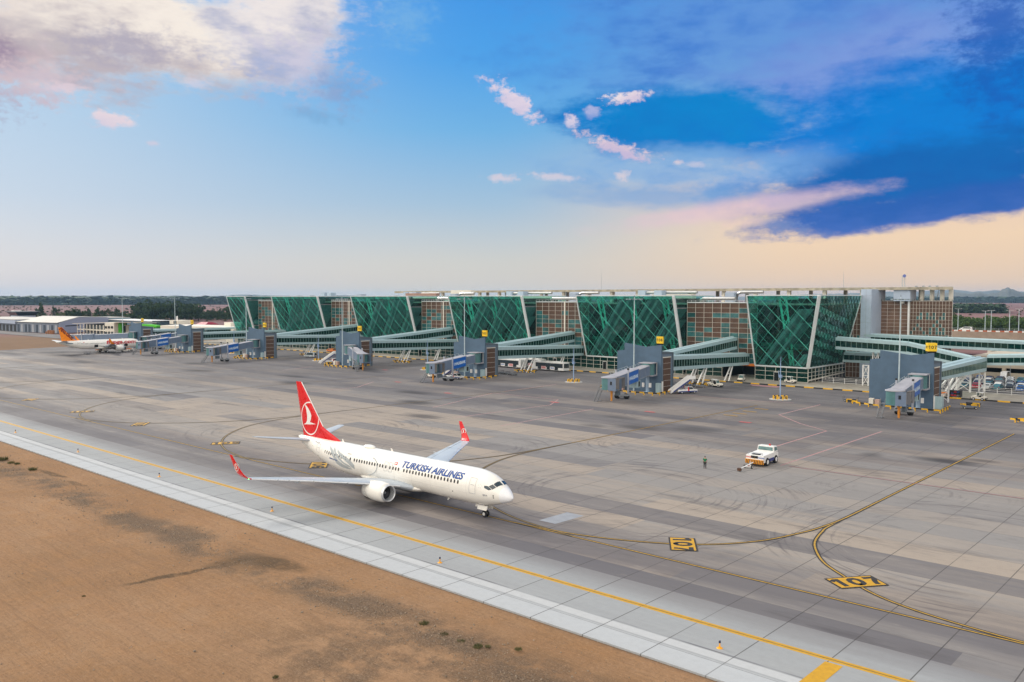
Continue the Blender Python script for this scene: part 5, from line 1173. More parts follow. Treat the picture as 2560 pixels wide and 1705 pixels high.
# ------------------------------------------------------------------ jet bridges
def jet_bridge(rot, cabp, label, ad=True, text=True, canopy_end=True, z_r=4.7, z_c=2.9, cab_turn=0.0):
    rx, ry = rot; L = math.hypot(cabp[0] - rx, cabp[1] - ry); ang = math.atan2(cabp[1] - ry, cabp[0] - rx)
    T = thing('jet_bridge', (rx, ry, 0), label, 'jet bridge', ang, 'jet bridges at the gates')
    def fz(x): return z_r + (z_c - z_r) * min(max((x - 1) / (L - 2), 0), 1)
    q = LMB(); q.smooth = True; q.lathe((0, 0, 0), [(.45, .1), (.45, z_r - .2)], 16); q.smooth = False; q.box(-.9, .9, -.9, .9, 0, .25); q.build('column', simple('column_blue', (.28, .38, .50), .45), T)
    for sy in (-1.15, .75): q = LMB(); q.box(.6, 1.0, sy, sy + .55, 1.5, 2.6); q.build('control_box', WHITE, T)
    q = LMB(); q.box(-1.9, 1.4, -1.9, 1.9, z_r - .35, z_r - .05); q.box(-1.9, 1.6, -1.9, 1.9, z_r + 2.9, z_r + 3.1); ro = q.build('rotunda', TUNT, T)
    q = LMB(); q.smooth = True; q.lathe((0, 0, 0), [(1.75, z_r - .05), (1.75, z_r + 2.9)], 20); q.build('rotunda_wall', TEALM, ro)
    q = LMB()
    for sy in (-1.85, 1.75): q.box(-1.7, -1.6, sy, sy + .1, z_r - .05, z_r + 2.9)
    q.build('rotunda_post', WHITE, ro)
    def tun(xa, xb, hw, h, name):
        q = LMB(); za, zb = fz(xa), fz(xb)
        q.hexa([(xa, -hw, za), (xb, -hw, zb), (xb, hw, zb), (xa, hw, za)], [(xa, -hw, za + h), (xb, -hw, zb + h), (xb, hw, zb + h), (xa, hw, za + h)]); o = q.build(name, TUN, T)
        q = LMB(); q.hexa([(xa, -hw - .03, za + h + .002), (xb, -hw - .03, zb + h + .002), (xb, hw + .03, zb + h + .002), (xa, hw + .03, za + h + .002)], [(xa, -hw * .6, za + h + .14), (xb, -hw * .6, zb + h + .14), (xb, hw * .6, zb + h + .14), (xa, hw * .6, za + h + .14)]); q.build('tunnel_roof', TUNT, o)
        q = LMB(); nr = int((xb - xa) / 2.4)
        for k in range(nr + 1):
            x = xa + (xb - xa) * k / max(nr, 1)
            for s_ in (-1, 1): q.bar((x, s_ * (hw + .02), fz(x) + .02), (x, s_ * (hw + .02), fz(x) + h), .05, .04)
        for s_ in (-1, 1): q.bar((xa, s_ * (hw + .03), za + .08), (xb, s_ * (hw + .03), zb + .08), .06, .16)
        q.build('tunnel_rib', simple('rib_grey', (.25, .29, .34), .5), o); return o
    xw = L - 7.0 if L > 15 else L * .6; xm = max(2.5, xw - 6.4); tun(1.5, xm + 1.2, 1.25, 2.45, 'inner_tunnel'); to = tun(xm, L - 1.6, 1.5, 2.85, 'outer_tunnel')
    if ad:
        xa, xb = xm + .35, xw - .4; y = 1.545
        q = LMB(); q.hexa([(xa, y, fz(xa) - .1), (xb, y, fz(xb) - .1), (xb, y + .05, fz(xb) - .1), (xa, y + .05, fz(xa) - .1)], [(xa, y, fz(xa) + 2.75), (xb, y, fz(xb) + 2.75), (xb, y + .05, fz(xb) + 2.75), (xa, y + .05, fz(xa) + 2.75)]); ap = q.build('advert_panel', BLUEP, to)
        if text:
            xc = (xa + xb) / 2; sl = (fz(xa) - fz(xb)) / (xb - xa); q = LMB(); ex = Vector((-1, 0, sl)).normalized(); place_text(q, 'HALKBANK', 1.2, (xc - .35, y + .07, fz(xc) + 1.3), ex, (0, 0, 1), bold=.035, xs=min(1.0, (xb - xa) * .80 / 6.3))
            sq = (xc + (xb - xa) * .40, y + .07, fz(xc + (xb - xa) * .4) + 1.3)
            for k in range(5):
                a, b_ = R(72 * k), .15; c_ = Vector(sq) + ex * (.26 * math.sin(a)) + Vector((0, 0, .30 * math.cos(a))); q.poly([c_ + ex * x + Vector((0, 0, z)) for x, z in ((-b_, 0), (0, -b_), (b_, 0), (0, b_))])
            q.build('lettering', simple('letter_white_blue', (.75, .88, .95), .5), ap)
    # lift legs and wheel bogie
    q = LMB()
    for s_ in (-1, 1): q.box(xw - .18, xw + .18, s_ * 1.62 - .17, s_ * 1.62 + .17, 1.2, fz(xw) + 3.6)
    q.box(xw - .25, xw + .25, -1.8, 1.8, fz(xw) - .35, fz(xw) - .02); lg = q.build('lift_leg', simple('leg_pale', (.42, .45, .52), .45), T)
    q = LMB()
    for s_ in (-1, 1): q.box(xw - .2, xw + .2, s_ * 1.62 - .19, s_ * 1.62 + .19, fz(xw) + 3.6, fz(xw) + 4.0); q.box(xw - .12, xw + .12, s_ * 1.62 - .12, s_ * 1.62 + .12, .9, 2.0)
    q.build('leg_cap', BLK, lg)
    q = LMB(); q.box(xw - .7, xw + .7, -1.9, 1.9, .75, 1.15); q.box(xw - .35, xw + .35, -1.4, 1.4, .4, .8); bg_ = q.build('bogie', GREYM, T)
    for s_ in (-1.25, 1.25):
        q = LMB(); q.lathe((xw, s_, .68), [(.2, -.5), (.6, -.5), (.68, -.36), (.68, .36), (.6, .5), (.2, .5)], 16, 'y'); q.build('wheel', DARK, bg_)
    # cab
    c = Vector((L, 0, 0)); zc = z_c
    q = LMB(); q.smooth = True; q.lathe((L, 0, 0), [(1.75, zc - .05), (1.75, zc + 2.75)], 24); q.smooth = False; q.build('cab_drum', TEALM, T)
    q = LMB(); q.lathe((L, 0, 0), [(1.95, zc + 2.72), (1.9, zc + 2.9), (.3, zc + 3.15)], 24); q.box(L - 2.6, L, -1.6, 1.6, zc + 2.9, zc + 3.0); q.build('cab_roof', TUNT, T)
    ct = cab_turn; f = Vector((math.cos(ct), math.sin(ct), 0)); s2 = Vector((-f.y, f.x, 0))
    def cb(m_, a0, a1, b0, b1, z0, z1): m_.hexa([c + f * a + s2 * b_ + Vector((0, 0, z0)) for a, b_ in ((a0, b0), (a1, b0), (a1, b1), (a0, b1))], [c + f * a + s2 * b_ + Vector((0, 0, z1)) for a, b_ in ((a0, b0), (a1, b0), (a1, b1), (a0, b1))])
    q = LMB(); cb(q, .4, 2.5, -1.7, -1.55, zc, zc + 2.7); cb(q, .4, 2.5, 1.55, 1.7, zc, zc + 2.7); cb(q, .4, 2.5, -1.7, 1.7, zc - .15, zc); cab = q.build('cab', TUN, T)
    q = LMB(); cb(q, .6, .7, -1.5, 1.5, zc, zc + 2.6); q.build('cab_interior', simple('cab_inside', (.20, .30, .34), .5), cab)
    q = LMB(); cb(q, .72, .78, -1.0, -.1, zc + .1, zc + 2.1); q.build('cab_door', LBLUE, cab)
    q = LMB(); cb(q, 1.0, 1.5, 1.70, 1.73, zc + 1.2, zc + 2.0); cb(q, 1.0, 1.5, -1.73, -1.70, zc + 1.2, zc + 2.0); q.build('cab_window', BLACKG, cab)
    if canopy_end:
        q = LMB(); 
        for k in range(4): cb(q, 2.5 + k * .22, 2.62 + k * .22, -1.75, 1.75, zc + 2.7, zc + 2.85); cb(q, 2.5 + k * .22, 2.62 + k * .22, 1.6, 1.75, zc + .3, zc + 2.8); cb(q, 2.5 + k * .22, 2.62 + k * .22, -1.75, -1.6, zc + .3, zc + 2.8)
        q.build('bellows', simple('bellows_grey', (.16, .15, .15), .8), cab)
    q = LMB(); q.smooth = True; q.tube([c + f * .9 + s2 * -.6 + Vector((0, 0, zc - .15)), c + f * .9 + s2 * -.6 + Vector((0, 0, .25))], [.30, .22], 10); q.build('safety_prop', simple('prop_orange', (.55, .22, .03), .5), T)
    q = LMB(); q.box(L - 2.6, L - 1.0, 1.0, 1.7, 1.4, 2.4); q.build('machinery_box', simple('machinery', (.12, .15, .18), .5), T)
    # stair down from the cab
    q = LMB(); ya, yb = -2.0, -2.9; q.hexa([(L - .3, ya, .05), (L + .3, ya, .05), (L + .3, yb, .05), (L - .3, yb, .05)], [(L - .2, ya, .12), (L + .3, ya, .12), (L + .3, yb, .12), (L - .2, yb, .12)])
    x0, x1 = L - .6, L + 1.9
    for k in range(10):
        t = k / 9; x = x0 + (x1 - x0) * t; z = zc - .1 + (.2 - zc) * t; q.box(x, x + .28, yb, ya, z - .06, z)
    for y in (ya, yb): q.bar((x0, y, zc + .0), (x1 + .2, y, .15), .08, .28); q.bar((x0, y, zc + 1.0), (x1 + .2, y, 1.1), .05); q.bar((x0, y, zc), (x0, y, zc + 1.0), .05); q.bar((x1, y, .1), (x1, y, 1.2), .05)
    q.box(x0 - 1.1, x0 + .1, yb, ya + .3, zc - .12, zc - .04); q.build('service_stair', simple('stair_metal', (.22, .23, .25), .5, .3), T)
    # preconditioned air unit hung under the tunnel
    if L > 15:
        x = xm * .9; q = LMB(); q.box(x - 1.3, x + .9, -1.0, 1.0, fz(x) - 2.0, fz(x) - .25); hv = q.build('air_unit', PALE, T)
        q = LMB(); q.box(x - 1.0, x - .1, 1.0, 1.03, fz(x) - 1.8, fz(x) - .5); q.build('grille', BLK, hv)
    # safety rails along the roof
    q = LMB(); n = int((L - 4) / 1.6)
    for k in range(n):
        x = 3 + k * 1.6; z = fz(x) + 2.6 + (.4 if x > xm else 0)
        q.bar((x, -1.35, z), (x, -1.35, z + .5), .05); q.bar((x, -1.35, z + .5), (x + 1.6, -1.35, fz(x + 1.6) + 3.1 + (.4 if x > xm else 0)), .05); q.bar((x, -1.35, z + .25), (x, -.9, z + .1), .05)
    q.build('roof_rail', STEEL, T)
    return T
JB = [((-59.0, 197.4), (-57.9, 179.0), 'grey jet bridge at the nearest pier, cab facing the camera', True, 1.6),
      ((-121.0, 185.2), (-117.3, 163.2), 'jet bridge with a blue advert at pier 106, before the widest glass tower', True, 1.6),
      ((-183.0, 184.8), (-181.4, 165.6), 'jet bridge with a blue advert above a white tractor, left of the buses', True, 1.6),
      ((-245.0, 184.5), (-228.6, 177.3), 'jet bridge seen end-on with no advert showing, round teal cab to the right', True, .4),
      ((-306.9, 183.4), (-299.6, 161.2), 'jet bridge with a blue advert just left of the silver van', True, 1.6),
      ((-367.5, 184.0), (-362.6, 162.7), 'jet bridge with a blue advert beside the orange tailed jet\'s nose', True, 1.6)]
for r_, c_, lb, tx, ct in JB: jet_bridge(r_, c_, lb, ad=True, text=tx, cab_turn=ct)
jet_bridge((-419, 184.2), (-447, 166), 'long plain jet bridge behind the orange tail fin', ad=False, cab_turn=0, z_r=4.7, z_c=3.1)
jet_bridge((-404, 212), (-396.5, 180.5), 'jet bridge with a blue advert reaching the far jet\'s front door', ad=True, text=False, cab_turn=.6, z_r=6.2, z_c=3.4)

# ------------------------------------------------------------------ yellow and black guard rails
def guard(pts, label, h=.62, step=1.25):
    T = thing('guard_rail', (pts[0][0], pts[0][1], 0), label, 'guard rail', group='yellow and black guard rails')
    qy, qb, qp = MB(), MB(), MB(); i = 0
    for a, b_ in zip(pts[:-1], pts[1:]):
        A, B = Vector((a[0], a[1], 0)), Vector((b_[0], b_[1], 0)); L = (B - A).length; n = max(1, round(L / step)); d = (B - A) / n
        for k in range(n):
            m_ = qy if (i % 2 == 0) else qb; i += 1
            z0, z1 = Vector((0, 0, h)), Vector((0, 0, h)); m_.bar(A + d * k + z0, A + d * (k + 1) + z1, .12, .32)
            if i % 2 == 0: qp.box((A + d * k).x - .11, (A + d * k).x + .11, (A + d * k).y - .11, (A + d * k).y + .11, 0, h + .16)
    qy.build('rail', YEL, T)
    if qb.v: qb.build('rail', BLK, T)
    if qp.v: qp.build('post', YEL, T)
    return T
for g_, (xr, yw) in PIERS.items():
    near = 'at the nearest pier' if g_ == 107 else 'round the foot of pier %d' % g_
    if g_ == 101: continue
    guard([(xr - 15.2, yw - 4.0), (xr - 10.6, yw - 6.2), (xr + 3.4, yw - 6.6), (xr + 2.8, yw + 2.8)] if g_ in (107,) else [(xr - 15.5, yw - 3.5), (xr - 10.6, yw - 7.2), (xr - 2.6, yw - 7.8), (xr + 3.0, yw - 6.6), (xr + 2.6, yw + 2.6)], 'yellow and black guard rail ' + near)
    guard([(xr - 19, yw + .5), (xr - 16.5, yw + .2), (xr - 15.4, yw - 2.4), (xr - 18, yw - 1.6), (xr - 19, yw + .5)], 'small loop of yellow guard rail left of pier %d' % g_)
    if g_ not in (107, 102): guard([(xr - 7, yw + 21.2), (xr + .4, yw + 21.2), (xr + .4, yw + 24.2), (xr - 7, yw + 24.2), (xr - 7, yw + 21.2)], 'guard rail round the walkway legs behind pier %d' % g_)
guard([(-53.4, 208.5), (-50, 208.2), (-50, 211.4), (-53, 211.6)], 'short guard rail right of the white cabinet at the nearest pier')
guard([(-39.5, 189.5), (-36.5, 187.8), (-34, 189.4), (-37, 191), (-39.5, 189.5)], 'guard rail cut by the right edge of the photo')
# black and yellow kerb of the service road
K = thing('painted_kerb', (-250, 224, 0), 'long kerb painted in black and yellow blocks along the terminal road', 'kerb')
qa, qb = MB(), MB(); x = -455.0; i = 0
while x < 130:
    y = 224.0; (qa if i % 2 == 0 else qb).box(x, x + 2.6, y, y + .38, -.05, .30); x += 2.6; i += 1
qa.build('kerb_block', YEL, K); qb.build('kerb_block', BLK, K)
# ------------------------------------------------------------------ masts
def tall_mast(x, y, h=24.6):
    T = thing('floodlight_mast', (x, y, 0), '', 'floodlight mast', group='tall floodlight masts in front of the piers')
    q = LMB(); q.smooth = True; q.tube([(0, 0, 0), (0, 0, h)], [.19, .10], 12); q.build('pole', simple('mast_pale', (.50, .60, .64), .4, .2), T)
    q = LMB(); q.smooth = True
    for k in range(16):
        a, b_ = 2 * PI * k / 16, 2 * PI * (k + 1) / 16; q.tube([(1.7 * math.cos(a), 1.7 * math.sin(a), h - .55), (1.7 * math.cos(b_), 1.7 * math.sin(b_), h - .55)], .06, 5)
    for k in range(4): a = PI / 2 * k; q.tube([(0, 0, h - .5), (1.7 * math.cos(a), 1.7 * math.sin(a), h - .55)], .05, 5)
    q.tube([(0, 0, h), (0, 0, h + .5)], .05, 5); q.build('head_ring', simple('mast_dark', (.06, .09, .12), .5), T)
    for k in range(8):
        a = 2 * PI * k / 8; q = LMB(); cx, cy = 1.9 * math.cos(a), 1.9 * math.sin(a); q.box(cx - .22, cx + .22, cy - .22, cy + .22, h - .72, h - .42); q.build('floodlight', simple('lamp_housing', (.30, .38, .42), .4, .4), T)
    return T
tm = None
for (x, y, lb) in ((-63.6, 198.9, 'pale floodlight mast in front of the nearest grey pier'), (-126, 186.3, 'floodlight mast crossing the largest full-width glass tower'), (-188.7, 185.9, 'floodlight mast rising by pier 105, right of the red winglet'), (-251.3, 185.9, 'floodlight mast in front of pier 104'),
                 (-314.5, 184.8, 'floodlight mast in front of pier 103 near the leftmost towers'), (-376.6, 185.2, 'floodlight mast just right of the orange tailed jet\'s nose'), (-434, 186, 'floodlight mast furthest left')):
    if tm is None: tm = tall_mast(x, y); tm['label'] = lb
    else: dup(tm, (x, y, 0), label=lb)
def small_mast(x, y):
    T = thing('slim_mast', (x, y, 0), '', 'slim mast', group='slim masts in ringed guards')
    q = LMB(); q.smooth = True; q.tube([(0, 0, 0), (0, 0, 5.4), (0, 0, 5.4), (0, 0, 10.3)], [.15, .13, .10, .06], 10); q.build('pole', simple('mast_blue', (.22, .32, .50), .45), T)
    q = LMB(); q.box(-.35, .35, -.25, .25, 5.2, 5.9); q.box(-.5, -.38, -.1, .1, 5.4, 6.9); q.build('camera_box', simple('mast_blue', (.22, .32, .50), .45), T)
    q = LMB(); q.lathe((0, 0, 0), [(2.6, .006), (.05, .012)], 20); q.build('base_pad', simple('pad_pale', (.45, .46, .46), .8), T)
    qa, qb = LMB(), LMB()
    for k in range(16):
        a, b_ = 2 * PI * k / 16, 2 * PI * (k + 1) / 16; m_ = qa if k % 2 == 0 else qb
        for z in (.35, .68): m_.bar((1.7 * math.cos(a), 1.7 * math.sin(a), z), (1.7 * math.cos(b_), 1.7 * math.sin(b_), z), .10, .2)
        if k % 2 == 0: qa.box(1.7 * math.cos(a) - .1, 1.7 * math.cos(a) + .1, 1.7 * math.sin(a) - .1, 1.7 * math.sin(a) + .1, 0, .85)
    qa.build('guard_ring', YEL, T); qb.build('guard_ring', BLK, T); return T
sm_ = None
for x, lb in ((-89.5, 'in front of the nearest glass tower'), (-152.5, 'before a parked bus'), (-215.5, 'between piers 105 and 104'), (-278.5, 'beside the silver van'), (-341.5, 'left of pier 103')):
    if sm_ is None: sm_ = small_mast(x, 194.7); sm_['label'] = 'slim blue mast with ring guard ' + lb
    else: dup(sm_, (x, 194.6, 0), label='slim blue mast with ring guard ' + lb)

# ------------------------------------------------------------------ ground vehicles
GLASSD = simple('vehicle_glass', (.02, .035, .045), .08, var=.2, spec=.9)
GLASSC = simple('vehicle_glass_pale', (.10, .19, .19), .10, var=.3, spec=.9)
def wheels(par, xs, hw, r, w_=.22, hub=None):
    for x in xs:
        for s_ in (-1, 1): wheel(par, (x, s_ * hw, r), r, w_, hub=hub)
def tractor(name='baggage_tractor', body=CREAM):
    T = thing(name, (0, 0, 0), '', 'tow tractor', group='tow tractors on the service road')
    q = LMB(); q.prism([(-1.5, -.72, .38), (1.55, -.72, .38), (1.6, -.72, .85), (1.35, -.72, 1.05), (.35, -.72, 1.12), (.3, -.72, .8), (-.7, -.72, .8), (-.75, -.72, 1.0), (-1.5, -.72, 1.0)], (0, 1.44, 0)); q.build('body', body, T, bevel=.05)
    q = LMB()
    for x, y in ((.35, -.68), (.35, .68), (-.85, -.68), (-.85, .68)): q.bar((x, y, .9), (x - .08, y * .95, 1.9), .07)
    q.box(-.98, .42, -.70, .70, 1.88, 1.98); q.build('cab_frame', WHITE, T)
    q = LMB(); q.box(.30, .33, -.62, .62, 1.12, 1.86); q.build('windscreen', GLASSC, T)
    q = LMB(); q.box(-.6, -.1, -.5, .5, .8, 1.1); q.box(-.65, -.5, -.5, .5, 1.05, 1.5); q.build('seat', DARK, T)
    q = LMB(); q.box(1.56, 1.66, -.72, .72, .35, .6); q.box(-1.62, -1.5, -.72, .72, .35, .65); q.build('bumper', BLK, T)
    for s_ in (-1, 1): q = LMB(); q.box(1.57, 1.62, s_ * .5 - .1, s_ * .5 + .1, .68, .84); q.build('headlight', simple('lamp_glass', (.7, .7, .6), .15), T)
    wheels(T, (-.95, 1.0), .68, .36); return T
tr0 = tractor(); tr0.location = (-103.6, 231.8, .12); tr0.rotation_euler = (0, 0, R(-5)); tr0['label'] = 'cream tow tractor parked right before the nearest glass tower'
for (x, y, z, a, lb) in ((-117, 228.5, 0, -80, 'cream tow tractor facing out of the dark vehicle tunnel'), (-116.6, 211.2, 0, 190, 'white tow tractor partly behind another one beside the nearest walkway legs'), (-114.6, 209.6, 0, -10, 'white tow tractor with red bumper marks in front of its neighbour'),
                         (-53.4, 224.4, 0, 172, 'cream tow tractor at the kerb by the car park fence')): dup(tr0, (x, y, z), R(a), lb)
# pushback tractor with tow bar
T = thing('pushback_tractor', (-56.35, 116.9, 0), 'white pushback tractor with an orange striped bumper near the standing man', 'pushback tractor', R(-88))
q = LMB(); q.prism([(-2.6, -1.35, .55), (2.6, -1.35, .55), (2.65, -1.35, 1.0), (2.6, -1.35, 1.62), (-1.0, -1.35, 1.72), (-1.3, -1.35, 1.72), (-2.6, -1.35, 1.5)], (0, 2.7, 0)); body = q.build('body', WHITE, T, bevel=.06)
q = LMB(); q.box(2.64, 2.80, -1.38, 1.38, .38, .98); bp_ = q.build('bumper', simple('bumper_orange', (.75, .30, .02), .5), T)
q = LMB()
for k in range(11): y = -1.3 + k * .25; q.prism([(2.805, y, .40), (2.805, y + .10, .40), (2.805, y + .18, .96), (2.805, y + .08, .96)], (.012, 0, 0))
q.build('stripe', BLK, bp_)
q = LMB(); q.box(1.6, 2.3, -.65, .55, 1.62, 1.72); q.box(2.66, 2.68, -.55, .5, 1.18, 1.52); q.build('radiator_grille', BLK, body)
q = LMB(); q.hexa([(-2.5, -1.3, 1.6), (-1.05, -1.3, 1.7), (-1.05, 1.3, 1.7), (-2.5, 1.3, 1.6)], [(-2.35, -1.2, 2.45), (-1.15, -1.2, 2.5), (-1.15, 1.2, 2.5), (-2.35, 1.2, 2.45)]); cb_ = q.build('cab', WHITE, T, bevel=.05)
q = LMB(); q.hexa([(-1.06, -1.15, 1.86), (-1.03, -1.15, 1.86), (-1.03, 1.15, 1.86), (-1.06, 1.15, 1.86)], [(-1.13, -1.08, 2.36), (-1.10, -1.08, 2.36), (-1.10, 1.08, 2.36), (-1.13, 1.08, 2.36)]); q.build('windscreen', GLASSC, cb_)
for s_ in (-1, 1): q = LMB(); q.hexa([(-2.3, s_ * 1.28, 1.85), (-1.35, s_ * 1.28, 1.85), (-1.35, s_ * 1.31, 1.85), (-2.3, s_ * 1.31, 1.85)], [(-2.2, s_ * 1.21, 2.35), (-1.4, s_ * 1.21, 2.35), (-1.4, s_ * 1.24, 2.35), (-2.2, s_ * 1.24, 2.35)]); q.build('side_window', GLASSC, cb_)
q = LMB(); q.lathe((-1.7, .4, 2.5), [(.12, 0), (.12, .22), (.04, .26)], 10); q.build('beacon', RED, cb_)
q = LMB()
for s_ in (-1, 1): q.bar((2.4, s_ * 1.1, 1.65), (2.4, s_ * 1.1, 1.95), .05)
q.bar((2.4, -1.1, 1.95), (2.4, 1.1, 1.95), .05); q.build('handrail', GREYM, T)
q = LMB()
for s_ in (-1, 1): q.box(-1.0, .9, s_ * 1.36 - .02, s_ * 1.36 + .02, .56, 1.0)
q.build('blue_skirt', NAVY, T)
q = LMB(); place_text(q, 'ISTANBUL', .24, (2.672, -.78, 1.28), (0, 1, 0), (0, 0, 1), bold=.008); q.build('lettering', RED, body)
q = LMB(); place_text(q, 'HANDLING', .24, (2.672, .86, 1.28), (0, 1, 0), (0, 0, 1), bold=.008); q.build('lettering', BLUEP, body)
q = LMB(); q.poly([(2.672, 0, .95 + .12), (2.672, .2, 1.24), (2.672, 0, 1.42), (2.672, -.2, 1.24)]); q.build('warning_sign', YEL, body)
for x in (-1.65, 1.35):
    for s_ in (-1, 1): wheel(T, (x, s_ * 1.25, .6), .6, .42, hub=WHITE)
T = thing('tow_bar', (-56.2, 111.9, 0), 'white tow bar with small wheels lying in front of the pushback tractor', 'tow bar', R(-88))
q = LMB(); q.smooth = True; q.tube([(-1.9, 0, .62), (2.5, 0, .32)], .09, 10); q.build('bar', WHITE, T)
q = LMB(); q.bar((-.3, -.55, .25), (-.3, .55, .25), .1); q.bar((-.3, -.5, .25), (-.6, 0, .55), .08); q.bar((-.3, .5, .25), (-.6, 0, .55), .08); q.bar((-.9, .0, .55), (-.9, .0, 1.0), .06); q.build('axle', WHITE, T)
for s_ in (-1, 1): wheel(T, (-.3, s_ * .55, .24), .24, .14)
q = LMB(); q.box(2.35, 2.75, -.25, .25, .12, .48); q.lathe((2.6, 0, .1), [(.2, 0), (.2, .25)], 10); q.build('head', simple('rusty_head', (.10, .05, .03), .7), T)

def bus():
    T = thing('apron_bus', (0, 0, 0), '', 'airport bus', group='airport buses parked behind pier 105')
    L, W, H_ = 13.6, 3.0, 3.05
    q = LMB(); q.box(-L / 2, L / 2, -W / 2, W / 2, .42, 1.25); q.box(-L / 2, L / 2, -W / 2, W / 2, 2.66, H_); q.box(-L / 2, -L / 2 + 1.15, -W / 2, W / 2, 1.25, 2.66); q.box(L / 2 - .35, L / 2, -W / 2, W / 2, 1.25, 2.66); b_ = q.build('body', WHITE, T, bevel=.05)
    q = LMB(); q.box(-L / 2 + 1.16, L / 2 - .36, -W / 2 + .03, W / 2 - .03, 1.25, 2.66); q.build('side_glass', GLASSD, b_)
    q = LMB(); q.box(L / 2 + .001, L / 2 + .02, -W / 2 + .2, W / 2 - .2, 1.25, 2.7); q.build('windscreen', GLASSD, b_)
    for x in (-3.9, .2, 3.6):
        for s_ in (-1, 1): q = LMB(); q.box(x - .8, x + .8, s_ * W / 2 - .015, s_ * W / 2 + .015, .5, 2.6); q.build('door', GLASSD, b_)
    for x, tx, m_ in ((-2.0, 'ÇELEBİ' if False else 'HAVAŞ', RED), (1.9, 'AIRPORT', BLUEP)):
        for s_ in (-1, 1):
            q = LMB(); q.box(x - 1.05, x + 1.05, s_ * W / 2 - .02, s_ * W / 2 + .02, .62, 1.55); pn = q.build('panel', simple('advert_white', (.7, .7, .7), .5) if m_ is BLUEP else simple('advert_pink', (.66, .42, .42), .5), b_)
            q = LMB(); place_text(q, tx, .42, (x, s_ * (W / 2 + .03), 1.08), (-s_, 0, 0), (0, 0, 1), bold=.02); q.build('lettering', m_, pn)
    q = LMB(); q.box(-5.2, -3.8, -.8, .8, H_, H_ + .22); q.box(1.5, 3.4, -.9, .9, H_, H_ + .25); q.box(-1.8, -.6, -.7, .7, H_, H_ + .16); q.build('roof_unit', WHITE, T)
    wheels(T, (-4.6, 4.9), W / 2 - .17, .5, .3); return T
bs = bus(); bs.location = (-181.8, 219.7, 0); bs.rotation_euler = (0, 0, R(-2)); bs['label'] = 'white airport bus at the right of the parked row'
dup(bs, (-201.0, 220.2, 0), R(178), 'white airport bus in the middle, seen between pier 105 and the walkway legs'); dup(bs, (-196.5, 225.5, .12), R(176), 'white airport bus behind the walkway legs, mostly hidden')
def stair_truck(pickup=True):
    T = thing('stair_truck' if pickup else 'passenger_stair', (0, 0, 0), '', 'stair truck' if pickup else 'passenger stair', group='passenger stairs')
    q = LMB(); q.prism([(-2.9, -.95, .45), (2.7, -.95, .45), (2.75, -.95, .95), (1.7, -.95, 1.08), (1.2, -.95, 1.75), (.1, -.95, 1.78), (0, -.95, 1.1), (-2.9, -.95, 1.05)], (0, 1.9, 0)); b_ = q.build('body', WHITE, T, bevel=.05)
    if pickup:
        for s_ in (-1, 1):
            q = LMB(); q.prism([(1.55, s_ * .955, 1.12), (1.15, s_ * .955, 1.65), (.2, s_ * .955, 1.68), (.15, s_ * .955, 1.12)], (0, s_ * .02, 0)); q.build('side_window', GLASSD, b_)
            q = LMB(); q.box(-.1, .35, s_ * .95 - .02, s_ * .95 + .02, .6, 1.7); q.build('red_stripe', RED, b_)
        q = LMB(); q.hexa([(1.72, -.8, 1.1), (1.76, -.8, 1.1), (1.76, .8, 1.1), (1.72, .8, 1.1)], [(1.24, -.75, 1.7), (1.28, -.75, 1.7), (1.28, .75, 1.7), (1.24, .75, 1.7)]); q.build('windscreen', GLASSD, b_)
    q = LMB()
    for s_ in (-1, 1): q.box(-2.8, 2.6, s_ * .96 - .015, s_ * .96 + .015, .45, .7)
    q.build('blue_skirt', NAVY, b_)
    q = LMB(); n = 14; x0, z0, x1, z1 = -5.0, .35, .6, 3.6
    for k in range(n): t = k / (n - 1); x = x0 + (x1 - x0) * t; z = z0 + (z1 - z0) * t; q.box(x, x + .42, -.7, .7, z - .08, z)
    q.box(.6, 2.2, -.85, .85, 3.52, 3.62); q.bar((x0, 0, z0 - .1), (x1, 0, z1 - .15), 1.35, .08); st = q.build('stair', simple('stair_grey', (.32, .30, .30), .6), T)
    for s_ in (-1, 1):
        q = LMB(); q.prism([(x0, s_ * .75, z0 - .2), (x1, s_ * .75, z1 - .2), (x1, s_ * .75, z1 + .85), (x0 + .2, s_ * .75, z0 + .65)], (0, s_ * .05, 0)); q.box(.6, 2.2, s_ * .85, s_ * .85 + .05, 3.5, 4.5); q.build('stair_side', WHITE, st)
        q = LMB(); q.prism([(x0 + .8, s_ * .81, z0 + .1), (x1, s_ * .81, z1 - .3), (x1, s_ * .81, z1 + .1), (x0 + .8, s_ * .81, z0 + .4)], (0, s_ * .03, 0)); q.build('blue_stripe', NAVY, st)
    q = LMB()
    for x in (-1.9, 1.5):
        for s_ in (-.6, .6): q.bar((x * .3, s_, .9), (x * .8, s_, 3.4 if x > 0 else 2.2), .09)
    q.build('lift_frame', NAVY, T); wheels(T, (-1.8, 1.8), .85, .38); return T
st = stair_truck(); st.location = (-112.9, 190.7, 0); st.rotation_euler = (0, 0, R(62)); st['label'] = 'white pickup with a passenger stair beside pier 106'
dup(st, (-262.5, 189.5, 0), R(75), 'white and navy passenger stair leaning up left of pier 104'); dup(st, (-184.6, 177.8, 0), R(8), 'white passenger stair half hidden under the jet bridge left of pier 105')
t3 = dup(tr0, (-193.5, 176.2, 0), R(172), 'white tractor with big wheels left of pier 105\'s jet bridge')
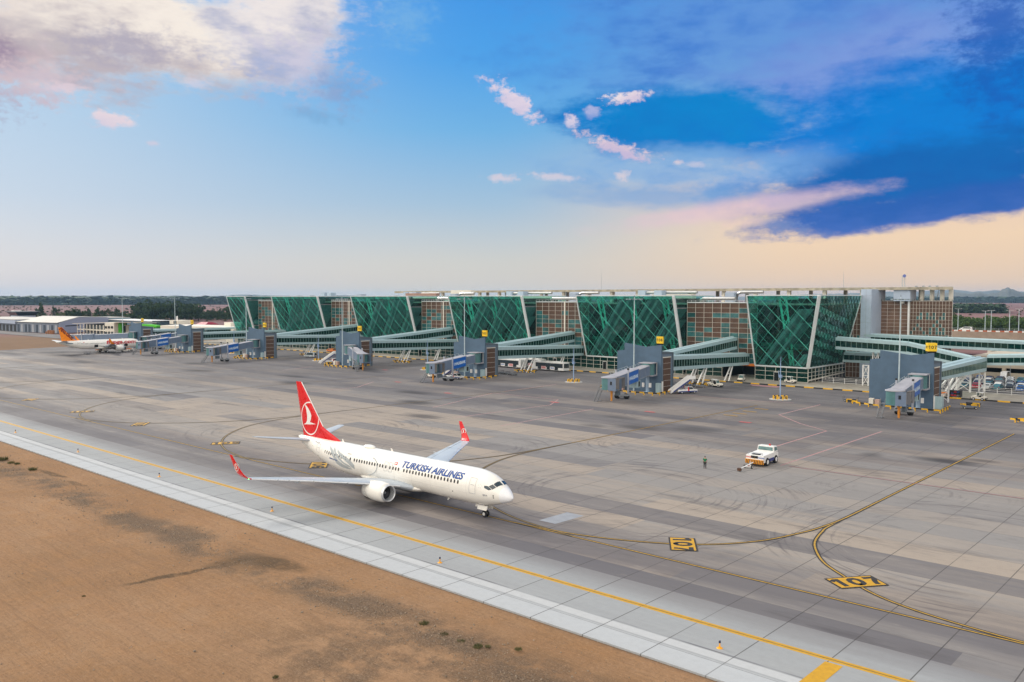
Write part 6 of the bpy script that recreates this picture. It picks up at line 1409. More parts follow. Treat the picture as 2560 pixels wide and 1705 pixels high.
# low carts and dollies
def dolly():
    T = thing('baggage_dolly', (0, 0, 0), '', 'baggage dolly', group='baggage dollies and carts')
    q = LMB(); q.box(-1.6, 1.6, -.85, .85, .42, .54); q.bar((1.6, 0, .45), (2.5, 0, .3), .07); q.build('deck', simple('dolly_grey', (.10, .11, .13), .6), T, bevel=.02)
    q = LMB()
    for x in (-1.58, 1.58):
        for y in (-.82, .82): q.bar((x, y, .5), (x, y, 1.05), .05)
        q.bar((x, -.82, 1.05), (x, .82, 1.05), .05)
    q.build('end_rail', simple('dolly_dark', (.05, .05, .06), .6), T); wheels(T, (-1.1, 1.1), .7, .22, .14); return T
dl = dolly(); dl.location = (-50.8, 206, 0); dl.rotation_euler = (0, 0, R(20)); dl['label'] = 'empty dark dolly on the road by the short yellow rail'
for (x, y, a, lb) in ((-75.2, 201.5, 10, 'grey dolly left of the nearest grey pier'), (-127.6, 209, 15, 'dark dolly furthest left behind pier 106'), (-125, 206, -20, 'dark dolly nearest the brown panel of pier 106'), (-121.2, 206.5, 5, 'dark dolly behind the stair pickup'), (-117.8, 205.8, 30, 'dark dolly at the foot of the walkway legs by pier 106'),
                      (-188, 200.5, 12, 'dark dolly just right of pier 105'), (-184.3, 199.6, -8, 'dark dolly in the middle of the three right of pier 105'), (-180.2, 198.4, 5, 'dark dolly at the right end right of pier 105'), (-383.5, 148.8, 0, 'dark cart under the orange tailed jet\'s rear fuselage')): dup(dl, (x, y, 0), R(a), lb)
def bag_cart():
    T = thing('loaded_cart', (0, 0, 0), '', 'baggage cart', group='loaded baggage carts')
    q = LMB(); q.box(-1.5, 1.5, -.8, .8, .42, .55); q.box(-1.5, -1.44, -.8, .8, .55, 1.9); q.box(1.44, 1.5, -.8, .8, .55, 1.9); q.box(-1.5, 1.5, -.8, .8, 1.86, 1.92); q.build('frame', simple('cart_dark', (.03, .03, .035), .6), T)
    rg = random.Random(5); cl = [simple('bag_black', (.02, .02, .02), .7), simple('bag_red', (.4, .03, .04), .6), simple('bag_blue', (.03, .06, .2), .6), simple('bag_grey', (.15, .15, .16), .6)]
    for k in range(12):
        x = -1.35 + (k % 4) * .68; z = .56 + (k // 4) * .42; q = LMB(); q.box(x, x + .6, -.72, .72, z, z + .39); q.build('suitcase', cl[rg.choice((0, 0, 1, 2, 3))], T, bevel=.04)
    wheels(T, (-1.0, 1.0), .65, .24, .14); return T
bc = bag_cart(); bc.location = (-59.0, 225.2, 0); bc.rotation_euler = (0, 0, R(-3)); bc['label'] = 'cart stacked with black and red suitcases under the nearest walkway'
# rig with orange deck half hidden by the pier
T = thing('belt_loader', (-62.6, 224.2, 0), 'orange and cream loader half hidden behind the nearest pier', 'belt loader', R(-4))
q = LMB(); q.box(-1.9, 1.9, -.9, .9, .4, .9); q.build('chassis', CREAM, T, bevel=.04); q = LMB(); q.hexa([(-2.6, -.4, .9), (2.6, -.4, 1.2), (2.6, .4, 1.2), (-2.6, .4, .9)], [(-2.6, -.4, 1.1), (2.6, -.4, 1.5), (2.6, .4, 1.5), (-2.6, .4, 1.1)]); q.build('belt', ORANGE, T)
q = LMB(); q.box(-1.0, .3, -.85, -.1, .9, 1.9); q.build('operator_post', DARK, T); wheels(T, (-1.3, 1.3), .8, .34)
for (x, y, a, lb) in ((-395.6, 159.8, 1.2, 'belt loader reaching the far jet\'s rear hold'), (-390.6, 168.4, 1.0, 'belt loader reaching the far jet\'s front hold')): 
    o = dup(T, (x, y, 0), a, lb)
# cars
def car(name, color, L=4.4, W=1.8, H_=1.5, van=False, cat='car'):
    T = thing(name, (0, 0, 0), '', cat)
    h = H_; base = .28
    if van: prof = [(-L / 2, base), (L / 2, base), (L / 2, .85), (L / 2 - .7, 1.05), (L / 2 - 1.6, h - .05), (L / 2 - 2.0, h), (-L / 2 + .15, h), (-L / 2, h - .4)]
    else: prof = [(-L / 2, base), (L / 2, base), (L / 2, .72), (L / 2 - .9, .90), (L / 2 - 1.55, h - .08), (L / 2 - 1.9, h), (-L / 2 + 1.0, h - .02), (-L / 2 + .30, h - .42), (-L / 2, .95)]
    lo = [p for p in prof]; P_ = lambda s_, k: [(x, s_ * W / 2 * (1 if z < .98 else k), z) for x, z in lo]
    q = LMB(); a, b_ = P_(-1, .84), P_(1, .84); n = len(a); q.raw(a + b_, [tuple(range(n))[::-1], tuple(range(n, 2 * n))] + [(i, (i + 1) % n, n + (i + 1) % n, n + i) for i in range(n)]); bd = q.build('body', color, T, bevel=.06)
    x1 = L / 2 - (1.0 if van else .98); x2 = L / 2 - (1.62 if van else 1.6); q = LMB()
    k1 = .95; q.hexa([(x1 - .02, -W / 2 * .80, 1.02), (x1 + .02, -W / 2 * .80, 1.02), (x1 + .02, W / 2 * .80, 1.02), (x1 - .02, W / 2 * .80, 1.02)], [(x2, -W / 2 * .74, h - .10), (x2 + .05, -W / 2 * .74, h - .10), (x2 + .05, W / 2 * .74, h - .10), (x2, W / 2 * .74, h - .10)]); q.build('windscreen', GLASSD, bd)
    for s_ in (-1, 1):
        q = LMB(); y0, y1 = s_ * W / 2 * .93, s_ * W / 2 * .865; xa, xb = -L / 2 + (.35 if van else .75), L / 2 - 1.15
        q.hexa([(xa, y0, 1.0), (xb, y0, 1.0), (xb, y0 * 1.012, 1.0), (xa, y0 * 1.012, 1.0)], [(xa + .3, y1, h - .12), (xb - .62, y1, h - .12), (xb - .62, y1 * 1.02, h - .12), (xa + .3, y1 * 1.02, h - .12)]); q.build('side_window', GLASSD, bd)
        q = LMB(); q.box(L / 2 - .06, L / 2 + .015, s_ * W * .36 - .16, s_ * W * .36 + .16, .62, .76); q.build('headlight', simple('lamp_glass', (.7, .7, .6), .15), bd)
        q = LMB(); q.box(-L / 2 - .015, -L / 2 + .05, s_ * W * .38 - .12, s_ * W * .38 + .12, .75, .95); q.build('tail_light', RED, bd)
    q = LMB(); rx = -L / 2 + (.02 if van else .55); q.hexa([(rx - .16, -W * .36, 1.02), (rx - .13, -W * .36, 1.02), (rx - .13, W * .36, 1.02), (rx - .16, W * .36, 1.02)], [(rx + (.05 if van else .28), -W * .34, h - .15), (rx + (.08 if van else .32), -W * .34, h - .15), (rx + (.08 if van else .32), W * .34, h - .15), (rx + (.05 if van else .28), W * .34, h - .15)]); q.build('rear_window', GLASSD, bd)
    wheels(T, (-L / 2 + .85, L / 2 - .85), W / 2 - .08, .33, .2); return T
v_ = car('van', simple('van_silver', (.50, .54, .56), .25, .3), 5.1, 1.95, 1.95, True, 'van'); v_.location = (-297, 203.5, 0); v_.rotation_euler = (0, 0, R(200)); v_['label'] = 'silver minivan on the road between piers 103 and 104'
v_ = car('pickup', ORANGE, 5.0, 1.9, 1.6, False, 'pickup'); v_.location = (-316.8, 228.6, .12); v_.rotation_euler = (0, 0, R(10)); v_['label'] = 'orange vehicle parked by the glass front left of pier 104'
v_ = car('estate_car', WHITE, 4.9, 1.9, 1.7, True, 'car'); v_.location = (-101.8, 403.2, 10.25); v_.rotation_euler = (0, 0, R(180)); v_['label'] = 'white car driving on the elevated road at the right'
v_ = car('van', WHITE, 4.9, 1.9, 1.9, True, 'van'); v_.location = (-372, 196, 0); v_.rotation_euler = (0, 0, R(170)); v_['label'] = 'small white van parked behind the jet bridge by the orange tailed jet'
cols = dict(white=(.75, .76, .76), black=(.015, .015, .018), grey=(.14, .15, .16), silver=(.45, .47, .48), red=(.45, .02, .03), blue=(.02, .10, .34), teal=(.03, .17, .22), navy=(.015, .03, .09))
protos = {}
rg = random.Random(21); PLACES = ['beside the fence', 'in the second row', 'in the middle row', 'in the fourth row', 'in the row by the car park building']
names = list(cols)
mandatory = {(0, 0): 'red', (0, 1): 'white', (0, 2): 'teal', (0, 3): 'black', (0, 4): 'blue', (1, 2): 'white', (1, 4): 'white', (1, 5): 'red', (1, 0): 'navy', (2, 1): 'black', (2, 3): 'grey', (3, 1): 'white', (3, 3): 'white'}
for row in range(5):
    y = 252.6 + row * 6.3
    for k in range(10):
        x = -63.5 + k * 2.65 - row * 1.3
        if rg.random() < .08 and (row, k - 1) not in mandatory: continue
        c_ = mandatory.get((row, k - 1), rg.choice(names)); lb = '%s car parked %s, %s' % (c_, PLACES[row], 'space %d from the left' % (k + 1))
        if c_ not in protos:
            o = car('parked_car', simple('car_' + c_, cols[c_], .22, .1 if c_ in ('silver', 'grey') else 0, var=.04, spec=.6)); protos[c_] = o; o['group'] = 'cars in the car park'; o.location = (x, y + rg.uniform(-.3, .3), .16); o.rotation_euler = (0, 0, R(-90 + rg.uniform(-4, 4))); o['label'] = lb
        else: dup(protos[c_], (x, y + rg.uniform(-.3, .3), .16), R((-90 if rg.random() < .7 else 90) + rg.uniform(-4, 4)), lb)
pv = car('parked_van', simple('van_white', (.72, .73, .74), .3), 5.2, 2.0, 2.5, True, 'van'); pv.location = (-60.9, 283.6, .16); pv.rotation_euler = (0, 0, R(-90)); pv['label'] = 'tall white van in the car park, left one'; dup(pv, (-53.2, 281.8, .16), R(-92), 'tall white van in the car park, cut by the right edge')
# taxiway edge lights
def edge_light():
    T = thing('edge_light', (0, 0, 0), '', 'edge light', group='taxiway edge lights')
    q = LMB(); q.lathe((0, 0, 0), [(.28, 0), (.23, .05), (.09, .09), (.06, .30), (.05, .45)], 14); q.build('base', simple('light_amber', (.80, .36, .02), .5), T)
    q = LMB(); q.smooth = True; q.lathe((0, 0, 0), [(.04, .43), (.09, .48), (.10, .58), (.08, .66), (.02, .70)], 12); q.build('lens', simple('lens_dark', (.02, .02, .06), .2), T); return T
EL = ['nearest the bottom edge', 'second from the camera, below the white jet\'s nose', 'below the white jet\'s engine', 'below the white jet\'s wing', 'fifth along, left of the wing', 'furthest left']
el = None
for k, (x, y) in enumerate(((-28.4, 52.8), (-56.9, 52.8), (-85.1, 52.9), (-113, 52.9), (-140.8, 52.9), (-169.5, 53))):
    lb = 'small amber taxiway light, ' + EL[k]
    if el is None: el = edge_light(); el.location = (x, y, 0); el.scale = (.8, .8, .8); el['label'] = lb
    else: dup(el, (x, y, 0), label=lb)
# ------------------------------------------------------------------ the man on the apron
def skin(name, chain, mat, parent, levels=2):
    """one continuous skinned surface: chain = [(x,y,z,r,parent index)]"""
    me = bpy.data.meshes.new(name); me.from_pydata([c[:3] for c in chain], [(c[4], i) for i, c in enumerate(chain) if c[4] is not None], [])
    o = bpy.data.objects.new(name, me); COL.objects.link(o)
    m_ = o.modifiers.new('skin', 'SKIN'); m_.use_smooth_shade = True
    for i, c in enumerate(chain):
        rr = c[3] if hasattr(c[3], '__len__') else (c[3], c[3]); me.skin_vertices[0].data[i].radius = rr
        me.skin_vertices[0].data[i].use_root = (i == 0)
    s_ = o.modifiers.new('sub', 'SUBSURF'); s_.levels = levels; s_.render_levels = levels
    dg = bpy.context.evaluated_depsgraph_get(); m2 = bpy.data.meshes.new_from_object(o.evaluated_get(dg)); o.modifiers.clear(); o.data = m2; m2.materials.clear(); m2.materials.append(mat)
    for p in m2.polygons: p.use_smooth = True
    if parent is not None: o.parent = parent
    return o
SKIN_ = simple('skin', (.42, .24, .16), .5, var=.05)
PM = thing('person', (-60.75, 107.95, .005), 'man in a green polo shirt and dark trousers standing on the apron', 'person', R(115))
# local: facing +x, left = +y
ch = [(0, 0, .95, (.13, .16), None), (0, 0, 1.12, (.115, .15), 0), (0, 0, 1.32, (.12, .175), 1), (.0, 0, 1.44, (.09, .12), 2), (.01, 0, 1.53, .055, 3), (.015, 0, 1.60, (.075, .07), 4), (.02, 0, 1.68, (.098, .078), 5), (.01, 0, 1.75, (.07, .06), 6)]
for s_ in (-1, 1):
    b0 = len(ch); ch += [(0, s_ * .19, 1.42, .06, 3), (.0, s_ * .25, 1.15, .045, b0), (.06, s_ * .27, .93, .034, b0 + 1), (.08, s_ * .27, .86, .028, b0 + 2)]
    b1 = len(ch); sx = .10 if s_ > 0 else -.06; ch += [(0, s_ * .10, .88, .095, 0), (sx * .6, s_ * .12, .50, .065, b1), (sx, s_ * .13, .10, .042, b1 + 1), (sx + .02, s_ * .13, .05, .04, b1 + 2), (sx + .16, s_ * .15, .035, .035, b1 + 3)]
bodyo = skin('body', ch, SKIN_, PM, 2)
ch = [(0, 0, .93, (.155, .19), None), (0, 0, 1.12, (.14, .175), 0), (0, 0, 1.32, (.15, .20), 1), (0, 0, 1.43, (.105, .15), 2), (.005, 0, 1.48, .075, 3)]
for s_ in (-1, 1): b0 = len(ch); ch += [(0, s_ * .20, 1.41, .078, 3), (.0, s_ * .245, 1.20, .070, b0)]
skin('shirt', ch, simple('shirt_green', (.01, .17, .075), .7, var=.1), PM, 2)
ch = [(0, 0, .96, (.15, .18), None)]
for s_ in (-1, 1): b1 = len(ch); sx = .10 if s_ > 0 else -.06; ch += [(0, s_ * .10, .86, .115, 0), (sx * .6, s_ * .12, .50, .085, b1), (sx, s_ * .13, .09, .065, b1 + 1)]
skin('trousers', ch, simple('trousers_dark', (.015, .017, .022), .8), PM, 2)
for s_ in (-1, 1): sx = .10 if s_ > 0 else -.06; skin('shoe', [(sx - .03, s_ * .13, .05, .05, None), (sx + .08, s_ * .14, .045, .048, 0), (sx + .19, s_ * .155, .035, .036, 1)], BLK, PM, 2)
q = LMB(); q.smooth = True; q.ball((0, 0, 1.705), .105, 8, (1.05, .86, .85)); q.build('hair', simple('hair_black', (.015, .012, .01), .7), PM)
for s_ in (-1, 1):
    bx, by, bz = .08, s_ * .27, .83
    skin('hand', [(bx, by, bz + .03, .022, None), (bx + .005, by, bz - .02, (.028, .018), 0), (bx + .01, by, bz - .05, (.036, .016), 1)], SKIN_, PM, 1)
    for k, ln in enumerate((.070, .082, .078, .060)):
        fx = bx - .022 + k * .018; skin('finger', [(fx, by, bz - .05, .0085, None), (fx + .003, by - s_ * .004, bz - .05 - ln * .5, .008, 0), (fx + .012, by - s_ * .012, bz - .05 - ln, .007, 1)], SKIN_, PM, 1)
    skin('thumb', [(bx + .03, by, bz - .01, .010, None), (bx + .05, by - s_ * .008, bz - .04, .009, 0), (bx + .055, by - s_ * .012, bz - .065, .008, 1)], SKIN_, PM, 1)
q = LMB(); q.smooth = True; q.ball((.115, 0, 1.66), .016, 5, (1, .8, 1.3)); q.ball((.02, .082, 1.66), .02, 5, (.7, .4, 1.3)); q.ball((.02, -.082, 1.66), .02, 5, (.7, .4, 1.3)); q.build('nose_and_ears', SKIN_, PM)
q = LMB(); q.ball((.098, .03, 1.685), .011, 4); q.ball((.098, -.03, 1.685), .011, 4); q.build('eyes', BLK, PM); q = LMB(); q.box(.096, .106, -.022, .022, 1.618, 1.626); q.build('mouth', simple('lips', (.3, .1, .08), .5), PM)

# ------------------------------------------------------------------ elevated road and car park at the right
T = thing('elevated_road', (-90, 402, 0), 'pale concrete elevated road with a red and white kerb at the right', 'elevated road')
q = MB(); q.box(-190, 40, 398, 412, 6.9, 10.2); dk = q.build('deck', simple('viaduct_concrete', (.33, .265, .215), .85, var=.15, scale=.3, dirt=.5), T)
q = MB(); q.box(-190, 40, 399, 411, 10.2, 10.26); q.build('carriageway', ASPH, dk)
qa, qb = MB(), MB(); x = -190; i = 0
while x < 40: (qa if i % 2 else qb).box(x, x + 1.6, 397.95, 398.4, 10.2, 10.75); x += 1.6; i += 1
qa.build('kerb', WHITE, T); qb.build('kerb', simple('kerb_red', (.45, .12, .05), .6), T)
q = MB()
for k in range(77): x = -190 + 3 * k; q.box(x - .05, x + .05, 410.9, 411.0, 10.2, 11.3)
for z in (10.7, 11.25): q.box(-190, 40, 410.92, 410.98, z - .04, z + .04)
q.build('guardrail', STEEL, T)
for x in range(-180, 40, 22): q = MB(); q.box(x - .8, x + .8, 401, 409, 0, 6.9); q.build('pier', CREAM, T)
sl = None
for x, h, lb in ((-105.5, 9.4, 'street lamp right beside the terminal wing'), (-94.9, 8.6, 'street lamp second on the elevated road'), (-92.6, 8.8, 'street lamp third on the elevated road'), (-85.7, 8.8, 'street lamp fourth on the elevated road'), (-82.3, 9.6, 'street lamp with a black signal head at the far right')):
    T = thing('street_lamp', (x, 405, 10.26), lb, 'street lamp', group='lamps on the elevated road')
    q = LMB(); q.smooth = True; q.tube([(0, 0, 0), (0, 0, h)], [.17, .10], 8); q.build('pole', simple('mast_pale', (.62, .70, .72), .4, .3), T)
    q = LMB(); q.box(-1.1, 1.1, -.06, .06, h - .1, h); q.box(-1.4, -.7, -.2, .2, h - .05, h + .08); q.box(.7, 1.4, -.2, .2, h - .05, h + .08); q.build('lamp_head', simple('lamp_head_pale', (.5, .52, .52), .4), T)
    if x > -83: q = LMB(); q.box(-.9, -.4, -.2, .2, 4.2, 6.6); q.build('signal_head', BLK, T)
T = thing('car_park_building', (-45, 290, 0), 'cream car park building with long dark openings', 'building')
q = MB()
for z0, z1 in ((.16, 1.9), (3.3, 4.9), (5.7, 6.4)): q.box(-71, 30, 288, 289, z0, z1)
q.box(-71, 30, 288, 320, 6.4, 6.7)
w_ = q.build('wall', simple('carpark_cream', (.50, .44, .35), .8, var=.06, dirt=.3), T)
q = MB()
for k in range(12): x = -71 + k * 8.4; q.box(x, x + 1.0, 287.95, 289.05, .16, 6.4)
q.build('column', simple('carpark_cream', (.50, .44, .35), .8, var=.06), w_)
q = MB(); q.box(-70, 30, 296, 296.3, .16, 6.4); q.build('dark_interior', INTD, w_)
T = thing('fence', (-50, 241, 0), 'pale metal railing between the road and the car park', 'fence')
q = MB()
for k in range(26): x = -98 + k * 3.2; q.bar((x, 240.6, .1), (x, 240.6, 1.7), .10)
q.build('post', WHITE, T); q = MB()
for z in (.35, .9, 1.3, 1.68): q = MB(); q.bar((-98, 240.6, z), (-18, 240.6, z), .06); q.build('rail', WHITE, T)
for k, (x, y) in enumerate(((-54.9, 262), (-51.2, 268), (-49.4, 255), (-45.2, 262))):
    T = thing('car_park_lamp', (x, y, .16), 'thin lamp post standing among the parked cars', 'lamp post', group='thin lamp posts among the parked cars'); q = LMB(); q.tube([(0, 0, 0), (0, 0, 6.6)], .08, 6); q.build('pole', GREYM, T); q = LMB(); q.box(-.5, .5, -.1, .1, 6.55, 6.7); q.build('lamp_head', GREYM, T)
# ------------------------------------------------------------------ buildings at the left
HG = simple('hangar_grey', (.20, .23, .29), .6, var=.06, scale=.2, dirt=.2); HR = simple('hangar_roof', (.34, .33, .30), .6, var=.05, scale=.1); HW = simple('hangar_white', (.38, .42, .52), .6, var=.04, scale=.2)
T = thing('hangar', (-650, 220, 0), 'large grey hangar with a pale sloping roof at the far left', 'hangar')
A, B, C, D = (-681, 216), (-622, 223), (-668, 275), (-728, 268)
q = MB(); q.hexa([(A[0], A[1], 0), (B[0], B[1], 0), (C[0], C[1], 0), (D[0], D[1], 0)], [(A[0], A[1], 7.0), (B[0], B[1], 7.0), (C[0], C[1], 9.6), (D[0], D[1], 9.6)]); q.build('wall', HG, T)
q = MB(); q.prism([(B[0] + .3, B[1] + .2, 0), (C[0] + .3, C[1] + .2, 0), (C[0] + .3, C[1] + .2, 9.6), (-640 + .3, 243.2, 10.6), (B[0] + .3, B[1] + .2, 7.2)], (.25, .2, 0)); sw = q.build('side_wall', HW, T)
q = MB(); q.hexa([(A[0] - 1, A[1] - 1, 7.05), (B[0] + 1, B[1] - 1, 7.25), (-639.5, 243, 10.7), (-700, 240, 10.7)], [(A[0] - 1, A[1] - 1, 7.3), (B[0] + 1, B[1] - 1, 7.5), (-639.5, 243, 10.9), (-700, 240, 10.9)]); q.hexa([(-700, 240, 10.7), (-639.5, 243, 10.7), (C[0], C[1], 9.6), (D[0], D[1], 9.6)], [(-700, 240, 10.9), (-639.5, 243, 10.9), (C[0], C[1], 9.8), (D[0], D[1], 9.8)]); q.build('roof', HR, T)
AB = Vector((B[0] - A[0], B[1] - A[1], 0)); 
for k in range(11):
    t0, t1 = (k + .25) / 11, (k + .72) / 11; p, r_ = Vector((A[0], A[1], 0)) + AB * t0, Vector((A[0], A[1], 0)) + AB * t1
    q = MB(); q.hexa([(p.x, p.y - .3, .1), (r_.x, r_.y - .3, .1), (r_.x, r_.y - .1, .1), (p.x, p.y - .1, .1)], [(p.x, p.y - .3, 5.6), (r_.x, r_.y - .3, 5.6), (r_.x, r_.y - .1, 5.6), (p.x, p.y - .1, 5.6)]); q.build('bay_door', simple('bay_dark', (.05, .07, .10), .6) if k in (0, 2, 3, 5, 7, 9) else simple('bay_pale', (.36, .38, .42), .6), T)
BC = Vector((C[0] - B[0], C[1] - B[1], 0))
for k in range(2):
    p, r_ = Vector((B[0] + .9, B[1], 0)) + BC * (.12 + .40 * k), Vector((B[0] + .9, B[1], 0)) + BC * (.38 + .40 * k if k == 0 else .66); q = MB(); q.hexa([(p.x, p.y, 4.6), (r_.x, r_.y, 4.6), (r_.x + .1, r_.y + .1, 4.6), (p.x + .1, p.y + .1, 4.6)], [(p.x, p.y, 5.3), (r_.x, r_.y, 5.3), (r_.x + .1, r_.y + .1, 5.3), (p.x + .1, p.y + .1, 5.3)]); q.build('window_strip', BLK, sw)
T = thing('flat_hangar', (-730, 216, 0), 'low grey flat roofed building cut by the left edge', 'building'); q = MB(); q.box(-790, -683, 217, 250, 0, 8.2); b_ = q.build('wall', HG, T); q = MB(); q.box(-792, -682, 215, 252, 5.6, 8.3); b2 = q.build('fascia', simple('fascia_blue', (.38, .44, .56), .6), T); q = MB(); q.box(-792, -682, 215, 252, 8.35, 8.8); q.build('roof', HR, T)
for k in range(5): q = MB(); q.box(-722 + k * 8, -718 + k * 8, 216.7, 216.95, .1, 4.6); q.build('bay_door', BLK, b_)
T = thing('control_tower', (-813, 263, 0), 'squat control tower with dark glass and a wide roof', 'control tower'); q = MB(); q.box(-822, -804, 256, 270, 0, 9.2); q.build('base', simple('tower_blue', (.40, .48, .58), .6), T)
q = MB(); q.hexa([(-822, 256, 9.2), (-804, 256, 9.2), (-804, 270, 9.2), (-822, 270, 9.2)], [(-824.5, 253.5, 12.2), (-801.5, 253.5, 12.2), (-801.5, 272, 12.2), (-824.5, 272, 12.2)]); q.build('cab_glass', simple('tower_dark_glass', (.01, .03, .045), .15), T); q = MB(); q.box(-825.5, -800.5, 252.5, 273, 12.2, 12.9); q.build('roof', simple('tower_roof', (.08, .10, .12), .6), T); q = MB(); q.box(-820, -812, 256, 262, 12.9, 13.4); q.build('roof_room', WHITE, T)
T = thing('blue_hangar', (-715, 285, 0), 'slate blue shed behind the pale hangar', 'building'); q = MB(); q.box(-725, -686, 276, 300, 0, 8.7); q.build('wall', simple('slate_blue_wall', (.16, .24, .32), .6), T); q = MB(); q.box(-725.5, -685.5, 275.5, 300, 8.7, 9.0); q.build('roof', HR, T)
T = thing('long_shed', (-640, 280, 0), 'long low white roofed shed behind the green and cream building', 'building'); q = MB(); q.box(-690, -595, 283, 300, 0, 7.2); q.build('wall', simple('slate_blue_wall', (.16, .24, .32), .6), T); q = MB(); q.box(-691, -594, 282, 301, 7.2, 7.7); q.build('roof', WHITE, T)
T = thing('canteen_building', (-570, 230, 0), 'two storey building with a white canopy, cream block and bright green block', 'building')
q = MB(); q.box(-600, -556.5, 232, 244, 0, 6.8); mw = q.build('wall', simple('dark_glazed_wall', (.05, .07, .08), .4, var=.6, scale=.4), T)
q = MB(); q.hexa([(-603, 225, 7.1), (-546, 232, 8.9), (-546, 262, 7.6), (-603, 250, 7.1)], [(-603, 225, 7.35), (-546, 232, 9.3), (-546, 262, 8.0), (-603, 250, 7.5)]); q.build('roof', simple('canopy_white', (.70, .66, .58), .6), T)
q = MB(); q.box(-600, -556, 227, 233, 3.3, 3.7); q.build('balcony', CREAM, T)
for k in range(9): q = MB(); q.box(-600 + k * 5.2, -599.6 + k * 5.2, 226.8, 227.2, 0, 7.0); q.build('column', CREAM, T)
q = MB(); q.hexa([(-556, 227, 0), (-550.5, 230.5, 0), (-556, 240, 0), (-562, 238, 0)], [(-556, 227, 8.6), (-550.5, 230.5, 8.6), (-556, 240, 8.6), (-562, 238, 8.6)]); cbk = q.build('cream_block', CREAM, T)
for z in (1.5, 5.0):
    for k in range(3): q = MB(); p = Vector((-555.6 + k * 1.75, 226.9 + k * 1.15, 0)); q.hexa([(p.x, p.y, z), (p.x + 1.1, p.y + .7, z), (p.x + 1.1, p.y + .85, z), (p.x, p.y + .15, z)], [(p.x, p.y, z + 1.5), (p.x + 1.1, p.y + .7, z + 1.5), (p.x + 1.1, p.y + .85, z + 1.5), (p.x, p.y + .15, z + 1.5)]); q.build('window', BLK, cbk)
GRN = simple('bright_green', (.09, .55, .02), .5, var=.05)
q = MB(); q.hexa([(-552.5, 231, 0), (-552.5, 236, 0), (-558, 242, 0), (-559, 237, 0)], [(-552.5, 231, 8.2), (-552.5, 236, 8.2), (-558, 242, 8.2), (-559, 237, 8.2)]); q.build('green_block', GRN, T)
for k in range(3): q = MB(); q.box(-555 + k * -.8, -554.6 - k * .8, 237.5 + k * 3.0, 239.6 + k * 3.0, .5, 6.6); q.build('dark_opening', BLK, T)
q = MB(); q.box(-560, -555, 236, 250, 0, 6.9); q.build('end_wall', CREAM, T)
T = thing('green_canopy', (-540, 248, 0), 'bright green curved canopy left of pier 102', 'canopy'); q = MB(); q.smooth = False
pr_ = [(-545 + k * 1.1, 244 + k * .9, 7.6 - .012 * k * k * 1.2) for k in range(9)]
for a, b_ in zip(pr_[:-1], pr_[1:]): q.hexa([a, b_, (b_[0] - 2, b_[1] + 4, b_[2]), (a[0] - 2, a[1] + 4, a[2])], [(a[0], a[1], a[2] - 1.4 + .0), (b_[0], b_[1], b_[2] - 1.2), (b_[0] - 2, b_[1] + 4, b_[2] - 1.2), (a[0] - 2, a[1] + 4, a[2] - 1.4)])
q.build('canopy_shell', GRN, T); q = MB(); q.box(-544, -543.4, 246, 246.6, 0, 6.4); q.box(-538.4, -538, 250, 250.5, 0, 5.6); q.build('canopy_post', GREYM, T)
T = thing('dark_annex', (-545, 259, 0), 'dark glass block behind the low terminal annex', 'building'); q = MB(); q.box(-552, -541, 256, 266, 0, 9.1); q.build('wall', simple('annex_dark', (.03, .06, .09), .3), T); q = MB(); q.box(-552.3, -540.7, 255.7, 266.3, 9.1, 9.4); q.build('roof', DARK, T)
T = thing('terminal_annex', (-490, 245, 0), 'low cream annex at the left end of the terminal with a glazed band', 'building')
ANX = simple('annex_cream', (.72, .68, .60), .6, var=.05, scale=.3)
q = MB(); q.hexa([(-507, 240, 0), (-440, 262, 0), (-450, 285, 0), (-518, 262, 0)], [(-507, 240, 7.7), (-440, 262, 7.0), (-450, 285, 7.0), (-518, 262, 7.7)]); an = q.build('wall', ANX, T)
q = MB(); q.box(-530, -519, 257, 266, 7.7, 10.2); q.build('roof_block', ANX, T); q = MB(); q.box(-478, -470, 266, 274, 7.0, 9.6); q.build('roof_block', ANX, T)
for k in range(2): q = MB(); q.box(-524.5 + k * 2.6, -523.2 + k * 2.6, 256.85, 257, 8.0, 9.7); q.build('window', BLK, an)
q = MB(); q.tube([(-531, 262, 10), (-531, 262, 12.5)], .25, 8); q.tube([(-529.5, 262, 10), (-529.5, 262, 12.8)], .3, 8); q.build('flue', WHITE, T)
q = MB(); q.box(-419, -411, 234, 262, 0, 8.0); q.build('link_block', ANX, T)
walkway(T, (-478, 221), (-418, 236), 4, 6.6, 1.9, 7.4, 3.0, side='R', pane=2.6)
T = thing('red_roofed_house', (-527, 280, 0), 'small house with a dark red roof behind the annex', 'house'); q = MB(); q.box(-530, -519, 276, 284, 0, 7); q.build('wall', ANX, T); q = MB(); q.hexa([(-531, 275, 7), (-518, 275, 7), (-518, 285, 7), (-531, 285, 7)], [(-529, 278, 8.6), (-520, 278, 8.6), (-520, 281, 8.6), (-529, 281, 8.6)]); q.build('roof', simple('roof_crimson', (.30, .02, .05), .6), T)
T = thing('stacked_crates', (-618, 219, 0), 'heap of brown crates outside the pale hangar', 'crates'); q = MB()
for k in range(6): q.box(-626 + k * 1.9, -624.4 + k * 1.9, 216 + (k % 2) * .4, 218, 0, 1.6 + .5 * (k % 3))
q.build('crate', simple('crate_brown', (.30, .13, .06), .8), T)
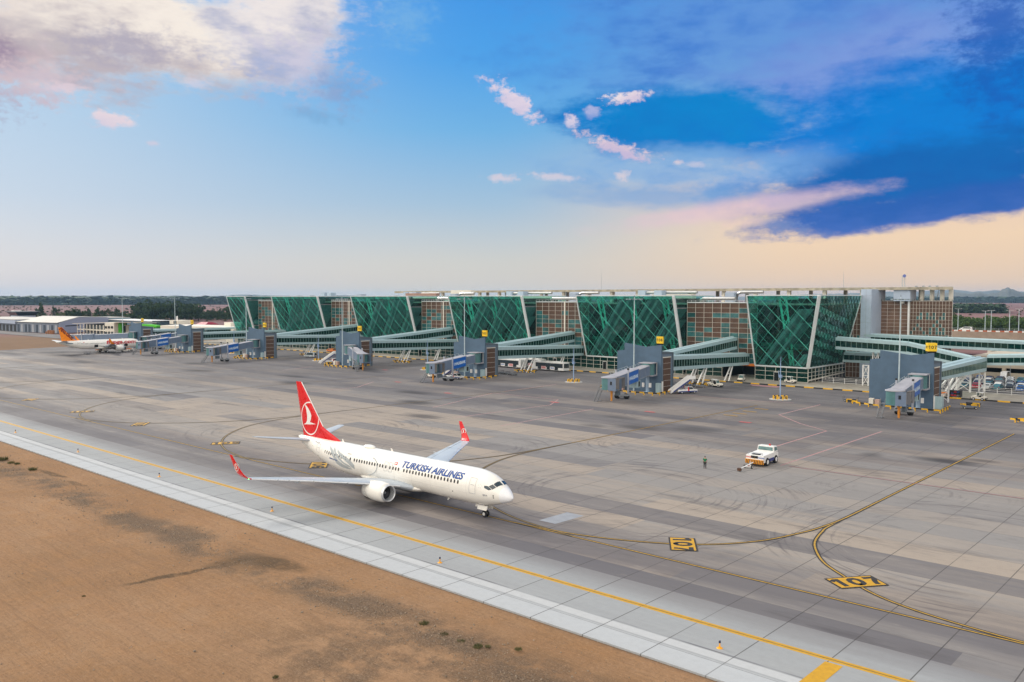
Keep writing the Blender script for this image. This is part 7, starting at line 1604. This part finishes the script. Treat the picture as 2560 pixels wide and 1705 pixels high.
# ------------------------------------------------------------------ trees, bushes, far woods
def leafmat(name, a, b_):
    m, t, bs_ = newmat(name); p = t.node('ShaderNodeNewGeometry').outputs['Position']; n1_ = t.noise(p, .8, 4, .6); n2_ = t.noise(p, .12, 3, .5)
    t.put(bs_.inputs['Base Color'], t.mix(t.ss(t.add(n1_, t.mul(t.sub(n2_, .5), .8)), .3, .7), a, b_)); bs_.inputs['Roughness'].default_value = .8; bs_.inputs['Specular IOR Level'].default_value = .15; return m
LM1 = leafmat('foliage_dark', (.022, .045, .025), (.05, .085, .035)); LM2 = leafmat('foliage_green', (.035, .075, .02), (.085, .14, .04)); LM3 = leafmat('foliage_dry', (.09, .085, .035), (.16, .13, .06)); TRK = simple('bark', (.09, .065, .045), .9)
def crown(mb, c, rx, rz, n, s, rg):
    cl = [(Vector((rg.gauss(0, .45) * rx, rg.gauss(0, .45) * rx, rg.uniform(-.6, .75) * rz)), rg.uniform(.28, .5)) for _ in range(9)]
    for i in range(n):
        k, rr_ = rg.choice(cl); d = Vector((rg.gauss(0, 1), rg.gauss(0, 1), rg.gauss(0, 1))).normalized(); p = Vector(c) + k + Vector((d.x * rx * rr_, d.y * rx * rr_, d.z * rz * rr_ * .8)) * rg.uniform(.75, 1.05)
        a = Vector((rg.gauss(0, 1), rg.gauss(0, 1), rg.gauss(0, 1))).normalized(); a = (a + d * .6).normalized(); u_ = a.orthogonal().normalized(); w__ = a.cross(u_); sz = s * rg.uniform(.6, 1.3)
        mb.poly([p + u_ * sz, p + w__ * sz * .8, p - u_ * sz, p - w__ * sz * .8])
def tree(name, h, rx, mat, seed, n=420, s=.5, cat='tree'):
    rg_ = random.Random(seed); T = thing(name, (0, 0, 0), '', cat)
    q = LMB(); q.smooth = True; q.tube([(0, 0, -.2), (.1, 0, h * .25), (.0, .1, h * .55), (.1, 0, h * .8)], [h * .03, h * .024, h * .016, h * .006], 7)
    for k in range(5): a = k * 1.3; z = h * (.3 + .08 * k); q.tube([(0, 0, z), (math.cos(a) * rx * .6, math.sin(a) * rx * .6, z + h * .2)], [h * .012, h * .004], 5)
    q.build('trunk', TRK, T); q = LMB(); crown(q, (0, 0, h * .54), rx, h * .50, n, s, rg_); crown(q, (0, 0, h * .25), rx * 1.05, h * .22, n // 4, s * 1.1, rg_) if rx > 3 else None; q.build('crown', mat, T); return T
P_ = [tree('broadleaf_tree', 11, 5.2, LM1, 1, 520, .62), tree('broadleaf_tree', 14, 6.2, LM1, 2, 620, .7), tree('slender_tree', 12, 2.4, LM1, 3, 300, .5), tree('broadleaf_tree', 8, 4.6, LM2, 4, 420, .5)]
PU = [False] * 4
def put(k, x, y, sc, lb, grp):
    if not PU[k]: o = P_[k]; PU[k] = True; o.location = (x, y, -.1); o.rotation_euler = (0, 0, random.uniform(0, 6)); o['label'] = lb; o['group'] = grp
    else: o = dup(P_[k], (x, y, -.1), random.uniform(0, 6), lb, grp)
    o.scale = (sc, sc, sc * random.uniform(.9, 1.15)); return o
rg = random.Random(11); random.seed(5)
def az2(px, depth):
    """point on the ground seen in a compass direction: angle right of the view axis and distance"""
    a = R(VIEW_AZ) - px; return math.cos(a) * depth, math.sin(a) * depth
TL_ = 'dark broad tree in the wood beyond the left buildings'
for i in range(78):
    a = R(-23.8 + 8.6 * i / 77 + rg.uniform(-.1, .1)); d = rg.uniform(960, 1090); x, y = az2(a, d)
    gap = .62 if -20.2 < math.degrees(a) < -18.3 else 1.0
    put(rg.choice((0, 1, 1)), x, y, rg.uniform(1.05, 1.55) * gap, TL_, 'trees in the wood beyond the left buildings')
for i in range(30):
    a = R(-30.2 + 6.6 * i / 29 + rg.uniform(-.12, .12)); d = rg.uniform(960, 1180); x, y = az2(a, d)
    put(rg.choice((0, 3, 3, 2)), x, y, rg.uniform(.7, 1.1), 'smaller dark tree in the thin row behind the hangars', 'trees in the thin row behind the hangars')
for a, d, k, sc, lb in ((-28.9, 900, 2, 1.45, 'tall narrow tree just right of the control tower'), (-27.3, 930, 1, 1.1, 'large dark tree behind the hangar roof, left of its pair'), (-26.9, 935, 1, 1.05, 'large dark tree behind the hangar roof, right of its pair'), (-25.9, 925, 2, 1.15, 'pointed tree behind the hangar, first of three'), (-25.3, 925, 2, 1.2, 'pointed tree behind the hangar, middle of three'), (-24.9, 925, 2, 1.3, 'pointed tree behind the hangar, last of three')):
    x, y = az2(R(a), d); put(k, x, y, sc, lb, 'single trees behind the hangars')
for i in range(64):
    a = R(26.4 + 5.2 * (i % 32) / 31 + rg.uniform(-.08, .08)); d = 700 + 40 * (i // 32) + rg.uniform(-15, 15); x, y = az2(a, d)
    put(3, x, y, rg.uniform(.95, 1.3), 'green tree in the belt beyond the elevated road', 'trees in the belt beyond the elevated road')
x, y = az2(R(28.0), 900); put(0, x, y, .5, 'lone small tree on the plain above the green belt', 'single trees behind the hangars')
def wood(name, lb, a0, a1, d0, d1, h, n, s, mat, seed=1):
    rg_ = random.Random(seed); q = MB()
    for i in range(n):
        a = R(rg_.uniform(a0, a1)); d = rg_.uniform(d0, d1); x, y = az2(a, d); hh = h * rg_.uniform(.55, 1.0); r_ = s * rg_.uniform(.6, 1.3)
        for k in range(3):
            t = rg_.uniform(0, 6.28); z = hh * (.3 + .35 * k); rr_ = r_ * (1.25 - .3 * k)
            q.poly([(x + rr_ * math.cos(t + j * 2.09), y + rr_ * math.sin(t + j * 2.09), z + rg_.uniform(-.2, .2) * hh) for j in range(3)])
        q.poly([(x - r_, y, 0), (x + r_, y, 0), (x, y, hh)]); q.poly([(x, y - r_, 0), (x, y + r_, 0), (x + rg_.uniform(-1, 1), y, hh)])
    return tag(q.build(name, mat), lb, 'wood', kind='stuff')
wood('far_wood', 'dark green plantation on the plain at the right', 26.0, 30.0, 1560, 1900, 13, 1500, 7, LM1, 3)
wood('far_wood', 'dark wooded ridge low on the horizon at the left', -32, -5, 3300, 6500, 30, 5200, 30, LM1, 4)
wood('far_wood', 'wooded foot of the hills at the right', 20, 33, 4800, 8000, 30, 2600, 34, LM1, 5)
wood('scrub', 'scattered scrub on the dry plain', -32, 33, 850, 3000, 3.2, 900, 3.0, LM3, 6)
def tuft(r_, h, n, seed, mat):
    rg_ = random.Random(seed); q = LMB()
    for i in range(n):
        a = rg_.uniform(0, 6.28); rr_ = r_ * rg_.random() ** .6; x, y = rr_ * math.cos(a), rr_ * math.sin(a); hh = h * rg_.uniform(.4, 1); dx, dy = rg_.gauss(0, .25) * hh, rg_.gauss(0, .25) * hh; w_ = .035
        q.poly([(x - w_, y, 0), (x + w_, y, 0), (x + dx, y + dy, hh)]); q.poly([(x, y - w_, hh * .2), (x, y + w_, hh * .2), (x + dx * .7 + .06, y + dy * .7, hh * .8)])
    o = q.build('desert_bush', mat); return o
TM = leafmat('bush_green', (.07, .085, .035), (.17, .155, .07)); b0_ = tuft(.8, .75, 130, 3, TM)
BL = [(-142.3, 42.6, 1.3, 'largest bush, cut by the left edge'), (-138.6, 42.6, .7, 'small bush near the left edge, left of two'), (-137.2, 43.0, .6, 'small bush near the left edge, right of two'), (-130.8, 43.0, .9, 'round bush left of the dark patch by the slab'), (-46.9, 41.9, .55, 'low bush on the gravel strip, leftmost of the lower group'), (-44.3, 41.5, .5, 'low bush on the gravel strip, second from left'),
      (-42.5, 41.4, .45, 'low bush in the middle of the lower group'), (-41.0, 41.6, .5, 'spiky bush right of the middle of the lower group'), (-40.5, 42.1, .35, 'small bush just right of the spiky one'), (-38.6, 43.2, .4, 'last bush of the lower group, near the slab'), (-47.3, 29.5, .3, 'tiny bush near the bottom edge'), (-72, 27.2, .25, 'tiny bush low in the sand, left of the damp trail')]
for i, (x, y, sc, lb) in enumerate(BL):
    o = b0_ if i == 0 else b0_.copy()
    if i: COL.objects.link(o)
    o.location = (x, y, -.02); o.scale = (sc * .9, sc * .75, sc * .8); o.rotation_euler = (0, 0, i * 1.1); tag(o, lb, 'bush', 'dry bushes beside the taxiway')
q = MB(); rg = random.Random(9)
for i in range(2600):
    x = rg.uniform(-150, -20); y = 40.6 + rg.gauss(0, 2.0) if rg.random() < .75 else rg.uniform(5, 47); 
    if y > 47.9: continue
    s_ = rg.uniform(.03, .085) * (1.6 if rg.random() < .06 else 1); a = rg.uniform(0, 6); z = hsum(x, y) if False else -.03
    e = max(0, min(1, (48.0 - y) / 5.0)); zz_ = (.10 * math.sin(x * .21 + 1.3 * math.sin(y * .13)) + .07 * math.sin(y * .33 + x * .11) + .05 * math.sin(x * .7 - y * .45)) * e * .9 - .06
    P3 = [(x + s_ * math.cos(a + j * 1.57) * rg.uniform(.7, 1.2), y + s_ * math.sin(a + j * 1.57) * rg.uniform(.7, 1.2), zz_) for j in range(4)]; q.hexa(P3, [(x + (p[0] - x) * .6, y + (p[1] - y) * .6, zz_ + s_ * .9) for p in P3])
tag(q.build('pebbles', simple('stone_pale', (.27, .21, .155), .9, var=.5, scale=6)), 'scattered pebbles on the gravel strip', 'pebbles', kind='stuff')
# ------------------------------------------------------------------ hills
def hills(name, dist, prof, mat, depth=1200, seed=1):
    """prof: (degrees right of view axis, height)"""
    rg_ = random.Random(seed); q = MB(); q.smooth = True; a0, a1 = prof[0][0], prof[-1][0]; N = 240; rows = [(-.45, 0.0), (-.28, .35), (-.14, .75), (0, 1), (.3, .9), (.8, .3)]
    ph = [rg_.uniform(0, 6) for _ in range(6)]
    def H_(a):
        for (p, hp), (r_, hr) in zip(prof[:-1], prof[1:]):
            if a <= r_: t = (a - p) / (r_ - p); t = t * t * (3 - 2 * t); return hp + (hr - hp) * t
        return prof[-1][1]
    vs = []
    for dz, hk in rows:
        for i in range(N + 1):
            a = a0 + (a1 - a0) * i / N; h = H_(a) * hk * (1 + .035 * math.sin(a * 9 + ph[0] + dz * 5) + .025 * math.sin(a * 23 + ph[1]) + .012 * math.sin(a * 61 + ph[2])); x, y = az2(R(a), dist + dz * depth); vs.append((x, y, h - .2))
    q.raw(vs, [(j * (N + 1) + i, j * (N + 1) + i + 1, (j + 1) * (N + 1) + i + 1, (j + 1) * (N + 1) + i) for j in range(len(rows) - 1) for i in range(N)]); return tag(q.build(name, mat), kind='structure')
HM = simple('hill_slope', (.10, .10, .085), .95, var=.5, scale=.004); HM2 = simple('hill_far', (.12, .13, .13), .95, var=.3, scale=.002)
def hz_(px_el, d): return 24.35 + math.tan(R(px_el)) * d
hills('hills', 9500, [(a, hz_(e, 9500)) for a, e in ((-34, .04), (-31, .05), (-27, .10), (-25, .17), (-23.1, .10), (-22, .15), (-21.5, .17), (-20.5, .08), (-18.7, .14), (-17.7, .22), (-15.2, .16), (-13.6, .12), (-11, .19), (-9, .08), (-5, .0), (5, .0), (15, .1), (20, .25), (25, .42), (27.3, .50), (27.8, .44), (28.4, .36), (29, .40), (29.6, .45), (30.1, .40), (31.5, .35), (34, .3))], HM2, 1800, 3)
hills('hills', 7200, [(a, hz_(e, 7200)) for a, e in ((18, -.15), (22, .0), (25, .12), (26.5, .28), (27.4, .38), (28.1, .26), (28.7, .34), (29.2, .24), (29.55, .30), (29.95, .52), (30.18, .60), (30.4, .52), (30.8, .30), (31.2, .36), (32, .3), (34, .1))], HM, 1500, 8)
# ------------------------------------------------------------------ haze
q = MB(); q.box(-12500, 3500, -1500, 12800, -1.5, 128)
m = bpy.data.materials.new('haze'); m.use_nodes = True; t = NT(m.node_tree); t.n.clear(); o_ = t.node('ShaderNodeOutputMaterial'); pv_ = t.node('ShaderNodeVolumePrincipled')
pv_.inputs['Color'].default_value = (.42, .70, 1.0, 1); pv_.inputs['Density'].default_value = 4.5e-5; pv_.inputs['Anisotropy'].default_value = .1; t.l.new(pv_.outputs[0], o_.inputs['Volume'])
hz = q.build('haze', m); tag(hz, kind='stuff')
